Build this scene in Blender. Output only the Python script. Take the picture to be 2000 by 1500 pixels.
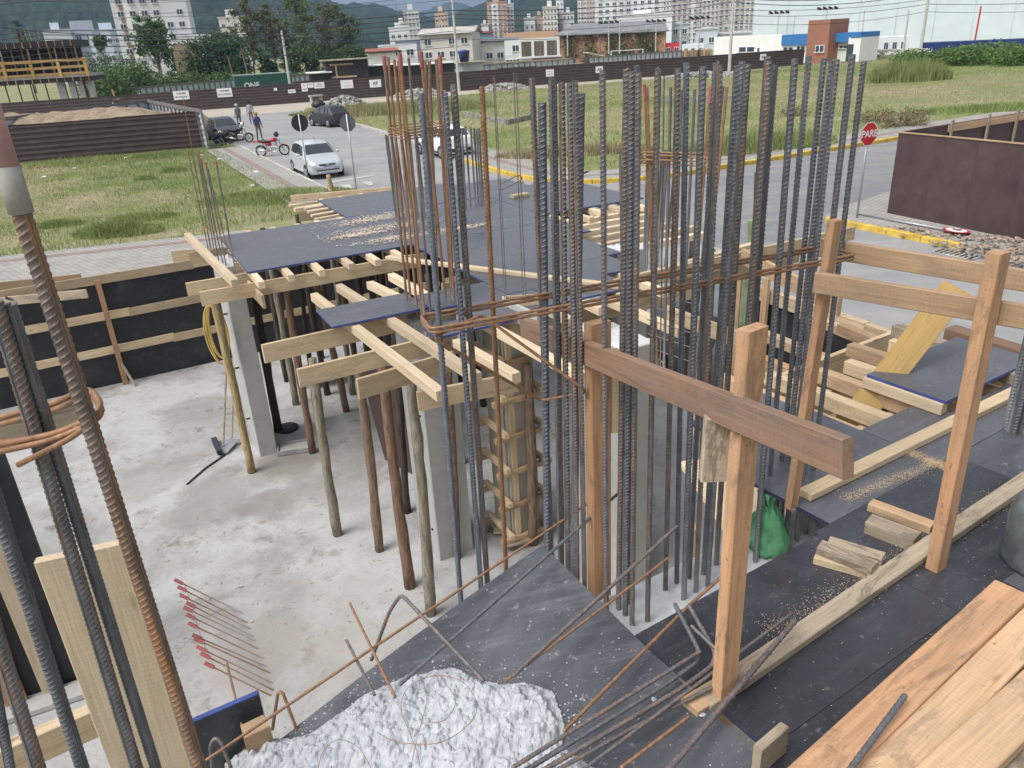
import bpy, bmesh, math, random
import numpy as np
from mathutils import Vector, Matrix
R=math.radians
random.seed(7); rng=np.random.default_rng(7)
for o in list(bpy.data.objects): bpy.data.objects.remove(o)
S=bpy.context.scene; COL=S.collection
# ------------------------------------------------------------------ camera, world, sun, exposure
FPX,TILT,ROLL,CAMH=1500.0,24.2,3.3,5.3
cd=bpy.data.cameras.new('camera'); cam=bpy.data.objects.new('camera',cd); COL.objects.link(cam)
_t,_r=R(TILT),R(ROLL)
_F=Vector((0,math.cos(_t),-math.sin(_t))); _U0=Vector((0,math.sin(_t),math.cos(_t))); _R0=Vector((1,0,0))
CR=_R0*math.cos(_r)-_U0*math.sin(_r); CU=_U0*math.cos(_r)+_R0*math.sin(_r); CF=_F
m3=Matrix((CR,CU,-CF)).transposed(); cam.matrix_world=Matrix.Translation((0,0,CAMH))@m3.to_4x4()
cd.sensor_fit='HORIZONTAL'; cd.sensor_width=36; cd.lens=FPX/2000*36; cd.clip_start=.05; cd.clip_end=9000
S.camera=cam; S.render.resolution_x=1024; S.render.resolution_y=768
W=bpy.data.worlds.new('World'); S.world=W; W.use_nodes=True
wn=W.node_tree; wn.nodes.clear()
SUN_EL,SUN_AZ=56,-125     # degrees; azimuth measured from +Y towards +X
sky=wn.nodes.new('ShaderNodeTexSky'); sky.sky_type='NISHITA'; sky.sun_disc=False
sky.sun_elevation=R(SUN_EL); sky.sun_rotation=R(SUN_AZ); sky.air_density=1.0; sky.dust_density=4.0; sky.ozone_density=1.5
hs=wn.nodes.new('ShaderNodeHueSaturation'); hs.inputs['Saturation'].default_value=.30; hs.inputs['Value'].default_value=1.0
bg=wn.nodes.new('ShaderNodeBackground'); bg.inputs['Strength'].default_value=.12
ow=wn.nodes.new('ShaderNodeOutputWorld')
wn.links.new(sky.outputs[0],hs.inputs['Color']); wn.links.new(hs.outputs[0],bg.inputs[0]); wn.links.new(bg.outputs[0],ow.inputs[0])
sd=bpy.data.lights.new('sun','SUN'); sd.energy=1.25; sd.angle=R(32); sd.color=(1,.98,.95)
so=bpy.data.objects.new('sun',sd); COL.objects.link(so)
_sv=Vector((math.sin(R(SUN_AZ))*math.cos(R(SUN_EL)),math.cos(R(SUN_AZ))*math.cos(R(SUN_EL)),math.sin(R(SUN_EL))))
so.rotation_euler=_sv.to_track_quat('Z','Y').to_euler()
S.view_settings.view_transform='Standard'; S.view_settings.look='None'; S.view_settings.exposure=0.74; S.view_settings.gamma=1; S.view_settings.use_curve_mapping=False
S.render.engine='CYCLES'
# ------------------------------------------------------------------ geometry of the place
ZD=3.25   # top of the slab formwork
ZF=0.60   # concrete ground slab
ZC=2.85   # top of the cast core wall
def ray(x,y): return CR*((x-1000)/FPX)-CU*((y-750)/FPX)+CF
def at(x,y,z=0.0):
    d=ray(x,y); return Vector((0,0,CAMH))+d*((z-CAMH)/d.z)
def up(b,x,y):
    """point above/beside b (same vertical plane facing the viewer) seen at x,y"""
    d=ray(x,y); n=Vector((b.x,b.y,0)).normalized(); return Vector((0,0,CAMH))+d*(n.dot(b)/n.dot(d))
class Frame:
    def __init__(s,o,deg):
        a=R(deg); s.o=Vector(o); s.u=Vector((math.cos(a),math.sin(a),0)); s.v=Vector((-math.sin(a),math.cos(a),0)); s.a=a
    def p(s,u,v,z=None):
        q=s.o+s.u*u+s.v*v
        if z is not None: q.z=z
        return q
FM=Frame(at(672,504,ZD),26)      # middle slab formwork
FR=Frame(at(1240,1240,ZD),31.5)  # right slab formwork
# ------------------------------------------------------------------ object helpers
def tag(o,label=None,cat=None,group=None,kind=None):
    if label: o['label']=label
    if cat: o['category']=cat
    if group: o['group']=group
    if kind: o['kind']=kind
    return o
def empty(name,loc=(0,0,0),rz=0.0,label=None,cat=None,group=None):
    o=bpy.data.objects.new(name,None); o.empty_display_size=.1; COL.objects.link(o); o.location=loc; o.rotation_euler=(0,0,rz)
    return tag(o,label,cat,group)
def setpar(o,p):
    if p is not None:
        o.parent=p
        m=Matrix.Translation(p.location)@p.rotation_euler.to_matrix().to_4x4() if p.parent is None and p.type=='EMPTY' else wmat(p)
        o.matrix_parent_inverse=m.inverted()
    return o
_WM={}
def wmat(o):
    return _WM.get(o.name,o.matrix_basis.copy())
def link(name,me,mat=None,parent=None,M=None,local=False):
    o=bpy.data.objects.new(name,me); COL.objects.link(o)
    if mat is not None and not me.materials:
        for mm in (mat if isinstance(mat,(list,tuple)) else [mat]): me.materials.append(mm)
    if M is not None: o.matrix_basis=M
    if parent is not None:
        o.parent=parent
        if not local: o.matrix_parent_inverse=wmat(parent).inverted()
        _WM[o.name]=(wmat(parent)@o.matrix_basis) if local else o.matrix_basis.copy()
    else: _WM[o.name]=o.matrix_basis.copy()
    return o
def mesh(vs,fs,mi=None,smooth=False):
    me=bpy.data.meshes.new('m'); me.from_pydata([tuple(v) for v in vs],[],[tuple(f) for f in fs])
    if mi is not None: me.polygons.foreach_set('material_index',mi)
    if smooth: me.polygons.foreach_set('use_smooth',[True]*len(me.polygons))
    me.update(); return me
def mesh_np(V,Q,smooth=False,mi=None):
    """V (n,3), Q (m,k) uniform polygons"""
    V=np.asarray(V,dtype=np.float32); Q=np.asarray(Q,dtype=np.int32); k=Q.shape[1]
    me=bpy.data.meshes.new('m'); me.vertices.add(len(V)); me.vertices.foreach_set('co',V.ravel())
    me.loops.add(Q.size); me.loops.foreach_set('vertex_index',Q.ravel())
    me.polygons.add(len(Q)); me.polygons.foreach_set('loop_start',np.arange(0,Q.size,k,dtype=np.int32))
    if smooth: me.polygons.foreach_set('use_smooth',np.ones(len(Q),dtype=bool))
    if mi is not None: me.polygons.foreach_set('material_index',np.asarray(mi,dtype=np.int32))
    me.update(calc_edges=True); return me
class MB:
    """collects shapes into one mesh; mi = current material slot"""
    def __init__(s): s.v=[]; s.f=[]; s.m=[]; s.i=0
    def add(s,vs,fs):
        b=len(s.v); s.v+= [Vector(v) for v in vs]; s.f+=[[b+i for i in f] for f in fs]; s.m+=[s.i]*len(fs); return s
    def box(s,c,d,M=None):
        x,y,z=[k/2 for k in d]; c=Vector(c)
        vs=[Vector((i*x,j*y,k*z)) for i in(-1,1) for j in(-1,1) for k in(-1,1)]
        if M is not None: vs=[M@v for v in vs]
        return s.add([c+v for v in vs],[(0,1,3,2),(4,6,7,5),(0,4,5,1),(2,3,7,6),(0,2,6,4),(1,5,7,3)])
    def prism(s,poly,z0,z1):
        n=len(poly); vs=[(p[0],p[1],z0) for p in poly]+[(p[0],p[1],z1) for p in poly]
        return s.add(vs,[list(range(n))[::-1],list(range(n,2*n))]+[(i,(i+1)%n,n+(i+1)%n,n+i) for i in range(n)])
    def tube(s,pts,r,n=8,close=False,cap=True):
        pts=[Vector(p) for p in pts]; m=len(pts); rs=r if isinstance(r,(list,tuple)) else [r]*m
        b=len(s.v); prev=None
        for k,p in enumerate(pts):
            a=pts[(k+1)%m] if (close or k<m-1) else p; c=pts[k-1] if (close or k>0) else p
            t=(a-c).normalized()
            if prev is None: x=t.orthogonal().normalized()
            else:
                x=prev-t*prev.dot(t); x=x.normalized() if x.length>1e-6 else t.orthogonal().normalized()
            prev=x; y=t.cross(x)
            s.v+=[p+(x*math.cos(2*math.pi*i/n)+y*math.sin(2*math.pi*i/n))*rs[k] for i in range(n)]
        for k in range(m if close else m-1):
            k2=(k+1)%m
            for i in range(n):
                s.f.append([b+k*n+i,b+k*n+(i+1)%n,b+k2*n+(i+1)%n,b+k2*n+i]); s.m.append(s.i)
        if cap and not close:
            s.f.append([b+i for i in range(n)][::-1]); s.m.append(s.i); s.f.append([b+(m-1)*n+i for i in range(n)]); s.m.append(s.i)
        return s
    def cyl(s,a,b,r,n=12,r2=None): return s.tube([a,b],[r,r if r2 is None else r2],n)
    def lathe(s,prof,n=16,M=None):
        """prof: (r,z) list about local z"""
        b=len(s.v); m=len(prof)
        for r,z in prof:
            for i in range(n):
                q=Vector((r*math.cos(2*math.pi*i/n),r*math.sin(2*math.pi*i/n),z)); s.v.append(M@q if M is not None else q)
        for k in range(m-1):
            for i in range(n): s.f.append([b+k*n+i,b+k*n+(i+1)%n,b+(k+1)*n+(i+1)%n,b+(k+1)*n+i]); s.m.append(s.i)
        s.f.append([b+i for i in range(n)][::-1]); s.m.append(s.i); s.f.append([b+(m-1)*n+i for i in range(n)]); s.m.append(s.i)
        return s
    def mesh(s,smooth=False): return mesh(s.v,s.f,s.m,smooth)
    def build(s,name,mat,parent=None,smooth=False,M=None,bevel=0,local=False):
        o=link(name,s.mesh(smooth),mat,parent,M,local)
        if bevel: md=o.modifiers.new('b','BEVEL'); md.width=bevel; md.segments=1; md.limit_method='ANGLE'
        return o
def basis(x,up=(0,0,1)):
    x=Vector(x).normalized(); up=Vector(up); y=up.cross(x)
    if y.length<1e-4: y=Vector((0,1,0)).cross(x)
    y.normalize(); z=x.cross(y); return Matrix((x,y,z)).transposed()
_bm={}
def boxmesh(l,w,t,bev=.003,rough=0.0):
    """box with chamfered long edges, along local x; ends slightly off square"""
    k=(round(l,3),round(w,3),round(t,3))
    pr=[]; b=min(bev,w*.2,t*.2)
    for sy,sz in((-1,-1),(1,-1),(1,1),(-1,1)):
        y,z=sy*w/2,sz*t/2
        a=(y-sy*b,z),(y,z-sz*b)
        pr+= list(a[::-1]) if sy*sz>0 else list(a)
    n=8; nx=max(1,int(l/.8)); vs=[]
    ph=random.random()*6; amp=min(.004,w*.03)
    for i in range(nx+1):
        x=-l/2+l*i/nx; dy=math.sin(ph+x*1.7)*amp; dz=math.cos(ph*2+x*1.3)*amp
        e=(random.random()-.5)*.012 if i in(0,nx) else 0
        vs+=[(x+e*(y/w),y+dy,z+dz) for y,z in pr]
    fs=[list(range(n))[::-1],list(range(nx*n,nx*n+n))]
    for i in range(nx): fs+=[(i*n+j,i*n+(j+1)%n,(i+1)*n+(j+1)%n,(i+1)*n+j) for j in range(n)]
    return mesh(vs,fs)
def board(name,a,b,w,t,mat,parent=None,upv=(0,0,1)):
    """timber from a to b (centre line); w across, t along upv"""
    a,b=Vector(a),Vector(b); d=b-a
    M=Matrix.Translation((a+b)/2)@basis(d,upv).to_4x4()
    return link(name,boxmesh(d.length,w,t),mat,parent,M)
# ------------------------------------------------------------------ materials
MAT={}
def nodes(name):
    m=bpy.data.materials.new(name); m.use_nodes=True; nt=m.node_tree; nt.nodes.clear()
    o=nt.nodes.new('ShaderNodeOutputMaterial'); p=nt.nodes.new('ShaderNodeBsdfPrincipled'); nt.links.new(p.outputs[0],o.inputs[0])
    MAT[name]=m; return m,nt,p
class NT:
    def __init__(s,name): s.m,s.t,s.p=nodes(name)
    def n(s,typ,**k):
        q=s.t.nodes.new('ShaderNode'+typ)
        for a,b in k.items():
            if a in q.inputs: q.inputs[a].default_value=b
            else: setattr(q,a,b)
        return q
    def l(s,a,b): s.t.links.new(a,b)
    def co(s,scale=(1,1,1),kind='Object',rand=True):
        tc=s.n('TexCoord'); mp=s.n('Mapping'); mp.inputs['Scale'].default_value=scale; s.l(tc.outputs[kind],mp.inputs['Vector'])
        if rand:
            oi=s.n('ObjectInfo'); mu=s.n('Math',operation='MULTIPLY'); mu.inputs[1].default_value=37.0; s.l(oi.outputs['Random'],mu.inputs[0])
            cx=s.n('CombineXYZ'); s.l(mu.outputs[0],cx.inputs[0]); s.l(mu.outputs[0],cx.inputs[1]); s.l(mu.outputs[0],cx.inputs[2]); s.l(cx.outputs[0],mp.inputs['Location'])
        return mp.outputs[0]
    def noise(s,co,scale,detail=4,rough=.55,dist=0):
        q=s.n('TexNoise'); q.inputs['Scale'].default_value=scale; q.inputs['Detail'].default_value=detail; q.inputs['Roughness'].default_value=rough; q.inputs['Distortion'].default_value=dist
        s.l(co,q.inputs['Vector']); return q.outputs['Fac']
    def ramp(s,fac,stops):
        q=s.n('ValToRGB'); e=q.color_ramp.elements
        while len(e)<len(stops): e.new(.5)
        for k,(p,c) in enumerate(stops):
            e[k].position=p; e[k].color=(*c,1) if len(c)==3 else c
        s.l(fac,q.inputs[0]); return q.outputs[0]
    def mix(s,fac,a,b,mode='MIX'):
        q=s.n('MixRGB',blend_type=mode)
        for inp,v in((0,fac),(1,a),(2,b)):
            if isinstance(v,(int,float)): q.inputs[inp].default_value=v
            elif isinstance(v,tuple): q.inputs[inp].default_value=(*v,1)
            else: s.l(v,q.inputs[inp])
        return q.outputs[0]
    def bump(s,h,strength=.3,dist=.01):
        q=s.n('Bump'); q.inputs['Strength'].default_value=strength; q.inputs['Distance'].default_value=dist; s.l(h,q.inputs['Height']); s.l(q.outputs[0],s.p.inputs['Normal'])
    def out(s,col,rough=.7,metal=0,spec=.5):
        if isinstance(col,tuple): s.p.inputs['Base Color'].default_value=(*col,1)
        else: s.l(col,s.p.inputs['Base Color'])
        if isinstance(rough,(int,float)): s.p.inputs['Roughness'].default_value=rough
        else: s.l(rough,s.p.inputs['Roughness'])
        s.p.inputs['Metallic'].default_value=metal; s.p.inputs['Specular IOR Level'].default_value=spec; return s.m
def g(v): return (v,v,v)
def mul(c,k): return tuple(x*k for x in c)
def plain(name,c,rough=.6,metal=0,var=.25,scale=6,spec=.5,bump=0):
    if name in MAT: return MAT[name]
    t=NT(name); co=t.co(); f=t.noise(co,scale,5)
    col=t.ramp(f,[(.3,mul(c,1-var)),(.7,tuple(min(1,x*(1+var)) for x in c))])
    if bump: t.bump(t.noise(co,scale*4,4),bump,.01)
    return t.out(col,rough,metal,spec)
def wood(name,c1,c2,dirt=.3,dirtc=(.12,.09,.06),rough=.8,rings=18,end=None):
    t=NT(name); co=t.co((1.0,rings,rings)); co2=t.co((3,5,5))
    f=t.noise(co,1.2,6,.65,.6); fine=t.noise(t.co((4,120,120)),1,3)
    col=t.ramp(f,[(.25,c2),(.48,c1),(.75,tuple(min(1,x*1.12) for x in c1))])
    col=t.mix(t.ramp(fine,[(.35,g(.75)),(.6,g(1))]),g(0),col,'MIX') if False else t.mix(.35,col,t.ramp(fine,[(.3,g(.5)),(.65,g(1))]),'MULTIPLY')
    vo=t.n('TexVoronoi'); vo.inputs['Scale'].default_value=1.0; vo.inputs['Randomness'].default_value=1; t.l(t.co((2.2,7,7)),vo.inputs['Vector'])
    kn=t.ramp(vo.outputs['Distance'],[(.0,g(.9)),(.05,g(.6)),(.10,g(0))]); col=t.mix(kn,col,mul(c2,.4))
    dn=t.ramp(t.noise(co2,.7,6,.7),[(.45,g(0)),(.75,g(dirt))]); col=t.mix(dn,col,dirtc)
    oi=t.n('ObjectInfo'); mr=t.n('MapRange'); mr.inputs['To Min'].default_value=.68; mr.inputs['To Max'].default_value=1.12; t.l(oi.outputs['Random'],mr.inputs[0])
    cx=t.n('CombineColor'); [t.l(mr.outputs[0],cx.inputs[k]) for k in range(3)]
    col=t.mix(1.0,col,cx.outputs[0],'MULTIPLY')
    saw=t.n('TexWave'); saw.inputs['Scale'].default_value=21; saw.inputs['Distortion'].default_value=9; saw.inputs['Detail'].default_value=3; t.l(t.co((1,.12,.12)),saw.inputs['Vector'])
    col=t.mix(.13,col,t.ramp(saw.outputs['Fac'],[(.2,g(.62)),(.6,g(1))]),'MULTIPLY')
    st=t.ramp(t.noise(t.co((1.6,6,6)),1.3,7,.75,.8),[(.54,g(0)),(.60,g(dirt*.9)),(.66,g(.1*dirt))]); col=t.mix(st,col,mul(dirtc,.7))
    sp=t.ramp(t.noise(t.co((22,60,60)),1,3,.6),[(.66,g(0)),(.72,g(dirt))]); col=t.mix(sp,col,mul(dirtc,.5))
    t.bump(fine,.5,.003); return t.out(col,rough,0,.25)
PINE=wood('pine_timber',(.66,.51,.33),(.52,.37,.22),.45,(.38,.30,.20))
PINE2=wood('pale_new_pine',(.76,.61,.42),(.64,.47,.29),.28,(.50,.39,.27))
HARD=wood('orange_hardwood',(.56,.325,.18),(.40,.215,.11),.6,(.24,.18,.13))
HARDL=wood('light_hardwood',(.60,.405,.245),(.46,.285,.155),.6,(.34,.26,.19))
DARKW=wood('dark_weathered_wood',(.27,.165,.11),(.14,.07,.045),.55,(.20,.17,.15))
GREYW=wood('grey_weathered_wood',(.50,.41,.30),(.37,.29,.20),.7,(.16,.13,.10))
YELW=wood('yellow_shutter_wood',(.52,.345,.13),(.40,.25,.08),.3,(.25,.18,.10))
def bark(name,c1,c2,c3):
    t=NT(name); co=t.co((9,9,1.6)); f=t.noise(co,2.2,6,.7,.8); b=t.noise(t.co((30,30,5)),1.5,5,.7)
    col=t.ramp(f,[(.32,c2),(.5,c1),(.62,c1),(.72,c3)]); col=t.mix(.75,col,t.ramp(b,[(.32,g(.3)),(.62,g(1.1))]),'MULTIPLY')
    t.bump(b,.9,.02); return t.out(col,.9,0,.2)
BARK=[bark('brown_bark',(.27,.19,.135),(.15,.11,.08),(.42,.32,.24)),bark('grey_green_bark',(.32,.28,.215),(.20,.185,.13),(.48,.39,.28)),bark('dark_bark',(.10,.08,.065),(.05,.042,.036),(.17,.14,.11)),bark('peeled_log',(.50,.37,.19),(.30,.27,.15),(.58,.42,.22)),bark('reddish_bark',(.27,.165,.115),(.16,.10,.075),(.46,.36,.28))]
def concrete(name,c,stain=(.2,.18,.15),amt=.4,scale=1.0,rough=.85,bump=.25,patch=(.52,.72)):
    t=NT(name); co=t.co((1,1,1),rand=False); n1=t.noise(co,scale*.55,7,.62,.4); n2=t.noise(co,scale*2.3,8,.7,.2); n3=t.noise(co,scale*35,4,.6)
    col=t.ramp(n2,[(.3,mul(c,.82)),(.7,mul(c,1.1))])
    a=t.ramp(n1,[(patch[0],g(0)),(patch[1],g(amt))]); b=t.ramp(n2,[(.56,g(0)),(.66,g(amt))]); m=t.mix(.5,a,b)
    if bump>.28:
        n4=t.noise(co,scale*5.5,6,.75,.6); m=t.mix(1.0,m,t.mix(1.0,t.ramp(n4,[(.55,g(0)),(.64,g(.8))]),t.ramp(n1,[(.42,g(.12)),(.58,g(1))]),'MULTIPLY'),'LIGHTEN')
    col=t.mix(m,col,stain); col=t.mix(.25,col,t.ramp(n3,[(.3,g(.55)),(.6,g(1))]),'MULTIPLY')
    t.bump(n3,bump,.004); return t.out(col,rough,0,.35)
# ------------------------------------------------------------------ ground, roads, pavements
def ground_mat(name,c1,c2,c3,scale=.25):
    t=NT(name); co=t.co(rand=False); a=t.noise(co,scale,6,.6,.5); b=t.noise(co,scale*9,6,.7); c=t.noise(co,scale*60,3,.6)
    col=t.ramp(a,[(.35,c1),(.5,c2),(.66,c3)]); col=t.mix(.6,col,t.ramp(b,[(.3,g(.55)),(.7,g(1.0))]),'MULTIPLY'); col=t.mix(.4,col,t.ramp(c,[(.3,g(.5)),(.65,g(1))]),'MULTIPLY')
    t.bump(b,.6,.06); return t.out(col,.95,0,.1)
SOIL=ground_mat('lot_ground',(.22,.27,.10),(.31,.31,.16),(.42,.36,.24))
FIELD=ground_mat('field_ground',(.22,.27,.10),(.32,.32,.16),(.40,.36,.22),.12)
def asphalt(name,c,dust,amt=.6):
    t=NT(name); co=t.co(rand=False); st=t.co((.25,1.2,1),rand=False); a=t.noise(st,.5,7,.65,.6); b=t.noise(co,1.1,8,.7); c3=t.noise(co,40,3)
    col=t.mix(t.ramp(a,[(.38,g(0)),(.68,g(amt))]),c,dust); col=t.mix(.5,col,t.ramp(b,[(.3,g(.62)),(.68,g(1))]),'MULTIPLY'); col=t.mix(.3,col,t.ramp(c3,[(.3,g(.5)),(.6,g(1))]),'MULTIPLY')
    t.bump(c3,.3,.004); return t.out(col,.9,0,.25)
ROAD=asphalt('street_asphalt',(.30,.30,.305),(.46,.44,.40))
ROADB=asphalt('cross_street_asphalt',(.23,.235,.25),(.42,.39,.34),.55)
DIRT=asphalt('dusty_verge',(.47,.42,.34),(.56,.51,.43))
def sheet(name,poly,z,mat,kind='structure',thick=None,parent=None):
    mb=MB()
    if thick: mb.prism([(p[0],p[1]) for p in poly],z-thick,z)
    else: mb.add([(p[0],p[1],z) for p in poly],[list(range(len(poly)))])
    me=mb.mesh(); bm=bmesh.new(); bm.from_mesh(me); bmesh.ops.recalc_face_normals(bm,faces=bm.faces)
    if not thick:
        for f in bm.faces:
            if f.normal.z<0: f.normal_flip()
    bm.to_mesh(me); bm.free()
    o=link(name,me,mat,parent)
    if kind: o['kind']=kind
    return o
sheet('ground',[(-2500,-60),(2500,-60),(2500,4000),(-2500,4000)],-.02,SOIL)
P=lambda *a:[at(x,y,0) for x,y in a]
# street network: one sheet for the far street + the street that passes the site, one for the cross street
SD=Vector((math.cos(R(117)),math.sin(R(117)),0)); SU=Vector((math.cos(R(27)),math.sin(R(27)),0))
rA=at(640,371); # kerb line of the site's pavement
A0=rA-SD*60; A1=rA+SD*62
sheet('street',[A0,A0+SU*10.5,A1+SU*10.5+SD*6,A1+SD*6],.0,ROAD)
FDEG=15.5; far0=Vector((-31.6,88.5,0)); FD=Vector((math.cos(R(FDEG)),math.sin(R(FDEG)),0)); FN=Vector((-FD.y,FD.x,0))
sheet('far_street',[far0-FD*90-FN*14,far0+FD*220-FN*9,far0+FD*220+FN*3,far0-FD*90+FN*3],.004,DIRT)
kB0=at(1330,345); kB1=at(1750,275); BD=(kB1-kB0).normalized(); BN=Vector((BD.y,-BD.x,0))
sheet('cross_street',[kB0-BD*6.5+BN*1.0,kB0-BD*6.5+BN*9.5,kB0+BD*120+BN*9.5,kB0+BD*120-BN*.1,kB0-BD*1],.008,ROADB)
# right-hand field with its pavement and kerb
kerbline=[at(*p) for p in((592,219),(700,246),(770,266),(860,299),(960,334),(1015,348),(1060,356),(1110,359.5),(1150,359),(1250,353),(1330,343),(1500,315),(1750,274))]
kerbline.append(kerbline[-1]+BD*60)
back=[far0+FD*(-1)-FN*8+Vector((12,-4,0)),far0+FD*40-FN*8,far0+FD*100-FN*8,far0+FD*140-FN*8]
back=[at(600,213),at(700,206),at(900,188),at(1150,166),at(1400,147),at(1560,128),at(1700,116),at(2050,100)]
fieldpoly=kerbline+[kerbline[-1]+Vector((40,50,0))]+back[::-1]
sheet('field',fieldpoly,.11,FIELD,thick=.2)
def offset(line,d):
    out=[]
    for i,p in enumerate(line):
        a=line[max(0,i-1)]; b=line[min(len(line)-1,i+1)]; t=(b-a).normalized(); out.append(p+Vector((-t.y,t.x,0))*d)
    return out
def paver(name,c1,c2,mort,sc=(5,10)):
    t=NT(name); tc=t.co(rand=False); br=t.n('TexBrick'); t.l(tc,br.inputs['Vector']); br.inputs['Scale'].default_value=1
    br.inputs['Color1'].default_value=(*c1,1); br.inputs['Color2'].default_value=(*c2,1); br.inputs['Mortar'].default_value=(*mort,1)
    br.inputs['Brick Width'].default_value=.24; br.inputs['Row Height'].default_value=.12; br.inputs['Mortar Size'].default_value=.012
    n=t.noise(tc,1.2,6,.7); col=t.mix(.45,br.outputs[0],t.ramp(n,[(.3,g(.55)),(.65,g(1))]),'MULTIPLY')
    t.bump(br.outputs['Fac'],-.4,.01); return t.out(col,.9,0,.2)
PAVE=paver('paver_grey',(.44,.425,.39),(.36,.35,.32),(.2,.19,.17)); PAVER=paver('paver_red',(.36,.265,.24),(.32,.245,.225),(.18,.14,.12))
pk=kerbline[2:]
def strip(name,line,d0,d1,z,mat,thick=.1,kind='structure',parent=None):
    a=offset(line,d0); b=offset(line,d1); mb=MB(); n=len(line)
    vs=[(p.x,p.y,z) for p in a]+[(p.x,p.y,z) for p in b]
    mb.add(vs,[(i+n,i,i+1,i+n+1) for i in range(n-1)]); me=mb.mesh()
    bm=bmesh.new(); bm.from_mesh(me); bmesh.ops.recalc_face_normals(bm,faces=bm.faces)
    for f in bm.faces:
        if f.normal.z<0: f.normal_flip()
    bm.to_mesh(me); bm.free(); o=link(name,me,mat,parent)
    if kind: o['kind']=kind
    return o
strip('pavement',pk,.1,2.3,.122,PAVE); strip('pavement',pk,1.0,1.35,.127,PAVER)
YEL=plain('yellow_kerb_paint',(.55,.38,.06),.7,0,.35,3); KERB=plain('kerb_concrete',(.42,.40,.36),.9,0,.3,3)
def kerb(line,lab,yellow=lambda k:True,zt=.17,w=.18):
    root=empty('kerb',line[0]); root['kind']='structure'
    L=[0]
    for a,b in zip(line,line[1:]): L.append(L[-1]+(b-a).length)
    s=0; step=1.0
    while s<L[-1]-.3 and s<95:
        def pt(q):
            q=min(q,L[-1]-1e-4); k=max(i for i in range(len(L)) if L[i]<=q); return line[k].lerp(line[k+1],(q-L[k])/(L[k+1]-L[k]))
        a,b=pt(s+.004),pt(s+step-.004); mid=(a+b)/2
        o=link('kerb_stone',boxmesh((b-a).length,w,.27,.02),YEL if yellow(s) else KERB,root,Matrix.Translation((mid.x,mid.y,zt-.135+random.uniform(-.004,.004)))@basis(b-a).to_4x4())
        s+=step
    return root
Lk=sum((b-a).length for a,b in zip(kerbline[:5],kerbline[1:5]))
kerb(kerbline,'',lambda s:s>Lk-5)
# pavement along the site side of the street and the path behind the site
sl=[at(476,290),at(640,371)]; sdir=(sl[1]-sl[0]).normalized(); spl=[sl[0]-sdir*1,sl[0],sl[1],sl[1]+sdir*34]
strip('pavement',spl,-2.1,0,.05,PAVE); strip('pavement',spl,-1.2,-.85,.055,PAVER)
kerb([spl[0],spl[2],spl[3]],'',lambda s:False,.09,.13)
pth=[at(-150,538),at(0,522),at(340,486),at(480,470)]
strip('footpath',pth,-3.2,1.5,.03,PAVE); strip('footpath',pth,.5,.85,.036,PAVER)
# corner lot across the street
ck=[at(1615,434),at(1640,439),at(1700,451),at(1800,472),at(1885,488)]; ck.append(ck[-1]+(ck[-1]-ck[-2]).normalized()*1.0)
cl=[at(1612,433),at(1612,427),at(1660,405),at(1760,372),at(1900,330),at(2050,290)]
sheet('pavement',[ck[i] for i in range(len(ck))]+[ck[-1]+Vector((5,-9,0)),ck[-1]+Vector((30,-9,0)),cl[-1]+Vector((25,-8,0))]+cl[::-1],.1,PAVE,thick=.15)
kerb(ck[:-1],'',lambda s:s<9,.16,.15)
# drain grate in the gutter
gr=empty('drain_grate',at(1868,497,.012),R(-60),'dark slotted storm drain grate set in the road by the yellow kerb','drain')
STEEL=plain('galvanised_steel',(.42,.44,.46),.45,.7,.15,5); DARKM=plain('dark_metal',(.03,.03,.032),.5,.3)
MB().box((0,0,.004),(1.0,.42,.02)).build('frame',KERB,gr,local=True)
for i in range(8): MB().box((-.42+i*.12,0,.02),(.05,.34,.012)).build('slot',DARKM,gr,local=True)
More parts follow.
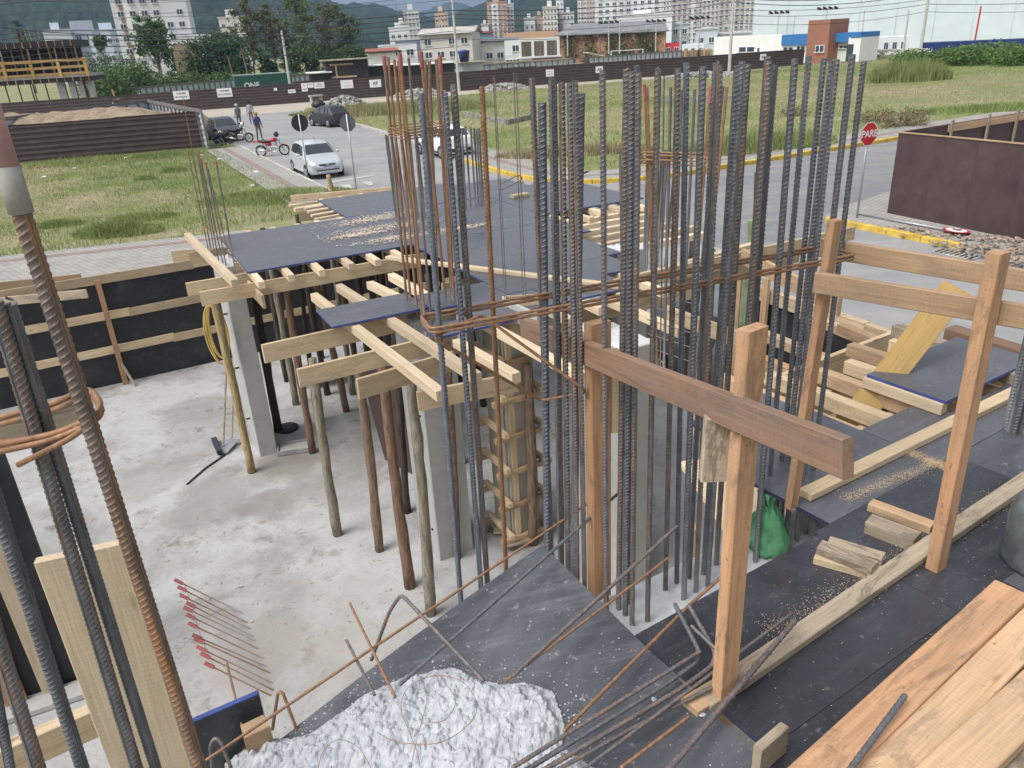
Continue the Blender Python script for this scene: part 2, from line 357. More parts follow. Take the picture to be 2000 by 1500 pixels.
# rubble beside the right-hand hoarding
def rock(sd,n=10):
    rr=random.Random(sd); bm=bmesh.new(); bmesh.ops.create_icosphere(bm,subdivisions=1,radius=1)
    for v in bm.verts: v.co*=rr.uniform(.55,1.2)
    for v in bm.verts: v.co=Vector((max(-.7,min(.7,v.co.x)),max(-.62,min(.75,v.co.y)),max(-.5,min(.5,v.co.z))))
    me=bpy.data.meshes.new('rock'); bm.to_mesh(me); bm.free(); return me
ROCKM=[plain('rubble_grey',(.29,.265,.23),.95,0,.3,3,bump=.4),plain('rubble_brown',(.33,.27,.21),.95,0,.3,3,bump=.4),plain('rubble_brick',(.36,.22,.16),.95,0,.3,3,bump=.4)]
rocks=[]
for k in range(9):
    me=rock(k); me.materials.append(ROCKM[k%3 if k<6 else 0]); rocks.append(me)
def heap(name,c,r,h,n,label,cat,size=(.05,.2),mat=None,kind=None,parent_stuff=True,sx=1.0,sy=1.0,ang=0,base=0.0,col=None):
    """rubble heap: mound mesh with many stones joined"""
    V=[];F=[]; b=0
    src=[]
    for me in rocks:
        v=np.array([x.co for x in me.vertices]); f=np.array([list(p.vertices) for p in me.polygons]); src.append((v,f))
    for k in range(n):
        rr=r*math.sqrt(random.random()); th=random.random()*6.283; x,y=rr*math.cos(th)*sx,rr*math.sin(th)*sy
        ca,sa=math.cos(ang),math.sin(ang); X,Y=c[0]+x*ca-y*sa,c[1]+x*sa+y*ca
        z=base+h*(1-(rr/r)**2)*random.uniform(.85,1.05); s=random.uniform(*size); v,f=random.choice(src)
        an=random.random()*6.28; RM=np.array([[math.cos(an),-math.sin(an),0],[math.sin(an),math.cos(an),random.uniform(-.4,.4)],[0,0,1]]); V.append((v*s*np.array([random.uniform(.6,1.7),random.uniform(.5,1.1),random.uniform(.35,.8)]))@RM+np.array([X,Y,z])); F.append(f+b); b+=len(v)
    me=mesh_np(np.vstack(V),np.vstack(F),mi=rng.integers(0,3,sum(len(f) for f in F)) if mat is None else None)
    for m in (ROCKM if mat is None else [mat]): me.materials.append(m)
    o=link(name,me); return tag(o,label,cat,None,kind)
cc=at(1975,505,.1); heap('rubble',(cc.x+.9,cc.y-.2),2.4,.12,620,'scattered broken bricks and stones along the brown plywood hoarding','rubble',(.03,.11),kind='stuff',sx=.55,sy=1.3,ang=R(27),base=.1)
cc=at(1780,452,.1); heap('rubble',(cc.x,cc.y),.55,.06,90,'low patch of broken grey paving on the corner pavement','rubble',(.03,.1),kind='stuff',base=.1,sx=1.4,ang=R(-60))
# ------------------------------------------------------------------ concrete slab on the ground
FLOORM=concrete('slab_concrete',(.45,.45,.445),(.16,.14,.115),1.0,1.3,.8,.3,(.45,.60))
FT=[n for n in FLOORM.node_tree.nodes if n.type=='BSDF_PRINCIPLED'][0]; nt=FLOORM.node_tree; src=FT.inputs['Base Color'].links[0].from_socket
tc=nt.nodes.new('ShaderNodeTexCoord'); nz=nt.nodes.new('ShaderNodeTexNoise'); nz.inputs['Scale'].default_value=2.6; nz.inputs['Detail'].default_value=6; nt.links.new(tc.outputs['Object'],nz.inputs['Vector'])
for (px,py,rr,colr,am) in ((560,905,.55,(.22,.20,.17),.75),(430,975,.8,(.24,.225,.205),.6),(520,985,.5,(.22,.205,.185),.6),(300,935,.7,(.26,.24,.215),.5),(640,950,.8,(.29,.275,.255),.45),(480,1290,.55,(.33,.30,.27),.55),(760,1290,.9,(.34,.315,.28),.5),(650,1180,.7,(.34,.32,.29),.45)):
    p=at(px,py,ZF); vd=nt.nodes.new('ShaderNodeVectorMath'); vd.operation='DISTANCE'; nt.links.new(tc.outputs['Object'],vd.inputs[0]); vd.inputs[1].default_value=p
    ma=nt.nodes.new('ShaderNodeMath'); ma.operation='MULTIPLY_ADD'; nt.links.new(nz.outputs['Fac'],ma.inputs[0]); ma.inputs[1].default_value=1.7*rr; nt.links.new(vd.outputs['Value'],ma.inputs[2])
    mr=nt.nodes.new('ShaderNodeMapRange'); mr.inputs['From Min'].default_value=rr*1.35; mr.inputs['From Max'].default_value=rr*1.75; mr.inputs['To Min'].default_value=am; mr.inputs['To Max'].default_value=0; nt.links.new(ma.outputs[0],mr.inputs[0])
    mx=nt.nodes.new('ShaderNodeMixRGB'); nt.links.new(mr.outputs[0],mx.inputs[0]); nt.links.new(src,mx.inputs[1]); mx.inputs[2].default_value=(*colr,1); src=mx.outputs[0]
nt.links.new(src,FT.inputs['Base Color'])
sheet('concrete_floor',[(-16.2,6.2),(-8.0,10.62),(-3.8,12.9),(.32,14.95),(3.5,8.2),(7,.8),(5,-4),(-14,-4)],ZF,FLOORM,thick=.7)
# ------------------------------------------------------------------ plants
def leafmat(name,c,var=.35,trans=.25):
    t=NT(name); co=t.co(rand=True); n=t.noise(co,.9,4,.7); n2=t.noise(co,9,2)
    col=t.ramp(n,[(.3,mul(c,1-var)),(.7,mul(c,1+var))]); col=t.mix(.4,col,t.ramp(n2,[(.3,g(.5)),(.7,g(1.2))]),'MULTIPLY')
    m=t.out(col,.7,0,.25); 
    tr=t.n('BsdfTranslucent'); t.l(col,tr.inputs[0]); mx=t.n('MixShader'); mx.inputs[0].default_value=trans
    o=[q for q in t.t.nodes if q.type=='OUTPUT_MATERIAL'][0]; t.l(t.p.outputs[0],mx.inputs[1]); t.l(tr.outputs[0],mx.inputs[2]); t.l(mx.outputs[0],o.inputs[0]); return m
GRASS=[leafmat('grass_dry',(.38,.36,.19)),leafmat('grass_green',(.26,.33,.11)),leafmat('grass_olive',(.29,.31,.13)),leafmat('grass_brown',(.36,.28,.18))]
def inpoly(x,y,poly):
    c=np.zeros(len(x),bool); n=len(poly); j=n-1
    for i in range(n):
        xi,yi,xj,yj=poly[i][0],poly[i][1],poly[j][0],poly[j][1]
        if yi!=yj:
            k=((yi>y)!=(yj>y))&(x<(xj-xi)*(y-yi)/(yj-yi)+xi); c^=k
        j=i
    return c
def scatter(poly,n):
    xs=[p[0] for p in poly]; ys=[p[1] for p in poly]; X=[];Y=[]; got=0
    while got<n:
        x=rng.uniform(min(xs),max(xs),n*2); y=rng.uniform(min(ys),max(ys),n*2); k=inpoly(x,y,poly); X.append(x[k]);Y.append(y[k]); got+=k.sum()
    return np.concatenate(X)[:n],np.concatenate(Y)[:n]
def vnoise(x,y,s,seed=0):
    r=np.random.default_rng(seed); t=np.zeros_like(x)
    for k in range(6):
        a=r.uniform(0,6.28); f=s*r.uniform(.5,1.8); t+=np.sin((x*math.cos(a)+y*math.sin(a))*f+r.uniform(0,6.28))
    return t/6
def blades(name,x,y,h,w,mats,label=None,z=0.0,pick=None,lean=.5,cat='grass',kind='stuff'):
    n=len(x); a=rng.uniform(0,6.283,n); hh=h*rng.uniform(.5,1.3,n) if np.isscalar(h) else h*rng.uniform(.6,1.25,n); l=hh*lean*rng.uniform(.1,1.2,n); b=rng.uniform(0,6.283,n)
    P0=np.stack([x-np.cos(a)*w,y-np.sin(a)*w,np.full(n,z)],1); P1=np.stack([x+np.cos(a)*w,y+np.sin(a)*w,np.full(n,z)],1)
    P2=np.stack([x+np.cos(b)*l,y+np.sin(b)*l,z+hh],1)
    V=np.stack([P0,P1,P2],1).reshape(-1,3); Q=np.arange(3*n).reshape(-1,3)
    mi=pick if pick is not None else rng.integers(0,len(mats),n)
    me=mesh_np(V,Q,mi=mi)
    for m in mats: me.materials.append(m)
    return tag(link(name,me),label,cat,None,kind)
fenA=at(12,246,2.15); fenB=at(392,218,2.15)
lotpoly=[(fenB.x,fenB.y-.3),(at(437,301).x,at(437,301).y),(at(591,378).x,at(591,378).y),(-5.9,27.6),(-10.5,24.6),(-16,23.2),(-40,16),(-45,fenA.y-6),(fenA.x,fenA.y-.3)]
x,y=scatter(lotpoly,110000); d=vnoise(x,y,.35,3)+.5*vnoise(x,y,1.4,5); green=(d>.12)|(y<29)&(vnoise(x,y,.8,9)>-.1)
pk_=np.where(green,np.where(rng.random(len(x))<.75,1,2),np.where(rng.random(len(x))<.55,0,np.where(rng.random(len(x))<.5,2,3)))
blades('grass',x,y,np.where(green,.15,.08),.011,GRASS,'patchy dry and green grass of the vacant lot behind the site',pick=pk_)
# lusher tufts of the lot
for px,py,rad,n,hh,lab in((232,455,1.0,2600,.75,'bright green bushy grass tuft in the vacant lot by the footpath'),(545,385,2.2,4200,.45,'lush green grass patch beside the street pavement'),(325,305,1.5,1600,.6,'tall pale green tuft at the foot of the brown corrugated fence'),(170,315,3.2,2200,.5,'rank weeds growing along the brown corrugated fence'),(115,440,.7,900,.4,'small green weed clump in the dry lot grass'),(280,425,.9,1100,.4,'green tussock in the middle of the vacant lot'),(340,335,.5,500,.5,'yellow green tussock near the fence end'),(285,350,.4,400,.45,'lone thin tussock in the dry grass')):
    c=at(px,py); q=rad*np.sqrt(rng.random(n)); th=rng.uniform(0,6.283,n); blades('grass_tuft',c.x+q*np.cos(th)*1.5,c.y+q*np.sin(th)*.8,hh*.62*(1-.7*(q/rad)**2),.02,[GRASS[1],GRASS[2],GRASS[1]],lab,lean=.7,cat='grass',kind=None)
fp=[(p.x,p.y) for p in fieldpoly]
inner=[(p.x,p.y) for p in offset(kerbline[2:],2.5)]; fp2=[(p.x,p.y) for p in kerbline[:2]]+inner+[(p.x,p.y) for p in [kerbline[-1]+Vector((40,50,0))]+back[::-1]]
x,y=scatter(fp2,190000); keep=(x<75)&(np.abs(x)<y*.75+4); x,y=x[keep],y[keep]
d=vnoise(x,y,.16,11)+.6*vnoise(x,y,.6,12)
pk_=np.where(d>.15,np.where(rng.random(len(x))<.7,1,2),np.where(d<-.25,np.where(rng.random(len(x))<.6,3,0),np.where(rng.random(len(x))<.5,2,0)))
blades('grass',x,y,np.where(d>.15,.17,.11),.015,GRASS,'olive and straw coloured grass covering the open field across the street',z=.11,pick=pk_)
# rows of taller growth in the field
def clump(px,py,rx,ry,n,h,mats,lab,z=.11,w=.03,lean=.4,name='grass_clump',cat='grass'):
    c=at(px,py,z); q=np.sqrt(rng.random(n)); th=rng.uniform(0,6.283,n); X=c.x+q*np.cos(th)*rx; Y=c.y+q*np.sin(th)*ry
    return blades(name,X,Y,h*(1-.5*q**3),w,mats,lab,z=z,lean=lean,cat=cat,kind=None)
clump(1775,158,3.6,2.0,3200,1.7,[GRASS[1],GRASS[2]],'tall bright green reeds standing in the field by the bushes',w=.05,lean=.25,name='reeds',cat='reeds')
clump(1500,285,3.2,1.6,2600,.7,[GRASS[1],GRASS[1],GRASS[2]],'lush green grass clump in the field beside the cross street')
clump(1400,300,2.5,1.0,1500,.6,[GRASS[1],GRASS[2]],'green weedy grass along the field pavement')
clump(1940,215,5,1.4,2200,.4,[GRASS[1],GRASS[1]],'vivid green grass strip above the right hand hoarding')
clump(700,222,5,4,3500,.8,[GRASS[0],GRASS[2],GRASS[3]],'tall straw coloured grass on the street corner behind the dark hatchback')
clump(640,222,3.5,1.2,1500,.4,[GRASS[1]],'green grass tip at the corner of the field kerb')
clump(830,215,6,4,4000,.9,[GRASS[0],GRASS[2],GRASS[1]],'waist high mixed grass in the field behind the capped bars')
clump(1130,300,4,1.2,1800,.5,[GRASS[3],GRASS[0]],'dead brown grass tangle along the field edge')
# ------------------------------------------------------------------ site: hoardings, formwork, props
def ply(name,c,bluec=(.02,.045,.22),scr=.5,gloss=.32):
    t=NT(name); co=t.co((1,1,1)); a=t.noise(co,1.3,8,.7,.5); b=t.noise(t.co((2,14,3)),1.5,6,.7); c3=t.noise(co,26,4,.7); c4=t.noise(co,90,2)
    col=t.ramp(a,[(.3,mul(c,.75)),(.7,mul(c,1.35))])
    dust=t.mix(.5,t.ramp(a,[(.42,g(0)),(.78,g(.5*scr))]),t.ramp(b,[(.52,g(0)),(.72,g(.7*scr))])); col=t.mix(dust,col,(.30,.30,.315))
    sp=t.ramp(c3,[(.62,g(0)),(.70,g(.8*scr))]); col=t.mix(sp,col,(.40,.40,.40)); sp2=t.ramp(c4,[(.68,g(0)),(.75,g(.6*scr))]); col=t.mix(sp2,col,(.5,.48,.44))
    rg=t.ramp(a,[(.35,g(gloss)),(.7,g(gloss+.28))]); t.bump(c3,.08,.002); return t.out(col,rg,0,.5)
PLY=ply('film_plywood_sky_sheen',(.078,.081,.094),gloss=.22); PLYD=ply('film_plywood_dirty',(.062,.066,.078),scr=.7,gloss=.32); PLYN=ply('film_plywood_clean',(.036,.038,.046),scr=.26,gloss=.16)  # base greys lifted, PLY most, to put part of the sky sheen in colour
PLYW=ply('hoarding_black_board',(.013,.0135,.016),scr=.22,gloss=.5); PLYV=ply('hoarding_brown_board',(.062,.036,.034),scr=.10,gloss=.55)
EDGEK=plain('dark_blue_edge',(.025,.03,.07),.5,0,.3,8); BLUE=plain('blue_edge_paint',(.045,.07,.23),.5,0,.3,8); EDGE=plain('plywood_edge',(.35,.24,.14),.8,0,.3,12)
def plysheet(name,pts,top=ZD,th=.018,mat=PLY,edge=BLUE,parent=None,face=None,zs=None):
    """plywood sheet from four plan corners (z per corner optional)"""
    pts=[Vector(p) for p in pts]; c=sum(pts,Vector())/len(pts); n=len(pts)
    z=[top]*n if zs is None else zs
    c.z=sum(z)/n; M=Matrix.Translation(c)@Matrix.Rotation(math.atan2((pts[1]-pts[0]).y,(pts[1]-pts[0]).x),4,'Z'); Mi=M.inverted()
    vt=[Mi@Vector((p.x,p.y,k)) for p,k in zip(pts,z)]; vb=[Mi@Vector((p.x,p.y,k-th)) for p,k in zip(pts,z)]
    me=mesh(vt+vb,[list(range(n)),list(range(n,2*n))[::-1]]+[(i,n+i,n+(i+1)%n,(i+1)%n) for i in range(n)],[0,0]+[1]*n)
    bm=bmesh.new(); bm.from_mesh(me); bmesh.ops.recalc_face_normals(bm,faces=bm.faces); bm.to_mesh(me); bm.free()
    return link(name,me,[mat,edge],parent,M)
def rect(F,u0,u1,v0,v1,gap=.0015): return [F.p(u0+gap,v0+gap),F.p(u1-gap,v0+gap),F.p(u1-gap,v1-gap),F.p(u0+gap,v1-gap)]
# --- middle slab formwork: sheets, joists and bearers are parts of one formwork table
mid=empty('slab_formwork',FM.p(0,0,ZF),0,'long table of blue edged black plywood sheets on pale timber joists over log props','formwork')
jit=lambda k=.004:random.uniform(-k,k)
MS=[(-1.0,0,.1,2.1),(0,.82,.1,2.1),(.82,1.9,.1,2.1),(1.9,2.72,.1,2.1),(2.72,3.6,.5,2.1),(3.6,4.29,.5,2.5),(.64,1.74,2.1,3.66),(1.74,2.7,2.1,3.6),(2.7,3.6,2.1,3.3),
 (.82,1.9,-.64,.1),(1.9,2.72,-.64,.1),(.84,1.9,-1.66,-.64),(1.9,2.44,-1.66,-.64),(.84,1.5,-2.2,-1.66),(1.5,2.26,-2.2,-1.66),(.36,1.1,-2.68,-2.2),(1.1,1.86,-2.68,-2.2),(-.71,.12,-2.12,-1.6),(-.1,.58,-2.84,-2.56),(.14,.84,-2.2,-1.72)]
for a in MS:
    z=ZD+jit(.003); plysheet('plywood_sheet',rect(FM,*a),z,.018,PLY,BLUE,mid)
def joist(F,u0,v0,u1,v1,ztop,w=.065,t=.07,mat=PINE2,parent=None,name='joist'):
    return board(name,F.p(u0,v0,ztop-t/2),F.p(u1,v1,ztop-t/2),w,t,mat,parent)
JZ=ZD-.0225
for u,v0,v1 in ((-.93,-.28,2.25),(-.62,-.22,2.3),(-.31,-.25,2.28),(0.02,-.2,2.3),(.3,-.22,2.32),(.58,-.26,2.3)): joist(FM,u,v0,u+jit(.02),v1,JZ,parent=mid,mat=PINE2)
for u in (.75,1.05,1.35,1.65,1.95,2.25,2.55): joist(FM,u,2.35,u+jit(.02),3.85,JZ,parent=mid)
for u in (2.85,3.15,3.45,3.75,4.05): joist(FM,u,.1+jit(.1),u,2.5,JZ,parent=mid)
for u in (1.0,1.35,1.7,2.05): joist(FM,u,-2.95+jit(.1),u+jit(.02),-.1,JZ,parent=mid)
for v in (.28,.02,-.28,-.58,-.9,-1.2): joist(FM,2.2,v,3.9+jit(.3),v+jit(.05),JZ-.072,parent=mid,mat=PINE2,w=.07)
for u0,v0,u1,v1 in ((-.58,-1.0,-.42,-3.72),(-.30,-.85,-.10,-3.6),(-.02,-.95,.1,-1.9),(.40,-2.45,.50,-4.0),(.25,-.8,.3,-1.75),(.05,-2.9,.12,-3.75)): joist(FM,u0,v0,u1,v1,JZ,.07,.075,PINE2,mid)
for u0,u1,v in ((-1.5,.8,.02),(-1.4,.8,1.9),(-1.0,1.0,1.0)): board('bearer',FM.p(u0,v,JZ-.15),FM.p(u1,v,JZ-.15),.025,.15,PINE,mid)
board('bearer',FM.p(-1.25,-1.93,JZ-.15),FM.p(.1,-1.86,JZ-.15),.028,.16,PINE,mid); board('bearer',FM.p(-1.12,-2.6,JZ-.15),FM.p(-.05,-2.55,JZ-.15),.028,.15,PINE,mid)
board('bearer',FM.p(-.8,-3.05,JZ-.15),FM.p(.0,-2.95,JZ-.15),.028,.16,PINE,mid); board('bearer',FM.p(-.45,-3.3,JZ-.24),FM.p(.3,-3.4,JZ-.24),.028,.15,PINE,mid)
for v in (2.5,3.5): board('bearer',FM.p(.3,v,JZ-.15),FM.p(4.0,v-.1,JZ-.15),.025,.15,PINE,mid)
for v in (.4,2.2): board('bearer',FM.p(2.4,v,JZ-.15),FM.p(4.5,v-.03,JZ-.15),.025,.15,PINE,mid)
for v in (-1.0,-2.5): board('bearer',FM.p(.7,v,JZ-.22),FM.p(2.8,v,JZ-.22),.025,.15,PINE,mid)
for k in range(5): board('joist',FM.p(.28+k*.02,2.2+k*.28,JZ-.02),FM.p(.75,2.25+k*.28,JZ-.02),.07,.03,PINE2,mid)
# edge boards on the far side
board('edge_board',at(568,388,ZD-.02),at(770,371,ZD-.02),.025,.1,PINE,mid); board('edge_board',at(565,402,ZD-.12),at(640,392,ZD-.12),.1,.03,PINE,mid)
board('edge_board',at(575,410,ZD-.1),at(650,398,ZD-.1),.07,.05,PINE2,mid)
# loose timber lying on it
def loose(name,a,b,w,t,mat,label,group=None,upv=(0,0,1),cat='timber'): return tag(board(name,a,b,w,t,mat,None,upv),label,cat,group)
loose('batten',at(757,503,ZD+.02),at(1210,559,ZD+.02),.07,.035,PINE2,'long straight pale batten lying across the middle formwork sheets')
loose('batten',at(366,461,ZD+.03),at(460,553,ZD+.03),.075,.075,PINE2,'square pine batten resting across the top of the concrete corner column')
loose('batten',at(1000,384,ZD+.02),at(1030,379,ZD+.02),.12,.04,PINE,'short pale offcut lying on the far formwork sheet')
# boards nailed round the corner column
loose('board',at(365,566,ZD-.24),at(498,543,ZD-.24),.028,.15,PINE,'pine board nailed on edge across the corner column above the yellow hose')
loose('board',at(487,560,ZD-.22),at(515,590,ZD-.24),.028,.14,PINE,'short pine board jutting from the corner column beside a joist')
# --- log props
def logmesh(L,r,seed,n=9):
    rr=random.Random(seed); m=max(6,int(L/.2)); pts=[];rs=[]; bx,by=rr.uniform(-.022,.022),rr.uniform(-.022,.022); ph=rr.uniform(0,6)
    mb=MB()
    for i in range(m+1):
        t=i/m; k=math.sin(math.pi*t); pts.append((bx*k+rr.uniform(-.005,.005),by*k+rr.uniform(-.005,.005),L*t)); rs.append(r*(1.0-.14*t)*rr.uniform(.88,1.1))
    mb.tube(pts,rs,n); me=mb.mesh(True)
    return me
LG='log props under the middle formwork'
def log(xb,yb,xt,yt,wpx,bk,label,group=LG,zb=ZF,top=None):
    b=at(xb,yb,zb); t=up(b,xt,yt)
    d=t-b
    if top is not None: d=d*((top-zb)/d.z)
    depth=(b+d/2-Vector((0,0,CAMH))).dot(CF); r=max(.03,wpx*depth/FPX/2)
    M=Matrix.Translation(b)@d.to_track_quat('Z','Y').to_matrix().to_4x4()
    return tag(link('log_prop',logmesh(d.length,r,int(xb*7+yb)),BARK[bk],None,M),label,'log prop',group)
zt=JZ-.225
log(492,922,412,560,17,3,'peeled yellowish log prop leaning beside the concrete corner column')
log(660,1044,610,700,20,1,'grey green log prop with a knot, in front of the bare bearers')
log(741,1075,697,700,20,0,'brown bark log prop left of the thick reddish one')
log(802,1145,746,690,25,4,'thick reddish brown log prop with peeling bark')
log(842,1200,800,722,24,1,'green stained log prop with split pale top carrying a joist end')
GD='rough bark log prop standing in the shade under the middle formwork'
for a in ((544,842,500,585,18,2),(579,790,535,551,15,1),(611,884,556,541,15,4),(677,803,612,540,15,0),(640,770,600,545,13,2),(619,821,590,560,10,2),(765,800,725,560,15,2),(795,1000,770,640,17,2),
 (905,905,865,700,13,2),(945,793,925,660,14,2),(967,922,957,700,12,2),(700,735,668,560,13,2),(730,760,700,545,14,2),(750,745,726,540,13,2),(660,740,630,545,12,2),(775,770,745,540,13,2),(690,770,655,545,12,1),(720,720,696,530,11,2),(590,760,556,545,12,2),(850,800,820,640,13,2),(880,830,855,650,14,2),(560,745,528,545,11,2),(810,740,785,560,12,1),(905,770,880,640,13,2),(630,700,600,530,10,2),(760,700,735,525,11,2)):
    log(*a,('brown','grey brown','very dark','peeled','reddish')[a[5]]+' rough bark log prop standing in the shade under the middle formwork',top=zt)
log(1042,1062,1031,712,21,0,'weathered log prop beside the boxed timber column form')
log(1187,822,1190,560,19,2,'dark greenish log prop behind the reddish guard post',zb=1.4,top=zt)
log(895,1090,877,737,13,4,'thin reddish log prop behind the concrete column',top=zt)
GB='rough bark log prop behind the core rebar'
log(1380,770,1388,560,15,0,GB,'log props behind the core',zb=1.2,top=zt); log(1418,760,1428,560,13,2,GB,'log props behind the core',zb=1.2,top=zt); log(1345,740,1350,560,13,2,GB,'log props behind the core',zb=1.2,top=zt)
loose('post',at(1443,720,1.2),at(1443,720,1.2)+Vector((0.02,0,1.95)),.09,.05,plain('mossy_plank',(.27,.33,.2),.9,0,.5,5),'green mossy plank prop standing behind the core bars',upv=(0,1,0),cat='prop')
# --- concrete columns (their starter bars are added later)
COLM=concrete('column_concrete',(.45,.45,.425),(.28,.28,.26),.35,2.2,.75,.15); COLTOP=concrete('column_top_white',(.62,.63,.65),(.5,.49,.47),.3,6,.9,.5); WETC=plain('wet_cement_white',(.80,.82,.84),.8,0,.12,8)
def column(name,corner,F,du,dv,ztop,label,cat='column',z0=ZF-.02):
    """du,dv signed extents from the corner seen nearest"""
    p=[corner,corner+F.u*du,corner+F.u*du+F.v*dv,corner+F.v*dv]; c=sum(p,Vector())/4
    root=empty(name,(c.x,c.y,z0),F.a,label,cat)
    w,d=abs(du),abs(dv); mb=MB(); h=ztop-z0
    mb.box((0,0,h/2),(w,d,h)); o=mb.build('shaft',COLM,root,local=True,bevel=.008)
    # crusty cast top
    n=14; vs=[];fs=[]
    for i in range(n+1):
        for j in range(n+1):
            e=(i in(0,n) or j in(0,n)); vs.append(((i/n-.5)*(w-.01),(j/n-.5)*(d-.01),h+(.0 if e else .004+random.uniform(0,.016))))
    fs=[(i*(n+1)+j,(i+1)*(n+1)+j,(i+1)*(n+1)+j+1,i*(n+1)+j+1) for i in range(n) for j in range(n)]
    link('cast_top',mesh(vs,fs,smooth=True),COLTOP,root,None,True)
    return root
FC=Frame((0,0,0),28)
col1=column('concrete_column',at(509,893,ZF),FC,.22,.62,3.08,'grey concrete corner column with bare bars on top and a yellow hose at its side')
col3=column('concrete_column',at(860,1097,ZF),FC,.37,.52,3.12,'grey concrete column with the rusty capped bars rising above the deck')
w2p=at(1245,682,3.0)
col2=column('concrete_column',at(1215,775,2.6)+FC.v*0,FC,.34,.75,3.0,'pale grey concrete wall column behind the dense core bars')
colF=column('concrete_column',FM.p(1.9,1.05),FM,.5,.3,ZD-.02,'short dark bars column stub rising through the far formwork sheet')
colB=column('concrete_column',FM.p(2.45,-1.55),FM,.4,.32,ZD-.04,'white topped column stub with thin bars behind the core')
# form ties left in the columns
for rt,ys in ((col1,((-.12,.5),(-.12,1.2),(-.12,1.9))),(col3,((-.16,.35),(-.16,1.6)))):
    for yy,zz in ys:
        x=-.11 if rt is col1 else -.15; MB().cyl((x-.05,yy,zz),(x+.01,yy,zz),.012,8).build('form_tie',DARKM,rt,local=True)
# core wall
g0=at(905,1155,3.1); e0=at(1600,1040,ZC)
cw_dir=(at(1585,1050,ZC)-at(1235,1225,ZC)).normalized(); cn=Vector((-cw_dir.y,cw_dir.x,0))
cA=at(1236,1241,ZC)-cw_dir*.22-cn*.05; cB=at(1600,1041,ZC)+cw_dir*.1-cn*.05
root=empty('core_wall',((cA+cB)/2).to_tuple()[:2]+(ZF,),math.atan2(cw_dir.y,cw_dir.x),'white topped concrete core wall crowded with tall dark reinforcing bars','wall'); core=root
Lc=(cB-cA).length; hh=ZC-ZF
MB().box((0,.14,hh/2),(Lc,.30,hh)).build('shaft',COLM,root,local=True)
n1,n2=60,14; vs=[]
for i in range(n1+1):
    for j in range(n2+1):
        e=(i in(0,n1) or j in(0,n2)); vs.append(((i/n1-.5)*(Lc-.004),(j/n2-.5)*.296+.14,hh+(0 if e else .004+random.uniform(0,.014))))
link('cast_top',mesh(vs,[(i*(n2+1)+j,(i+1)*(n2+1)+j,(i+1)*(n2+1)+j+1,i*(n2+1)+j+1) for i in range(n1) for j in range(n2)],smooth=True),COLTOP,root,None,True)
# left limb of the core, under the near plywood
lm0=at(860,1150,3.05); lm1=at(1160,1120,3.25)
lmd=(lm1-lm0).normalized(); lmid=(lm0+lm1)/2
MB().box((0,0,0),((lm1-lm0).length+.3,.34,2.55-ZF),basis(lmd)).build('shaft',COLM,core,M=Matrix.Translation((lmid.x,lmid.y,(2.55+ZF)/2)))
# --- boxed timber column form with yokes
b=at(1012,1040,ZF); cf=empty('column_form',b,R(28),'tall boxed timber column form with stacked yoke battens','formwork')
GB2=wood('cement_splashed_board',(.47,.42,.34),(.36,.31,.24),.5,(.55,.53,.5))
for s in (-1,1):
    board('form_panel',Vector((s*.16,0,.03)),Vector((s*.16,0,2.55)),.32,.025,GB2,None,(1,0,0)).parent=cf
    board('form_panel',Vector((0,s*.175,.03)),Vector((0,s*.175,2.55)),.025,.30,GB2,None,(1,0,0)).parent=cf
for k in range(7):
    z=.12+k*.38
    for s in (-1,1):
        board('yoke',Vector((-.30,s*.215,z)),Vector((.30,s*.215,z)),.05,.05,HARDL).parent=cf
        board('yoke',Vector((s*.2,-.27,z+.052)),Vector((s*.2,.27,z+.052)),.05,.05,PINE).parent=cf
for s in (-1,1): board('stud',Vector((s*.10,-.20,.05)),Vector((s*.10,-.20,2.5)),.06,.025,PINE,None,(0,1,0)).parent=cf
# grey cement board by the deck edge and loose boards at the foot of the form
loose('board',at(996,606,ZD-.03),at(1052,632,ZD-.03),.03,.16,COLM,'grey cement coated board standing on edge at the deck corner',cat='board')
for k,(a,b2) in enumerate((((962,1020),(1020,1062)),((965,1035),(1040,1040)),((985,1065),(1040,1050)))): loose('board',at(*a,ZF+.02+.03*k),at(*b2,ZF+.02+.03*k),.09,.025,GREYW,'weathered scrap board on the floor at the foot of the timber column form','scrap boards by the column form',cat='board')
# --- plywood sheets leaning under the deck
root=empty('plywood_stack',at(770,905,ZF),0,'stack of black and brown plywood sheets leaning between the log props','plywood')
b0=at(752,898,ZF); b1=at(808,915,ZF)+Vector((.15,-.3,0))
for k in range(6):
    o=Vector((.05,.05,0))*k; t0=up(b0,703,722)+o*.35; t1=up(b1,792,712)+o*.35
    n=(b1-b0).cross(t0-b0).normalized()*.016
    q=[b0+o,b1+o,t1+o*.1,t0+o*.1]; vs=[*q,*[p-n for p in q]]
    link('plywood_sheet',mesh(vs,[(0,1,2,3),(7,6,5,4),(0,4,5,1),(1,5,6,2),(2,6,7,3),(3,7,4,0)],[0,0,1,1,1,1]),[PLYV if k==0 else PLYN,BLUE],root)
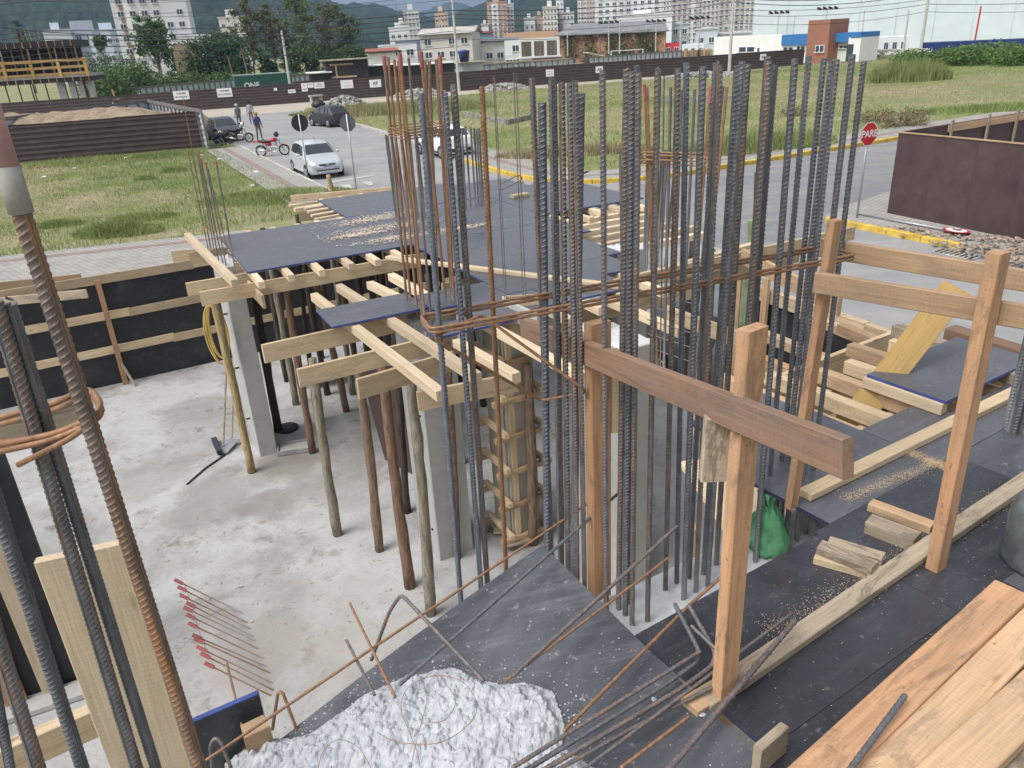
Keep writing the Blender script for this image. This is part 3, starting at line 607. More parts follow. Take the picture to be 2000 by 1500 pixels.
# ------------------------------------------------------------------ hoarding of black boards round the slab
wl0=at(0,800,ZF); wl2=at(595,667,ZF); wd=(wl2-wl0).normalized(); wnn=Vector((wd.y,-wd.x,0)); WT=2.33
ho=empty('site_hoarding',wl0,0,'black board hoarding with pine rails along the back of the slab','hoarding')
s=-9.0
while s<9.0:
    a=wl0+wd*s; b=wl0+wd*(s+2.195); m=(a+b)/2
    link('board_panel',boxmesh(2.21,.018,WT-.05-ZF,.001),PLYW,ho,Matrix.Translation((m.x,m.y,(WT-.05+ZF)/2))@basis(wd).to_4x4()); s+=2.2
for z,off,w in ((WT-.03,.03,.14),(1.73,.025,.13),(1.17,.025,.13)):
    s=-9+random.random()
    while s<9:
        L=random.uniform(2.4,3.4); a=wl0+wd*s+wnn*(off+random.uniform(0,.006)); b=wl0+wd*min(11.1,s+L)+wnn*(off+.004); dz=random.uniform(-.012,.012)
        board('rail',Vector((a.x,a.y,z+dz)),Vector((b.x,b.y,z-dz)),.025,w,PINE,ho); s+=L-.02
for p0,p1 in (((246,748),(186,545)),((760,640),(745,520))):
    b=at(*p0,ZF)+wnn*.06; board('stake',b,b+Vector((0,0,1.72)),.075,.035,HARD,ho,wnn)
b=at(262,744,ZF)+wnn*.25; board('brace',b,Vector((b.x,b.y,0))+wd*-.12-wnn*.2+Vector((0,0,1.0)),.03,.03,GREYW,ho)
loose('board',at(-40,590,WT-.1)+wnn*.1,at(170,570,WT-.1)+wnn*.1,.03,.13,GREYW,'grey weathered board hung on the inner face of the black hoarding',cat='board')
loose('board',at(-30,560,WT)+wnn*.09,at(158,540,WT)+wnn*.09,.03,.13,HARDL,'brown board standing along the top of the black hoarding',cat='board')
loose('board',at(337,502,WT+.02),at(402,497,WT+.02),.03,.2,PINE,'wide pine board at the hoarding top by the corner column',cat='board')
# street side hoarding
hA=at(1608,607,2.3); hB=at(1751,656,2.3); hd=(hB-hA).normalized(); hA.z=0; hn=Vector((-hd.y,hd.x,0))
if hn.x>0: hn=-hn
h2=empty('site_hoarding',(hA.x,hA.y,0),0,'black board hoarding with a pine top rail along the street side','hoarding')
s=-1.6
while s<7:
    a=hA+hd*s; b=hA+hd*(s+2.195); m=(a+b)/2
    link('board_panel',boxmesh(2.21,.018,2.28,.001),PLYW,h2,Matrix.Translation((m.x,m.y,1.14))@basis(hd).to_4x4())
    board('rail',Vector((a.x,a.y,2.24))+hn*.03,Vector((b.x,b.y,2.24))+hn*.03,.025,.14,PINE,h2); board('rail',Vector((a.x,a.y,1.3))+hn*.03,Vector((b.x,b.y,1.3))+hn*.03,.025,.12,PINE,h2)
    board('cap_rail',Vector((a.x,a.y,2.32)),Vector((b.x,b.y,2.32)),.09,.025,PINE,h2); s+=2.2
for px,py in ((1560,560),(1500,545)):
    q=at(px,py,2.3); k=(q-hA).dot(hd); q=hA+hd*k+hn*.1; board('stake',Vector((q.x,q.y,.6)),Vector((q.x,q.y,2.5)),.09,.05,HARDL,h2,hn)
# ------------------------------------------------------------------ right slab formwork
rf=empty('slab_formwork',FR.p(2,0,ZF),0,'broad deck of dusty black plywood sheets on heavy timber joists','formwork')
RS=[(-.0,1.05,-.62,0),(1.05,2.15,-.62,.02),(2.15,3.3,-.62,.02),(-.04,.25,-1.75,-.62),(.25,1.36,-1.75,-.62),(1.36,2.5,-1.75,-.62),(2.5,3.6,-1.75,-.62),(1.16,2.03,.02,.78),(2.03,2.5,.02,.47),(2.5,3.3,.02,.30),(1.38,2.0,.78,1.12),(.25,1.36,-2.9,-1.75)]
for k,a in enumerate(RS): plysheet('plywood_sheet',rect(FR,*a,gap=.001),ZD+jit(.001),.018,PLYN if a[3]<=.03 and a[0]<1.2 else PLY,EDGEK,rf)
plysheet('plywood_sheet',[FR.p(2.53,.30),FR.p(3.5,.30),FR.p(3.5,.79),FR.p(2.53,.79)],ZD+.085,.018,PLY,BLUE,rf)
plysheet('plywood_sheet',[FR.p(3.3,-.62),FR.p(4.4,-.62),FR.p(4.4,.30),FR.p(3.3,.30)],ZD+.012,.018,PLY,BLUE,rf)
board('edge_batten',FR.p(2.545,.31,ZD+.03),FR.p(2.545,.80,ZD+.03),.06,.07,PINE2,rf)
for u in (2.31,2.59,2.85,3.12,3.4): board('joist',FR.p(u,1.25+jit(.12),ZD-.06),FR.p(u+jit(.02),.1,ZD-.06),.075,.09,HARDL if u in(2.59,3.12) else PINE,rf)
for a_,b_,z_ in (((1495,655),(1640,715),2.95),((1480,700),(1600,750),2.85),((1560,610),(1700,668),2.8),((1640,640),(1790,700),2.9),((1500,760),(1640,815),2.8)): board('joist',at(*a_,z_),at(*b_,z_),.08,.08,random.choice([HARD,PINE,HARDL]),rf)
for u in (2.05,1.78): board('joist',FR.p(u,1.6+jit(.1),ZD-.065),FR.p(u,.3,ZD-.065),.075,.09,HARDL,rf)
for u,v0,v1 in ((.2,-.7,-2.6),(.8,-.7,-2.6),(1.4,-.7,-2.6),(2.0,-.7,-2.6),(.5,-.1,-.7),(1.5,0,-.7)): board('joist',FR.p(u,v0,ZD-.06),FR.p(u,v1,ZD-.06),.075,.09,PINE,rf)
for v in (.62,1.05,1.4): board('bearer',FR.p(1.7,v,ZD-.21),FR.p(4.2,v,ZD-.21),.04,.18,PINE,rf)
for v in (-.3,-1.3): board('bearer',FR.p(-.2,v,ZD-.21),FR.p(4.2,v,ZD-.21),.04,.18,PINE,rf)
for u,v in ((3.5,.55),(3.75,.35),(3.6,.95)): pass
loose('beam',at(1752,643,ZD+.03),at(2010,748,ZD+.03),.10,.08,GREYW,'grey heavy beam end lying outside the raised plywood sheet')
loose('beam',at(1855,650,ZD+.04),at(2060,716,ZD+.04),.12,.1,DARKW,'dark reddish beam lying out beyond the right deck edge')
# planks standing on a hidden stack inside the stair void
st=empty('plank_stack',FR.p(.9,.6,ZF),0,'stack of pale sawn planks in the void behind the core bars','planks')
for lay in range(9):
    for k in range(4):
        z=2.42-lay*.06
        if lay>0 and 0<k<3: continue
        board('plank',at(1352+k*33,905-k*8,z)+Vector((jit(.02),jit(.02),0)),at(1468+k*26,1075-k*20,z)+Vector((jit(.02),jit(.02),0)),.17,.045,PINE2 if lay==0 else HARDL,st)
for x,y in ((1360,915),(1465,1065),(1440,890),(1520,1010)): q=at(x,y,2.42); board('prop',Vector((q.x,q.y,ZF)),Vector((q.x,q.y,1.92)),.09,.09,HARDL,st,(0,1,0))
# battens lying on the deck
loose('batten',at(1372,1372,ZD+.02),at(2015,930,ZD+.02),.075,.035,GREYW,'long cement stained batten lying along the right deck past the guard posts')
loose('batten',at(1572,968,ZD+.02),at(1985,764,ZD+.02),.075,.035,PINE,'long pale batten lying beside the joist opening')
loose('batten',at(1345,1382,ZD+.02),at(1430,1330,ZD+.02),.075,.035,HARDL,'short batten butted against the foot of the near guard post')
OC='cut timber blocks on the right deck'
loose('block',at(1700,985,ZD+.02),at(1822,1030,ZD+.02),.06,.04,HARDL,'long narrow timber offcut nearest the joist opening',OC)
loose('block',at(1695,1022,ZD+.03),at(1790,1058,ZD+.03),.085,.06,GREYW,'single squat timber block with rounded edge on the deck',OC)
loose('block',at(1593,1085,ZD+.018),at(1718,1120,ZD+.018),.085,.035,PINE,'lower offcut of the small block pile beside the batten',OC)
loose('block',at(1600,1068,ZD+.053),at(1708,1110,ZD+.053),.07,.035,GREYW,'front top offcut of the small block pile',OC)
loose('block',at(1618,1060,ZD+.053),at(1725,1092,ZD+.053),.06,.03,GREYW,'rear top offcut of the small block pile',OC)
# stacked planks at the lower right
PL='sawn planks piled at the deck corner'
def plank4(a,b,w,t,z,mat,lab): loose('plank',at(*a,z),at(*b,z),w,t,mat,lab,PL,cat='plank')
plank4((1975,1158),(1560,1545),.118,.045,3.40,HARD,'orange tinged sawn plank edging the pile on the deck')
plank4((2045,1200),(1690,1560),.118,.045,3.38,HARDL,'sawn plank with mould specks, second in the pile')
plank4((2120,1270),(1790,1580),.13,.045,3.41,HARDL,'smooth pale plank, outer one on top of the pile')
plank4((1985,1195),(1620,1545),.11,.045,3.345,GREYW,'rough grey plank beneath the orange tinged one')
plank4((2150,1300),(1840,1600),.14,.045,3.355,GREYW,'rough grey plank under the pale outer one')
for u in (.1,.7,1.3): board('joist',FR.p(u,-.75,3.285),FR.p(u,-1.6,3.285),.07,.07,PINE,rf)
plank4((1930,1395),(2060,1480),.12,.05,3.30,PINE,'short pine plank crossing under the pile at the edge')
loose('board',at(1478,1485,ZD+.06),at(1530,1440,ZD+.06),.03,.11,GREYW,'small pale board stub standing on edge by the dirty plywood',cat='board')
# ------------------------------------------------------------------ guard rails
def gpost(b,t,w,d,mat,lab,F=FR,grp=None,cat='post'):
    o=board('guard_post',b,t,d,w,mat,None,(-F.v)); return tag(o,lab,cat,grp)
pM=at(1413,1365,ZD); gpost(pM,up(pM,1471,640),.042,.078,HARD,'light brown guard post with a knot carrying the dark rail end')
loose('board',up(pM,1412,955)+Vector((-.005,.055,0)),up(pM,1424,830)+Vector((-.005,.055,0)),.03,.10,GREYW,'grey stained backing board nailed behind the near guard post',upv=(1,0,0),cat='board')
pR=at(1826,1108,ZD); gpost(pR,up(pR,1952,492),.05,.07,HARD,'slim orange guard post standing alone on the right deck')
pL=at(1172,1165,ZD-.32); gpost(pL,up(pL,1168,628),.05,.10,HARD,'orange red guard post at the corner of the near plywood')
loose('board',up(pL,1187,850)+Vector((0.03,.03,0)),up(pL,1184,690)+Vector((0.03,.03,0)),.05,.03,PINE,'short pale cleat nailed to the orange red guard post',upv=(0,1,0),cat='board')
pS=at(1545,990,ZD); pSt=up(pS,1632,430); gpost(pS,pSt,.035,.055,HARD,'tall orange post beside the bars, carrying the pale rails')
# dark rail
rd0=up(pL,1020,672); r1=up(pM,1445,812); dd=(r1-rd0); tdir=dd.normalized(); offv=Vector((tdir.y,-tdir.x,0))
if offv.y>0: offv=-offv
e1=at(1660,905,4.0)
b0=up(pL+offv*.04,1135,684); b1=up(pM+offv*.05,1440,808)
rl=(b1-b0)
def prj(p):
    q=p-Vector((0,0,CAMH)); z=q.dot(CF); return 1000+FPX*q.dot(CR)/z
def cut(x,lo=-1.5,hi=3.0):
    for _ in range(50):
        m=(lo+hi)/2
        if prj(b0+rl*m)<x: lo=m
        else: hi=m
    return b0+rl*m
loose('guard_rail',cut(1022),cut(1657,0,1.6),.032,.098,DARKW,'dark weathered guard rail running past the core bars to a sawn end',cat='rail')
# pale rails on the right
q0=up(pS,1600,545)+Vector((.0,-.07,0)); q1=up(pR,1850,605)+Vector((0,.09,0)); ql=q1-q0
loose('guard_rail',q0-ql*.12,q1+ql*.75,.028,.085,HARDL,'pale knotty guard rail between the slim orange post and the tall one',cat='rail')
loose('guard_rail',q0-ql*.30+Vector((.22,.42,.02)),q1+ql*.9+Vector((.22,.42,.0)),.028,.085,HARDL,'second pale guard rail parallel behind the knotty one',cat='rail')
pq0,pq1=at(1650,845,ZD-.25),up(at(1735,710,ZD),1868,562); loose('plank',pq0,pq1,.03,.17,YELW,'broad yellow shuttering plank leaning out through the joist opening',upv=(pq1-pq0).cross((pq0+pq1)/2-Vector((0,0,CAMH))).normalized(),cat='plank')
# boards spanning behind the bars
loose('board',at(1200,560,ZD-.04),at(1668,455,ZD-.05),.03,.14,PINE,'long pine board on edge spanning behind the core bars toward the road',cat='board')
loose('board',at(1300,610,ZD-.1),at(1455,668,ZD-.1),.03,.13,PINE,'pine board on edge tying the props behind the core',cat='board')
loose('board',at(1180,585,ZD-.1),at(1330,650,ZD-.1),.07,.07,PINE2,'square pine joist end poking toward the core bars',cat='board')
loose('board',at(1240,545,ZD-.06),at(1480,478,ZD-.06),.07,.07,PINE2,'square pine joist lying behind the core bars',cat='board')
loose('board',at(1310,560,ZD-.2),at(1560,500,ZD-.2),.03,.13,PINE,'lower pine board running behind the core bars',cat='board')
loose('board',at(1450,500,ZD-.0),at(1640,600,ZD-.0),.035,.15,HARDL,'brown board nailed between the mossy prop and the tall orange post',cat='board')
# ------------------------------------------------------------------ near plywood sheet carrying the concrete heap
c0=at(1060,1065,ZD+.02); RDIR=(at(1470,1470,ZD+.02)-c0).normalized(); LDIR=Vector((math.cos(R(211)),math.sin(R(211)),0))
def nply(a,s):
    """a metres along the right edge, s metres towards the left (sags)"""
    p=c0+RDIR*a+LDIR*s; p.z=ZD+.022-.235*s-.05*s*s*(1 if s>0 else 0); return p
NA,NS=12,12; vs=[nply(-.0+1.9*i/NA,1.75*j/NS) for i in range(NA+1) for j in range(NS+1)]
vb=[v-Vector((0,0,.018)) for v in vs]; k=NS+1; nb=len(vs)
fs=[(i*k+j,i*k+j+1,(i+1)*k+j+1,(i+1)*k+j) for i in range(NA) for j in range(NS)]; mi=[0]*len(fs)
fs+=[tuple(nb+q for q in f[::-1]) for f in fs[:NA*NS]]; mi+=[0]*(NA*NS)
for i in range(NA):
    for j in (0,NS): fs.append((i*k+j,(i+1)*k+j,nb+(i+1)*k+j,nb+i*k+j)); mi.append(1)
for j in range(NS):
    for i in (0,NA): fs.append((i*k+j,i*k+j+1,nb+i*k+j+1,nb+i*k+j)); mi.append(1)
me=mesh(vs+vb,fs,mi); bm=bmesh.new(); bm.from_mesh(me); bmesh.ops.recalc_face_normals(bm,faces=bm.faces); bm.to_mesh(me); bm.free()
tag(link('plywood_sheet',me,[PLYD,EDGE]),'sagging cement splashed black plywood sheet carrying the white concrete heap','plywood')
# --- heap of fresh white concrete
def plyat(x,y):
    d=ray(x,y); lo,hi=.3,6.0
    for _ in range(40):
        m=(lo+hi)/2; p=Vector((0,0,CAMH))+d*m; q=p-c0; A=np.array([[RDIR.x,LDIR.x],[RDIR.y,LDIR.y]]); a,s=np.linalg.solve(A,[q.x,q.y])
        if p.z>nply(a,s).z: lo=m
        else: hi=m
    return a,s
outl=[plyat(*p) for p in ((430,1490),(520,1445),(600,1425),(655,1385),(720,1350),(800,1318),(880,1302),(945,1322),(1000,1326),(1050,1330),(1090,1352),(1110,1390),(1118,1420),(1105,1455),(1180,1490),(1230,1530),(1150,1600),(900,1650),(600,1620),(430,1560))]
hs_=[];N=210
ax=[p[0] for p in outl]; sx=[p[1] for p in outl]; A0_,A1_,S0_,S1_=min(ax)-.02,max(ax)+.02,min(sx)-.02,max(sx)+.02
gi=np.linspace(A0_,A1_,N); gj=np.linspace(S0_,S1_,N); GA,GS=np.meshgrid(gi,gj,indexing='ij'); ins=inpoly(GA.ravel(),GS.ravel(),outl).reshape(N,N)
dd=np.full((N,N),9.)
for (a1,s1),(a2,s2) in zip(outl,outl[1:]+outl[:1]):
    L2=(a2-a1)**2+(s2-s1)**2; t=np.clip(((GA-a1)*(a2-a1)+(GS-s1)*(s2-s1))/L2,0,1); dd=np.minimum(dd,np.hypot(GA-a1-t*(a2-a1),GS-s1-t*(s2-s1)))
_r=np.random.default_rng(77).random((19,19)); ii=np.linspace(0,17.999,N); i0=ii.astype(int); f_=ii-i0
en=_r[np.ix_(i0,i0)]*(1-f_)[:,None]*(1-f_)[None]+_r[np.ix_(i0+1,i0)]*f_[:,None]*(1-f_)[None]+_r[np.ix_(i0,i0+1)]*(1-f_)[:,None]*f_[None]+_r[np.ix_(i0+1,i0+1)]*f_[:,None]*f_[None]
dd=dd-.03*en; ins=ins&(dd>0); dd=np.maximum(dd,0)
def cellnoise(X,Y,n,sc,seed):
    r=np.random.default_rng(seed); px=r.uniform(X.min(),X.max(),n); py=r.uniform(Y.min(),Y.max(),n); rad=r.uniform(.5,1.3,n)*sc; o=np.zeros_like(X)
    for a,b,c in zip(px,py,rad): 
        d2=((X-a)**2+(Y-b)**2)/c**2; m=d2<1; o[m]=np.maximum(o[m],c*np.sqrt(1-d2[m]))
    return o
fr_=np.zeros((N,N))
for q,(n_,am) in enumerate(((6,.05),(14,.028),(30,.016),(60,.010),(105,.006))):
    r_=np.random.default_rng(40+q).random((n_+1,n_+1)); ii=np.linspace(0,n_-1e-6,N); i0=ii.astype(int); f_=ii-i0; fx_,fy_=f_[:,None],f_[None,:]; A_,B_,C_,D_=r_[np.ix_(i0,i0)],r_[np.ix_(i0+1,i0)],r_[np.ix_(i0,i0+1)],r_[np.ix_(i0+1,i0+1)]
    fr_+=am*(A_*(1-fx_)*(1-fy_)+B_*fx_*(1-fy_)+C_*(1-fx_)*fy_+D_*fx_*fy_-.35)
H=np.where(ins,np.minimum(dd*.45,.018+dd*.11),-.02); H=H+np.where(ins,cellnoise(GA,GS,330,.04,1)*.35+cellnoise(GA,GS,1400,.018,2)*.55+cellnoise(GA,GS,4500,.009,3)*.9+fr_,0)*np.clip(dd/.05,.35,1)
idx=-np.ones((N,N),int); V=[]
for i in range(N):
    for j in range(N):
        p=nply(gi[i],gj[j]); p.z+=H[i,j]; V.append(p)
F=[(i*N+j,i*N+j+1,(i+1)*N+j+1,(i+1)*N+j) for i in range(N-1) for j in range(N-1) if ins[i,j] or ins[i+1,j] or ins[i,j+1] or ins[i+1,j+1]]
t=NT('fresh_concrete'); co=t.co(rand=False); n1=t.noise(co,22,6,.7); n2=t.noise(co,120,4,.7); t.bump(n2,.5,.004)
FRESH=t.out(t.ramp(n1,[(.3,(.30,.31,.33)),(.6,(.50,.515,.54))]),.75,0,.4)
me=mesh(V,F); bm=bmesh.new(); bm.from_mesh(me); bmesh.ops.delete(bm,geom=[v for v in bm.verts if not v.link_faces],context='VERTS'); bmesh.ops.recalc_face_normals(bm,faces=bm.faces); bm.to_mesh(me); bm.free()
tag(link('concrete_heap',me,FRESH),'lumpy heap of fresh white concrete dumped on the dirty plywood','concrete heap')
V=[];F=[];b=0; srcs=[(np.array([x.co for x in me_.vertices]),np.array([list(p.vertices) for p in me_.polygons])) for me_ in rocks]
for q in range(300):
    k=random.randrange(0,14); t=random.random(); (a1,s1),(a2,s2)=outl[k],outl[k+1]; p=nply(a1+(a2-a1)*t+random.gauss(0,.035),s1+(s2-s1)*t+random.gauss(0,.035)); v,f=random.choice(srcs); r=random.choice((.0015,.002,.003,.004,.006)); V.append(v*r*np.array([1,1,.7])+np.array([p.x,p.y,p.z+r*.3])); F.append(f+b); b+=len(v)
me_=mesh_np(np.vstack(V),np.vstack(F)); tag(link('concrete_crumbs',me_,FRESH),'crumbs of fresh concrete scattered round the edge of the heap','concrete',None,'stuff')
# spatter of cement crumbs on the sheet
SP=[];SF=[]; b=0
for q in range(420):
    a,s=random.uniform(.02,1.7),random.uniform(.02,1.3); p=nply(a,s); r=random.choice([.0015,.002,.003,.004,.012 if random.random()<.12 else .002]); n=6; z=p.z+.0025
    ring=[(p.x+r*math.cos(6.283*k/n)*random.uniform(.5,1.3),p.y+r*math.sin(6.283*k/n)*random.uniform(.5,1.3),z) for k in range(n)]
    SP+=ring+[(p.x,p.y,z+r*.4)]; SF+=[(b+k,b+(k+1)%n,b+n) for k in range(n)]; b+=n+1
tag(link('cement_spatter',mesh(SP,SF),FRESH),'small dried cement crumbs spattered over the near plywood','cement',None,'stuff')
# side form with blue edge under the sheet
s0=at(320,1510,ZD-.35); s1=at(522,1418,ZD-.35); dirn=(s1-s0).normalized()
board('x',s0,s1,.02,.35,PLYN,None,(0,0,1)).name='form_board'
fb=bpy.data.objects['form_board']; tag(fb,'black form board with blue painted top edge beside the concrete heap','board'); 
board('painted_edge',s0+Vector((0,0,.178)),s1+Vector((0,0,.178)),.022,.008,BLUE,fb)
loose('block',at(478,1448,ZD-.28),at(525,1425,ZD-.28),.07,.11,HARDL,'square timber block nailed to the blue edged form board',cat='block')
# ------------------------------------------------------------------ left: column form in the foreground
lf=empty('wall_form',at(130,1335,ZF),0,'black form panels braced with upright boards at the slab corner','formwork')
l0=at(172,1326,ZF); l1=at(-160,1440,ZF); ld=(l1-l0).normalized(); lnn=Vector((-ld.y,ld.x,0)); lnn=lnn if lnn.y<0 else -lnn
m=(l0+l1)/2; link('form_panel',boxmesh((l1-l0).length,.02,2.35),PLYW,lf,Matrix.Translation((m.x,m.y,ZF+1.18))@basis(ld).to_4x4())
for px,mt,w in ((108,PINE2,.15),(38,HARD,.15),(-40,HARDL,.14)):
    q=at(px,1345+(.35*(120-px)),ZF)+lnn*.05; board('upright',q,q+Vector((0,0,2.45)),w,.03,mt,lf,lnn)
board('sole_plate',l0+lnn*.1+Vector((.1,0,.03)),l1+lnn*.1+Vector((0,0,.03)),.2,.05,COLM,lf)
pb=Vector((0,0,CAMH))+ray(152,1078)*1.95
loose('plank',Vector((pb.x,pb.y,2.3)),pb,.205,.028,PINE2,'wide clean pine plank standing upright behind the near rusty bars',upv=(.3,-1,0),cat='plank')
q=Vector((0,0,CAMH))+ray(20,1480)*2.6; q2=Vector((0,0,CAMH))+ray(200,1400)*2.75; loose('beam',q-(q2-q)*.6,q2,.05,.12,PINE,'pine beam crossing below behind the upright plank',cat='beam')
q=Vector((0,0,CAMH))+ray(-60,860)*2.2; q2=Vector((0,0,CAMH))+ray(150,806)*2.35; loose('board',q,q2,.03,.10,GREYW,'grey board end poking out behind the stirrups',cat='board')
# ------------------------------------------------------------------ reinforcing bars
def steel(name,rust,dark=(.125,.13,.145),rc=(.33,.175,.085),splash=0.0):
    t=NT(name); co=t.co((75,75,2.2)); f=t.noise(co,1.0,6,.7,.4); fine=t.noise(t.co((60,60,18)),1,4,.7); br=t.noise(t.co((3,3,.7)),1,3)
    col=t.ramp(fine,[(.3,mul(dark,.7)),(.7,mul(dark,1.6))]); a,b=.72-rust*.5,.86-rust*.45
    rf_=t.ramp(f,[(a,g(0)),(b,g(.85))]); rcol=t.ramp(fine,[(.3,mul(rc,.55)),(.7,mul(rc,1.25))]); col=t.mix(rf_,col,rcol)
    xy=t.n('SeparateXYZ'); t.l(t.co(rand=False),xy.inputs[0]); lowz=t.n('MapRange'); lowz.inputs['From Min'].default_value=.55; lowz.inputs['From Max'].default_value=.15; t.l(xy.outputs['Z'],lowz.inputs[0])
    cs_=t.mix(1.0,lowz.outputs[0],t.ramp(br,[(.42,g(0)),(.58,g(.7))]),'MULTIPLY'); col=t.mix(cs_,col,(.40,.41,.42))
    if splash: col=t.mix(t.ramp(br,[(.55,g(0)),(.62,g(splash))]),col,(.45,.45,.44))
    t.bump(fine,.25,.001); return t.out(col,.55,.25,.5)
STL=[steel('bar_steel',.31,(.115,.12,.132)),steel('bar_steel_rusting',.50,(.12,.12,.128)),steel('bar_rusty',.95,(.19,.115,.075),(.33,.18,.095)),steel('bar_rust_cement',.85,(.16,.12,.09),(.29,.19,.13),.8),steel('bar_bluish',.25,(.13,.14,.165)),steel('bar_brown_near',.55,(.135,.105,.092),(.36,.175,.075))]
REDCAP=plain('red_plastic_cap',(.33,.10,.095),.55,0,.3,9)
def barmesh(L,r,ribs=True,n=10,spk=1.3):
    V=[];F=[]
    a=np.arange(n)*2*math.pi/n; ring=np.stack([np.cos(a)*r,np.sin(a)*r],1)
    V.append(np.hstack([ring,np.zeros((n,1))])); V.append(np.hstack([ring,np.full((n,1),L)])); V.append(np.array([[0,0,0],[0,0,L]]))
    i=np.arange(n); F+= [np.stack([i,(i+1)%n,n+(i+1)%n,n+i],1)]
    F.append(np.stack([n+i,n+(i+1)%n,np.full(n,2*n+1),np.full(n,2*n+1)],1))
    b=2*n+2
    if ribs:
        sp=spk*r; h=(.15 if spk<1.3 else .24)*r; m=7; ks=np.arange(int(L/sp)); th=np.linspace(-1.25,1.25,m); tap=np.cos(th/1.25*math.pi/2)**.5
        for s,ph in ((0.0,0.0),(math.pi,.5)):
            ang=s+th; zz=th*r*.55
            for dz,dr in ((-.26*r,0),(0,1),(.26*r,0)):
                rr=r*.99+h*dr*tap
                P=np.stack([np.cos(ang)*rr,np.sin(ang)*rr,zz+dz],1)
                Q=np.repeat(P[None],len(ks),0); Q[:,:,2]+=(ks[:,None]+ph)*sp+r; V.append(Q.reshape(-1,3))
            K=len(ks)*m; j=np.arange(m-1)
            base=(np.arange(len(ks))*m)[:,None]+j[None]; base=base.ravel()
            for lo,hi in ((0,K),(K,2*K)): F.append(np.stack([b+lo+base,b+lo+base+1,b+hi+base+1,b+hi+base],1))
            b+=3*K
        # longitudinal ribs
        for s in (math.pi/2,-math.pi/2):
            w=.16
            pts=[[math.cos(s-w)*r,math.sin(s-w)*r],[math.cos(s-w*.6)*(r+h*.8),math.sin(s-w*.6)*(r+h*.8)],[math.cos(s+w*.6)*(r+h*.8),math.sin(s+w*.6)*(r+h*.8)],[math.cos(s+w)*r,math.sin(s+w)*r]]
            q=np.array([[x,y,z] for z in (0,L) for x,y in pts]); V.append(q)
            F.append(np.array([[b+k,b+k+1,b+4+k+1,b+4+k] for k in range(3)]+[[b+4,b+5,b+6,b+7]])); b+=8
    V=np.vstack(V); Q=np.vstack([np.asarray(f) for f in F])
    # the top cap uses degenerate quads: rebuild through from_pydata only for those
    tri=[tuple(dict.fromkeys(q)) for q in Q.tolist()]
    me=bpy.data.meshes.new('bar'); me.from_pydata(V.tolist(),[],tri); me.update(); return me
def rb(parent,base,top,r,mat,ribs=True,name='rebar',cap=0,twist=None,spk=1.55,capk=1.0):
    d=top-base; M=Matrix.Translation(base)@d.to_track_quat('Z','Y').to_matrix().to_4x4()@Matrix.Rotation(random.uniform(0,6.28) if twist is None else twist,4,'Z')
    o=link(name,barmesh(d.length,r,ribs,10 if ribs else 7,spk),STL[mat],parent,M)
    if cap:
        L=d.length; MB().lathe([(r*1.4*capk,0),(r*1.45*capk,cap),(r*1.2*capk,cap+.003)],10,Matrix.Translation((0,0,L-cap+.01))).build('plastic_cap',REDCAP,o,local=True)
    return o
def bar_px(parent,xt,yt,xb,yb,z,r,mat,zbase=None,ribs=True,cap=0):
    b=at(xb,yb,z); t=up(b,xt,yt); d=(t-b)
    if zbase is not None: b=b+d*((zbase-b.z)/d.z)
    return rb(parent,b,t,r,mat,ribs,cap=cap)
# core, right run: bases on the cast top
for xt,yt,xb,yb,m in ((1688,119,1571,1055,0),(1665,106,1553,1067,0),(1634,116,1532,1076,0),(1625,119,1522,1040,0),(1609,114,1512,1036,0),(1580,109,1490,1067,0),(1553,114,1474,1110,0),(1514,128,1436,1100,0),(1499,110,1427,1112,1),(1502,125,1422,1130,1),
 (1460,125,1398,1116,1),(1449,120,1381,1160,0),(1440,128,1373,1135,0),(1406,128,1358,1169,1),(1398,123,1345,1141,0),(1373,130,1335,1184,0),(1341,123,1321,1151,4),(1324,134,1299,1166,1),(1285,134,1264,1227,1),(1247,143,1234,1235,1),(1234,140,1221,1216,0),(1224,134,1208,1204,1),(1244,128,1226,1190,0)):
    bar_px(core,xt,yt,xb,yb,ZC-.03,.0114 if xt>1500 else .0108,m,zbase=ZC-.25)
# core, left limb: bars come up past the edge of the near plywood
for xt,yt,xb,yb,r,m in ((822,182,897,1138,.0122,4),(868,182,936,1103,.0122,4),(886,165,949,1096,.0118,1),(941,169,986,1072,.0112,2),(1039,152,1076,1050,.0118,1),(1059,200,1069,1052,.0150,4),(1077,152,1094,1076,.0122,0),(1097,161,1109,1086,.0125,1),(1113,161,1127,1098,.0110,1),(1123,158,1141,1112,.0110,1),(1134,182,1121,1090,.0145,4),(1177,138,1184,1150,.0112,1),(1083,155,1098,1060,.008,1)):
    b=at(xb,yb,3.15)
    bar_px(core,xt,yt,xb,yb,3.15,r*.9,m,zbase=2.45)
bar_px(core,1477,337,1455,1090,ZC,.007,0)
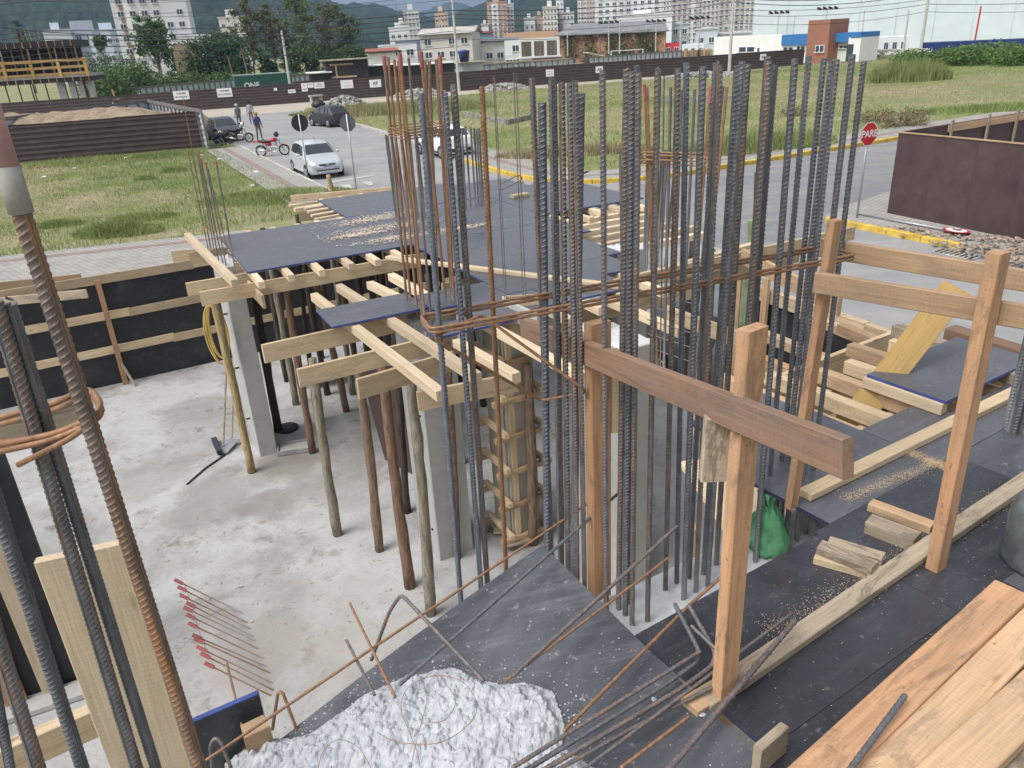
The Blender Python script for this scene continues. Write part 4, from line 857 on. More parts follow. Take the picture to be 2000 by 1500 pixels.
# stirrups
def roundpath(pts,r=.03,n=5,close=True):
    out=[]; m=len(pts)
    for i in range(m):
        p=Vector(pts[i])
        if not close and i in(0,m-1): out.append(p); continue
        a=Vector(pts[i-1]); c=Vector(pts[(i+1)%m]); ra=min(r,(a-p).length*.45,(c-p).length*.45); s=p+(a-p).normalized()*ra; e=p+(c-p).normalized()*ra
        for k in range(n+1):
            t=k/n; out.append(s*(1-t)**2+p*2*t*(1-t)+e*t*t)
    return out
def ribpath(pts,r,sp=None):
    sp=sp or r*1.3; P=[Vector(p) for p in pts]; out=[];rs=[]; k=0; carry=0
    L=[0]
    for a,b in zip(P,P[1:]): L.append(L[-1]+(b-a).length)
    s=0;i=0
    while s<L[-1]:
        while i<len(L)-2 and L[i+1]<s: i+=1
        out.append(P[i].lerp(P[i+1],(s-L[i])/max(1e-9,L[i+1]-L[i]))); rs.append(r*(1.2 if k%2 else .95)); k+=1; s+=sp
    out.append(P[-1]); rs.append(r); return out,rs
def stirrup(parent,pts,r,mat=2,close=True,round_=.03,name='stirrup'):
    return MB().tube(roundpath(pts,round_,5,close),r,7,close=close).build(name,STL[mat],parent,smooth=True)
# world positions of bars at stirrup level
def onbar(xb,yb,z,x,y): 
    b=at(xb,yb,z); return up(b,x,y)
sa=onbar(897,1138,3.15,851,640); sb=onbar(936,1103,3.15,905,618); sg=onbar(1571,1055,ZC,1643,500); sf=onbar(1553,1067,ZC,1607,482)
for dz in (0,.016):
    o=Vector((0,0,dz)); w=(sg-sa).normalized(); nn=Vector((-w.y,w.x,0))
    stirrup(core,[sa-w*.03-nn*.05+o,sg+w*.025-nn*.06+o,sg+w*.025+nn*.13+o,sa-w*.03+nn*.12+o],.0066)
s1=sa+Vector((-.01,-.02,-.02)); kf=onbar(1069,1052,3.15,1070,772); kk=onbar(1121,1090,3.15,1130,756); sc=onbar(949,1096,3.15,930,615)
for dz in (0,):
    stirrup(core,[s1+Vector((0,-.03,0)),kf+Vector((-.03,-.05,0)),kk+Vector((.03,-.05,0)),sc+Vector((.02,.0,0))],.0066)
# corner column bars
for xt,yt,xb,yb,c,r in ((367,297,408,492,.05,.006),(385,297,420,500,.0,.006),(387,300,428,512,.05,.007),(392,312,436,516,.05,.008),(402,320,442,520,.05,.008),(406,330,448,505,0,.006),(422,317,458,519,.05,.008),(376,305,413,489,0,.005)): bar_px(col1,xt,yt,xb,yb,3.08,r,1,cap=c,zbase=2.9)
bar_px(col1,357,190,412,490,3.08,.0045,2,zbase=2.9,ribs=False)
stirrup(col1,[onbar(408,492,3.08,395,440),onbar(442,520,3.08,432,470),onbar(458,519,3.08,445,465),onbar(420,500,3.08,405,430)],.004)
# capped bars on the second column
for xt,yt,xb,yb,c,m in ((750,112,797,612,.11,3),(758,112,804,606,0,2),(770,117,816,622,0,2),(781,108,830,632,.13,2),(798,113,843,633,0,1),(822,104,872,604,.13,2),(830,118,852,598,0,3),(838,119,856,600,0,3),(852,116,884,610,.0,3),(859,112,888,614,.13,2),(778,120,826,630,0,2)): bar_px(col3,xt,yt,xb,yb,3.13,.0115 if c or m==3 else .0095,m,cap=c*.9,zbase=2.9)
for dz in (0,.022,.04,.062):
    o=Vector((0,0,dz)); stirrup(col3,[onbar(797,612,3.13,761,263)+o+Vector((-.02,0,0)),onbar(830,632,3.13,790,272)+o+Vector((0,-.02,0)),onbar(888,614,3.13,866,262)+o+Vector((.02,0,0)),onbar(872,604,3.13,845,254)+o+Vector((0,.02,0))],.005)
# darker shorter bars on the far stub and beyond
for xt,yt,xb,yb in ((753,263,774,425),(757,265,778,430),(784,262,806,426),(800,262,816,428),(815,266,830,424),(825,270,838,420),(765,264,788,428),(772,262,795,424)): bar_px(col3 if False else colF,xt,yt,xb,yb,ZD,.011,0,zbase=ZD-.05)
for xt,yt,xb,yb in ((897,247,907,404),(902,250,910,410),(909,247,919,402),(919,248,929,402),(926,250,935,400),(931,252,940,402),(936,250,944,400)): bar_px(colF,xt,yt,xb,yb,ZD,.012,0,zbase=ZD-.05)
# thin paired hangers of a beam cage with one tie
bx=empty('beam_cage',at(1005,600,ZD-.2),0,'slim pairs of thin bars with one tie rising from a timber beam box','rebar')
for xt,yt,xb,yb in ((963,147,986,592),(966,150,990,594),(1003,142,1022,588),(1008,143,1027,590)): bar_px(bx,xt,yt,xb,yb,ZD,.0042,1,zbase=ZD-.3,ribs=False)
stirrup(bx,[onbar(986,592,ZD,973,361),onbar(990,594,ZD,977,372),onbar(1027,590,ZD,1021,350),onbar(1022,588,ZD,1015,341)],.005,1)
for a,b2 in (((985,600),(1045,596)),((988,612),(1052,606)),((985,600),(988,612)),((1045,596),(1052,606))): board('form_board',at(*a,ZD-.06),at(*b2,ZD-.06),.03,.2,PINE,bx)
# bars behind the core
for xt,yt,xb,yb,c,r,m in ((1259,169,1279,700,.1,.008,2),(1264,170,1284,706,0,.008,2),(1310,170,1297,712,0,.009,1),(1297,148,1290,690,0,.005,0),(1357,175,1330,722,0,.009,0),(1388,172,1345,727,.1,.009,2),(1412,168,1358,733,0,.009,1),(1331,175,1312,716,0,.009,1),(1404,180,1350,722,0,.009,0),(1420,170,1362,735,0,.009,2)): bar_px(col2,xt,yt,xb,yb,3.0,r,m,cap=c,zbase=2.8)
for dz in (0,.03,.05):
    o=Vector((0,0,dz)); stirrup(col2,[onbar(1279,700,3.0,1251,318)+o,onbar(1358,733,3.0,1382,326)+o+Vector((.04,0,0)),onbar(1362,735,3.0,1384,318)+o+Vector((.04,.04,0)),onbar(1284,706,3.0,1255,312)+o],.006)
for k in range(7):
    z=3.1+k*.11; a=at(1275,700,3.0); b2=at(1365,738,3.0); MB().tube([(a.x-.05,a.y,z),(b2.x+.03,b2.y,z-.01)],.004,6).build('stirrup',STL[1],col2)
for xt,yt,xb,yb in ((1211,292,1214,500),(1265,295,1258,508),(1270,297,1263,512),(1275,294,1270,515),(1298,293,1284,516),(1303,296,1290,518),(1293,297,1278,510),(1320,300,1300,510)): bar_px(colB,xt,yt,xb,yb,ZD,.011,0,zbase=ZD-.06)
# bars at the right edge of the deck
rc=empty('rebar_cluster',at(1978,835,ZD),0,'tight cluster of dark bars rising through the deck at its far edge','rebar')
for k in range(6):
    x=1962+8*k; y=836+(k%3)*6; b=at(x,y,ZD); rb(rc,b-Vector((0,0,.1)),b+Vector((.02,.02,1.1)),.0125,0)
# near left column: thick bars close to the viewer
nl=empty('rebar_cage',(-.55,.85,2.2),0,'thick bars of a near column cage tied with rusty stirrups, one under a pink cap','rebar')
def near(x0,y0,t0,x1,y1,t1,r,mat,zb=2.2,cap=0):
    a=Vector((0,0,CAMH))+ray(x0,y0)*t0; b=Vector((0,0,CAMH))+ray(x1,y1)*t1; d=b-a; b=a+d*((zb-a.z)/d.z); return rb(nl,b,a,r,mat,cap=cap)
def nvert(x,y,t,x2,y2,r,mat,ztop=None,cap=0):
    """vertical bar through the point seen at x,y at distance t; top seen at height y2"""
    a=Vector((0,0,CAMH))+ray(x,y)*t; tp=up(a,x2,y2); 
    if ztop: tp=a+(tp-a)*((ztop-a.z)/(tp-a).z)
    d=tp-a; b=a+d*((2.2-a.z)/d.z); return rb(nl,b,tp,r,mat,cap=cap,spk=1.0)
b1=nvert(222,975,1.0,16,335,.0098,5)
L=(Vector(b1.data.vertices[1].co)).z
Lb=max(v.co.z for v in b1.data.vertices)
PINK=plain('pink_cap_cement',(.44,.25,.24),.6,0,.3,30); CEM=concrete('cap_cement',(.34,.33,.30),(.3,.28,.26),.4,40)
MB().lathe([(.0128,-.02),(.0135,.03)],12,Matrix.Translation((0,0,Lb-.03))).build('cement_collar',CEM,b1,local=True,smooth=True)
MB().lathe([(.0125,0),(.013,.06),(.0115,.075),(.006,.08)],12,Matrix.Translation((0,0,Lb))).build('plastic_cap',PINK,b1,local=True,smooth=True)
nvert(107,975,1.05,-10,590,.0090,1); nvert(138,975,1.07,18,595,.0082,0); nvert(60,1190,1.1,-60,820,.0092,0); nvert(40,1390,1.1,-120,880,.0095,1); nvert(14,1470,1.2,-90,900,.007,0)
def npt(x,y,t): return Vector((0,0,CAMH))+ray(x,y)*t
for k,(pts,r) in enumerate(([[(-60,830,1.1),(100,790,1.08),(175,755,1.02),(205,800,.97),(120,845,.98),(-60,880,1.0)],.0042],[[(-60,845,1.1),(110,800,1.08),(178,765,1.02),(207,812,.97),(110,858,.98),(-60,895,1.0)],.0042],[[(-60,872,1.0),(120,850,.985),(195,805,.965)],.0042],[[(35,908,.985),(150,850,.97),(200,800,.96)],.0038])):
    stirrup(nl,[npt(*p) for p in pts],r,2,close=False,round_=.03)
# ------------------------------------------------------------------ loose bars on the near plywood
LB='loose bars lying over the near plywood'
def lbar(pts,r,mat,lab,group=None,ribs=True):
    P=[]
    for p in pts: P.append(at(p[0],p[1],p[2] if len(p)>2 else ZD+.05))
    P=roundpath(P,.03,5,False) if len(P)>2 else P
    a,rs=ribpath(P,r) if ribs else (P,r)
    return tag(MB().tube(a,rs,8).build('rebar',STL[mat],None,smooth=True),lab,'rebar',group)
lbar([(365,1510,3.12),(1168,970,3.36)],.0052,2,'long thin rusty bar reaching over the plywood edge past the guard post')
lbar([(780,1338,3.2),(1207,964,3.42)],.0065,0,'grey ribbed bar lying parallel to the long thin rusty one')
lbar([(1000,1322,3.3),(1322,1028,3.45)],.0068,1,'ribbed bar with a rusty tip rising from the edge of the concrete heap')
lbar([(985,1332,3.29),(1305,1090,3.40)],.0048,2,'thin rusty bar just below the ribbed one from the heap')
lbar([(725,1290,3.05),(760,1195,3.25),(783,1160,3.33),(800,1178,3.33),(945,1330,3.28)],.0068,1,'bar bent like a hook standing over the left plywood edge')
lbar([(683,1178,3.28),(772,1362,3.2)],.005,2,'short rusty bar crossing the long thin one at the left edge')
lbar([(676,1250,3.2),(732,1358,3.18)],.0055,1,'short stub beside the crossing bar stuck in the heap',None)
lbar([(1101,1428,3.29),(1346,1182,3.34),(1440,1100,3.38)],.0058,2,'thin rusty bar pointing at the near guard post')
lbar([(1010,1515,3.30),(1300,1337,3.32),(1362,1292,3.32),(1366,1272,3.33),(1318,1180,3.36)],.0075,0,'grey hooked bar of the foreground bundle, bent up at its end')
lbar([(1035,1520,3.30),(1330,1345,3.31),(1392,1300,3.31),(1398,1275,3.33),(1345,1182,3.36)],.0075,1,'rusty hooked bar lying beside the grey hooked one')
lbar([(1000,1500,3.33),(1368,1272,3.35)],.0065,1,'straight bar on top of the hooked bundle')
lbar([(1060,1520,3.29),(1240,1420,3.29),(1430,1322,3.31),(1432,1300,3.33),(1350,1222,3.36)],.0062,1,'long bar with a wide bend reaching the foot of the guard post')
lbar([(1130,1510,3.29),(1548,1197,3.36)],.0055,1,'thin straight bar crossing in front of the guard post')
lbar([(1300,1510,3.31),(1553,1212,3.36)],.0095,1,'thick ribbed bar crossing in front of the guard post')
lbar([(1212,1500,3.29),(1345,1400,3.30)],.0055,2,'short rusty bar under the thick ribbed bar')
lbar([(1655,1510,3.44),(1768,1358,3.46)],.0085,0,'short dark ribbed bar lying on the stacked planks')
lbar([(415,1505,2.95),(410,1455,3.05),(420,1440,3.08),(432,1450,3.06),(455,1510,2.95)],.006,1,'small hooked bar end over the blue edged form board')
lbar([(532,1425,2.9),(543,1352,3.08),(552,1352,3.08),(585,1440,2.9)],.006,2,'second small hooked bar end beside the concrete heap')
lbar([(443,1295,3.02),(478,1440,2.97)],.0048,2,'short upright rusty bar tied to the long thin one',ribs=False)
# tie wires dropped on the heap
def wire(pts,lab,z=3.42):
    P=[at(x,y,z+zz) for x,y,zz in pts]; Q=[]
    for i in range(len(P)-1):
        a,b,c,d=P[max(0,i-1)],P[i],P[i+1],P[min(len(P)-1,i+2)]
        for k in range(8):
            t=k/8; Q.append(.5*((2*b)+(c-a)*t+(2*a-5*b+4*c-d)*t*t+(3*b-a-3*c+d)*t**3))
    Q.append(P[-1]); return tag(MB().tube(Q,.0011,5).build('tie_wire',STL[2],None,smooth=True),lab,'wire')
wire([(736,1430,0),(780,1450,.01),(860,1450,.02),(920,1410,.03),(930,1370,.02),(900,1330,.02),(850,1320,.03),(800,1340,.02),(783,1380,.01),(800,1430,.0),(815,1470,0),(822,1510,0)],'big loop of thin tie wire lying on the concrete heap')
wire([(838,1412,.02),(870,1405,.03),(890,1370,.03),(870,1335,.02),(848,1312,.02),(828,1330,.02),(833,1370,.02),(815,1440,.01),(800,1510,0)],'inner curl of tie wire inside the big wire loop')
wire([(620,1510,0),(630,1470,.02),(660,1445,.03),(700,1460,.02),(730,1510,0)],'small arc of tie wire at the foot of the concrete heap',3.38)
# ------------------------------------------------------------------ dowels with red caps at the slab
dw=empty('dowel_row',at(500,1290,ZF),0,'row of thin dowels with red plastic caps tied by a wire on the slab','rebar')
caps=[(343,1133),(350,1147),(354,1163),(366,1178),(361,1187),(366,1201),(370,1218),(378,1241),(382,1248),(387,1264),(394,1277),(402,1296)]
bases=[(482,1202),(490,1220),(497,1232),(503,1247),(507,1256),(514,1271),(523,1290),(528,1305),(535,1318),(540,1338),(542,1352),(536,1362)]
for (x,y),(xb,yb) in zip(caps,bases):
    b=at(xb,yb,ZF-.02); t=at(x,y,ZF+.36); rb(dw,b,t,.0062,2,False,cap=.085,capk=1.75)
P=[at(x+16,y+8,ZF+.33) for x,y in caps]; MB().tube(P,.003,5).build('tie_wire',STL[2],dw)
# ------------------------------------------------------------------ street: cars, motorcycles, people, signs
GLASS=plain('car_glass',(.035,.045,.05),.08,0,.1,2,.8); RUB=plain('tyre_rubber',(.018,.018,.019),.85,0,.2,8); RIM=plain('wheel_rim',(.45,.46,.47),.35,.8,.1,8); BLACKP=plain('black_plastic',(.02,.02,.022),.5,0,.2,8)
CHROME=plain('chrome',(.6,.6,.6),.2,.9,.05,4); LAMPG=plain('headlamp_glass',(.62,.65,.68),.12,.2,.1,4,.8); TAILR=plain('tail_lamp_red',(.45,.02,.02),.2,0,.1,4,.7); PLATE=plain('number_plate',(.72,.73,.75),.5,0,.05,4); PBLUE=plain('plate_blue_band',(.03,.07,.35),.5,0,.05,4); PTXT=plain('print_dark',(.04,.04,.045),.6,0,.05,4)
def paint(name,c,rough=.28,metal=.2):
    m=plain(name,c,rough,metal,.04,2,.6); return m
def textmesh(s,size,bold=False,ext=.0008):
    cu=bpy.data.curves.new('txt','FONT'); cu.body=s; cu.size=size; cu.align_x='CENTER'; cu.align_y='CENTER'; cu.extrude=ext
    if bold: cu.offset=size*.02
    o=bpy.data.objects.new('txt',cu); COL.objects.link(o); dg=bpy.context.evaluated_depsgraph_get(); me=bpy.data.meshes.new_from_object(o.evaluated_get(dg)); bpy.data.objects.remove(o); bpy.data.curves.remove(cu); return me
CS=[# x, bottom, half width, shoulder z, top z, top half width
 (2.00,.36,.50,.58,.62,.44),(1.93,.24,.70,.66,.72,.60),(1.60,.19,.79,.76,.86,.66),(1.10,.18,.815,.84,.95,.70),(.98,.18,.815,.86,.98,.71),(.42,.18,.825,.90,1.38,.575),(.05,.18,.83,.92,1.46,.575),(-.55,.18,.83,.94,1.47,.57),(-1.15,.18,.82,.955,1.43,.56),(-1.38,.19,.81,.96,1.38,.555),(-1.74,.22,.77,.97,1.02,.62),(-1.86,.27,.73,.93,.97,.60),(-1.95,.36,.66,.62,.66,.58)]
def car_section(s):
    x,b,w,sh,t,tw=s
    h=[(0,b),(w*.88,b),(w,b+.14),(w*1.0,(b+sh)/2),(w*.985,sh-.06),(w*.955,sh),(tw+(w*.955-tw)*.12,sh+(t-sh)*.88),(tw*.9,t),(0,t+.012)]
    return [(x,y,z) for y,z in h]+[(x,-y,z) for y,z in h[-2:0:-1]]
def car(name,loc,heading,pm,label,front=True,dark=False,plate='',group=None,rearlow=False):
    root=empty(name,loc,heading,label,'car',group)
    secs=[car_section(s) for s in CS]; n=len(secs[0]); vs=[v for s in secs for v in s]; fs=[]
    for i in range(len(secs)-1): fs+=[(i*n+j,i*n+(j+1)%n,(i+1)*n+(j+1)%n,(i+1)*n+j) for j in range(n)]
    fs+=[list(range(n))[::-1],list(range((len(secs)-1)*n,len(secs)*n))]
    me=mesh(vs,fs,smooth=True); bm=bmesh.new(); bm.from_mesh(me); bmesh.ops.recalc_face_normals(bm,faces=bm.faces); bm.to_mesh(me); bm.free()
    body=link('body',me,pm,root,None,True); md=body.modifiers.new('b','EDGE_SPLIT'); md.split_angle=R(50)
    def quad(nm,pts,off,mat,par=root):
        p=[Vector(q) for q in pts]; nn=(p[1]-p[0]).cross(p[2]-p[0]).normalized(); c=sum(p,Vector())/4
        if nn.dot(c-Vector((0,0,.7)))<0: nn=-nn
        q=[c+(k-c)*.97+nn*off for k in p]; q2=[k-nn*.02 for k in q]
        return link(nm,mesh(q+q2,[(0,1,2,3),(7,6,5,4),(0,4,5,1),(1,5,6,2),(2,6,7,3),(3,7,4,0)]),mat,par,None,True)
    quad('windscreen',[(.96,-.66,1.0),(.96,.66,1.0),(.46,.53,1.37),(.46,-.53,1.37)],.012,GLASS)
    quad('rear_window',[(-1.70,-.60,1.05),(-1.70,.60,1.05),(-1.40,.50,1.36),(-1.40,-.50,1.36)],.012,GLASS)
    for s in (-1,1):
        quad('side_window',[(.78,s*.775,.955),(-.02,s*.785,.965),(-.02,s*.625,1.39),(.38,s*.625,1.34)],.012,GLASS)
        quad('side_window',[(-.10,s*.785,.967),(-.80,s*.785,.985),(-.78,s*.625,1.385),(-.10,s*.625,1.395)],.012,GLASS)
        quad('side_window',[(-.88,s*.775,.99),(-1.30,s*.76,1.02),(-1.18,s*.64,1.32),(-.86,s*.628,1.37)],.012,GLASS)
        m=MB(); m.box((.70,s*.92,1.0),(.10,.17,.12)); mo=m.build('mirror',pm if not dark else BLACKP,root,local=True,bevel=.03)
        for k,xx in enumerate((.35,-.45)): MB().box((xx,s*.835,.83),(.16,.025,.03)).build('door_handle',pm,root,local=True)
        MB().box((.0,s*.828,.30),(2.1,.02,.08)).build('side_skirt',BLACKP if dark else pm,root,local=True)
        MB().lathe([(.01,0),(.10,0),(.12,.02),(.02,.03)],10,Matrix.Translation((1.78,s*.60,.66))@Matrix.Rotation(R(70),4,'Y')@Matrix.Scale(1.5,4,(0,1,0))).build('headlight',LAMPG,root,local=True,smooth=True)
        MB().box((-1.80,s*.66,.83),(.12,.15,.26),Matrix.Rotation(R(-12),3,'Y')).build('tail_light',TAILR,root,local=True,bevel=.03)
        for xx in (1.23,-1.24):
            Mw=Matrix.Translation((xx,s*.74,.29))@Matrix.Rotation(R(-90*s),4,'X')
            MB().lathe([(.335,.0),(.335,.096)],18,Mw).build('wheel_arch',BLACKP,root,local=True)
            wh=MB().lathe([(.20,-.07),(.27,-.08),(.29,-.04),(.29,.07),(.27,.105),(.19,.105)],20,Mw).build('wheel',RUB,root,local=True,smooth=True)
            r_=MB(); r_.lathe([(.185,.09),(.19,.108),(.15,.110),(.05,.112)],16,Mw)
            link('rim',r_.mesh(True),RIM,wh,None,True)
    MB().box((1.985,0,.62),(.06,.75,.09),None).build('grille',BLACKP,root,local=True,bevel=.02); MB().box((2.0,0,.62),(.04,.7,.012)).build('grille_bar',CHROME,root,local=True)
    MB().box((1.965,0,.40),(.09,1.05,.10)).build('lower_grille',BLACKP,root,local=True,bevel=.03)
    MB().box((-1.95,0,.42),(.10,1.2,.16)).build('rear_bumper',BLACKP if dark else pm,root,local=True,bevel=.03)
    for x,sg in ((2.025,1),(-2.005,-1)):
        p=MB().box((x,0,.50 if x>0 else .46),(.012,.42,.13)).build('number_plate',PLATE,root,local=True)
        if plate: link('lettering',textmesh(plate,.10),PTXT,p,Matrix.Translation((x+.007*sg,0,(.485 if x>0 else .45)))@Matrix.Rotation(R(90*sg),4,'Z')@Matrix.Rotation(R(90),4,'X'),True)
        MB().box((x+.001*sg,0,(.553 if x>0 else .513)),(.013,.42,.025)).build('plate_band',PBLUE,p,local=True)
    lg=MB(); lg.lathe([(.055,0),(.055,.012),(.045,.012)],14,Matrix.Translation((2.005,0,.62))@Matrix.Rotation(R(90),4,'Y')); lg.build('badge',CHROME,root,local=True)
    MB().tube([(.45,0,1.44),(.30,0,1.70)],.008,5).build('aerial',BLACKP,root,local=True)
    return root
hA_=math.atan2(-SD.y,-SD.x)
f0=at(604,349); dA=Vector((math.cos(hA_),math.sin(hA_),0)); dP=Vector((-dA.y,dA.x,0))
car('parked_car',f0-dA*1.23+dP*.72,hA_,paint('silver_paint',(.60,.64,.66),.3,.35),'silver hatchback parked nose out beside the paved footway','silver',plate='BZC8J78')
c2=at(436,276); car('parked_car',c2-dA*.9+dP*.3,hA_+R(4),paint('graphite_paint',(.075,.085,.10),.25,.4),'dark graphite hatchback parked behind the black motorcycle',plate='')
rl=at(643,249); fl=at(621,243); hd_=math.atan2((fl-rl).y,(fl-rl).x)+R(14); dB=Vector((math.cos(hd_),math.sin(hd_),0)); car('parked_car',rl+dB*1.24+Vector((dB.y,-dB.x,0))*.74,hd_,paint('matt_black_paint',(.035,.037,.043),.4,.1),'matt black hatchback seen from behind at the field corner',dark=True,plate='AKM9152')
wq=at(903,309); hw=math.atan2(SD.y,SD.x)+R(3); dW=Vector((math.cos(hw),math.sin(hw),0)); car('moving_car',wq+dW*1.95,hw,paint('white_paint',(.78,.79,.80),.3,0),'white hatchback driving away beyond the tall bars',dark=True,plate='MHT4471')
q=hA-hd*2.3-hn*1.25; q.z=0; car('parked_car',q,hw+math.pi,paint('grey_paint',(.20,.22,.25),.3,.3),'slate grey car parked tight against the street side hoarding')
q=at(1388,507,2.5); vs=[]; rr_=random.Random(3)
for i in range(9):
    for j in range(7): vs.append((q.x+(i-4)*.07,q.y+(j-3)*.06,q.z+.06*math.cos(i*1.1)*math.cos(j*1.3)+rr_.uniform(-.025,.025)-.012*((i-4)**2+(j-3)**2)))
o=link('cloth',mesh(vs,[(i*7+j,(i+1)*7+j,(i+1)*7+j+1,i*7+j+1) for i in range(8) for j in range(6)],smooth=True),plain('pink_cloth',(.62,.06,.14),.7,0,.15,6)); o.modifiers.new('s','SOLIDIFY').thickness=.01; tag(o,'crumpled pink cloth hung over the timber behind the core bars','cloth')
# --- motorcycles
def moto(loc,heading,pm,label,helmet=None,redfront=False):
    root=empty('motorcycle',loc,heading,label,'motorcycle'); 
    for x in (.64,-.64):
        M=Matrix.Translation((x,0,.30))@Matrix.Rotation(R(90),4,'X'); w=MB(); w.tube([M@Vector((.265*math.cos(6.283*k/24),.265*math.sin(6.283*k/24),0)) for k in range(24)],.038,8,close=True); wh=w.build('wheel',RUB,root,local=True,smooth=True)
        r=MB(); r.tube([M@Vector((.225*math.cos(6.283*k/24),.225*math.sin(6.283*k/24),0)) for k in range(24)],.014,6,close=True)
        for k in range(14): r.tube([M@Vector((.03*math.cos(6.283*k/14),.03*math.sin(6.283*k/14),0)),M@Vector((.22*math.cos(6.283*k/14+.15),.22*math.sin(6.283*k/14+.15),0))],.0035,4)
        r.lathe([(.05,-.05),(.05,.05)],10,M); r.build('rim',CHROME,wh,local=True)
    f=MB()
    for s in (-1,1): f.tube([(.64,s*.085,.30),(.36,s*.075,.92)],.020,7)
    f.build('fork',CHROME,root,local=True)
    MB().tube([(.36,-.34,1.03),(.33,-.22,1.06),(.36,0,.98),(.33,.22,1.06),(.36,.34,1.03)][0:5],.013,6).build('handlebar',BLACKP,root,local=True)
    for s in (-1,1):
        m_=MB(); m_.tube([(.34,s*.25,1.05),(.36,s*.30,1.20)],.006,5); m_.lathe([(.02,0),(.05,.008),(.045,.02)],8,Matrix.Translation((.36,s*.31,1.22))@Matrix.Rotation(R(-90),4,'Y')); m_.build('mirror',BLACKP,root,local=True)
    MB().lathe([(.03,0),(.085,.06),(.09,.11),(.08,.12)],12,Matrix.Translation((.36,0,.88))@Matrix.Rotation(R(90),4,'Y')).build('headlight',LAMPG,root,local=True,smooth=True)
    # tank, seat, tail as lofts
    def loft(nm,secs,mat):
        vs=[];n=10
        for x,zc,ry,rz in secs: vs+=[(x,ry*math.cos(6.283*k/n),zc+rz*math.sin(6.283*k/n)) for k in range(n)]
        fs=[(i*n+j,i*n+(j+1)%n,(i+1)*n+(j+1)%n,(i+1)*n+j) for i in range(len(secs)-1) for j in range(n)]+[list(range(n))[::-1],list(range((len(secs)-1)*n,len(secs)*n))]
        return link(nm,mesh(vs,fs,smooth=True),mat,root,None,True)
    loft('fuel_tank',[(.32,.86,.04,.05),(.25,.87,.13,.10),(.08,.86,.15,.11),(-.06,.81,.09,.07)],pm)
    loft('seat',[(0,.80,.09,.04),(-.15,.79,.14,.05),(-.45,.81,.14,.05),(-.72,.85,.09,.04)],BLACKP)
    loft('tail',[(-.40,.74,.13,.05),(-.70,.78,.11,.05),(-.92,.84,.06,.03)],pm); loft('side_cover',[(-.02,.64,.10,.09),(-.2,.64,.13,.1),(-.36,.68,.09,.06)],pm)
    e=MB(); e.box((.10,0,.42),(.34,.26,.24)); e.lathe([(.10,0),(.105,.06),(.10,.12),(.105,.18),(.08,.24)],10,Matrix.Translation((.16,0,.50))@Matrix.Rotation(R(18),4,'Y')); e.build('engine',STEEL,root,local=True,bevel=.02)
    MB().tube([(.24,-.10,.55),(.34,-.12,.36),(.2,-.15,.26),(-.15,-.17,.28)],.02,7).build('exhaust_pipe',CHROME,root,local=True,smooth=True)
    MB().tube([(-.15,-.17,.28),(-.25,-.18,.30),(-.85,-.19,.40)],[.03,.05,.048],9).build('exhaust',CHROME,root,local=True,smooth=True)
    fr=MB(); fr.tube([(.38,0,.90),(.20,0,.70),(.05,0,.30),(-.25,0,.30),(-.35,0,.62)],.02,6); fr.tube([(.36,0,.86),(-.1,0,.74),(-.7,0,.76)],.02,6); fr.tube([(-.2,.08,.34),(-.64,.09,.30)],.018,6); fr.tube([(-.2,-.08,.34),(-.64,-.09,.30)],.018,6); fr.build('frame',BLACKP,root,local=True)
    for s in (-1,1): MB().tube([(-.60,s*.13,.32),(-.48,s*.13,.70)],.025,7).build('shock_absorber',CHROME,root,local=True)
    for x,mat in ((.64,pm if redfront else BLACKP),(-.64,BLACKP)):
        pts=[(x+.32*math.cos(t),.30+.32*math.sin(t)) for t in np.linspace(R(20),R(150),9)]; vs=[];
        for px_,pz in pts: vs+=[(px_,-.06,pz),(px_,.06,pz)]
        o=link('mudguard',mesh(vs,[(2*i,2*i+1,2*i+3,2*i+2) for i in range(8)]),mat,root,None,True); o.modifiers.new('s','SOLIDIFY').thickness=.012
    MB().box((-.93,0,.80),(.05,.12,.06)).build('tail_light',TAILR,root,local=True); MB().tube([(.0,-.1,.28),(-.05,-.30,.02)],.012,6).build('kickstand',BLACKP,root,local=True)
    return root
rwh=at(511,306); fwh=at(558,303); hm=math.atan2((fwh-rwh).y,(fwh-rwh).x); moto((rwh+fwh)/2,hm,paint('red_tank_paint',(.40,.02,.03),.3,.1),'red motorcycle standing between the silver car and the black motorcycle',redfront=True)
rwh=at(449,280); fwh=at(490,278); hm=math.atan2((fwh-rwh).y,(fwh-rwh).x); moto((rwh+fwh)/2,hm,paint('black_tank_paint',(.02,.02,.024),.3,.1),'black motorcycle parked in front of the graphite hatchback')
def helmet(loc,mat,label):
    m=MB(); m.lathe([(.09,0),(.125,.05),(.135,.12),(.115,.2),(.06,.25),(.01,.26)],14); o=m.build('helmet',mat,None,True,M=Matrix.Translation(loc)); tag(o,label,'helmet'); MB().box((.118,0,.12),(.05,.18,.09)).build('visor',GLASS,o,local=True,bevel=.02); return o
mo=[o for o in bpy.data.objects if o.name.startswith('motorcycle')]
for o,m_,lb in zip(mo,(paint('black_helmet',(.02,.02,.022)),paint('white_helmet',(.7,.7,.6))),('black helmet hung on the handlebar of the red motorcycle','white helmet set on the black motorcycle')):
    helmet(o.location+o.rotation_euler.to_matrix()@Vector((.33,.0,1.02)),m_,lb)
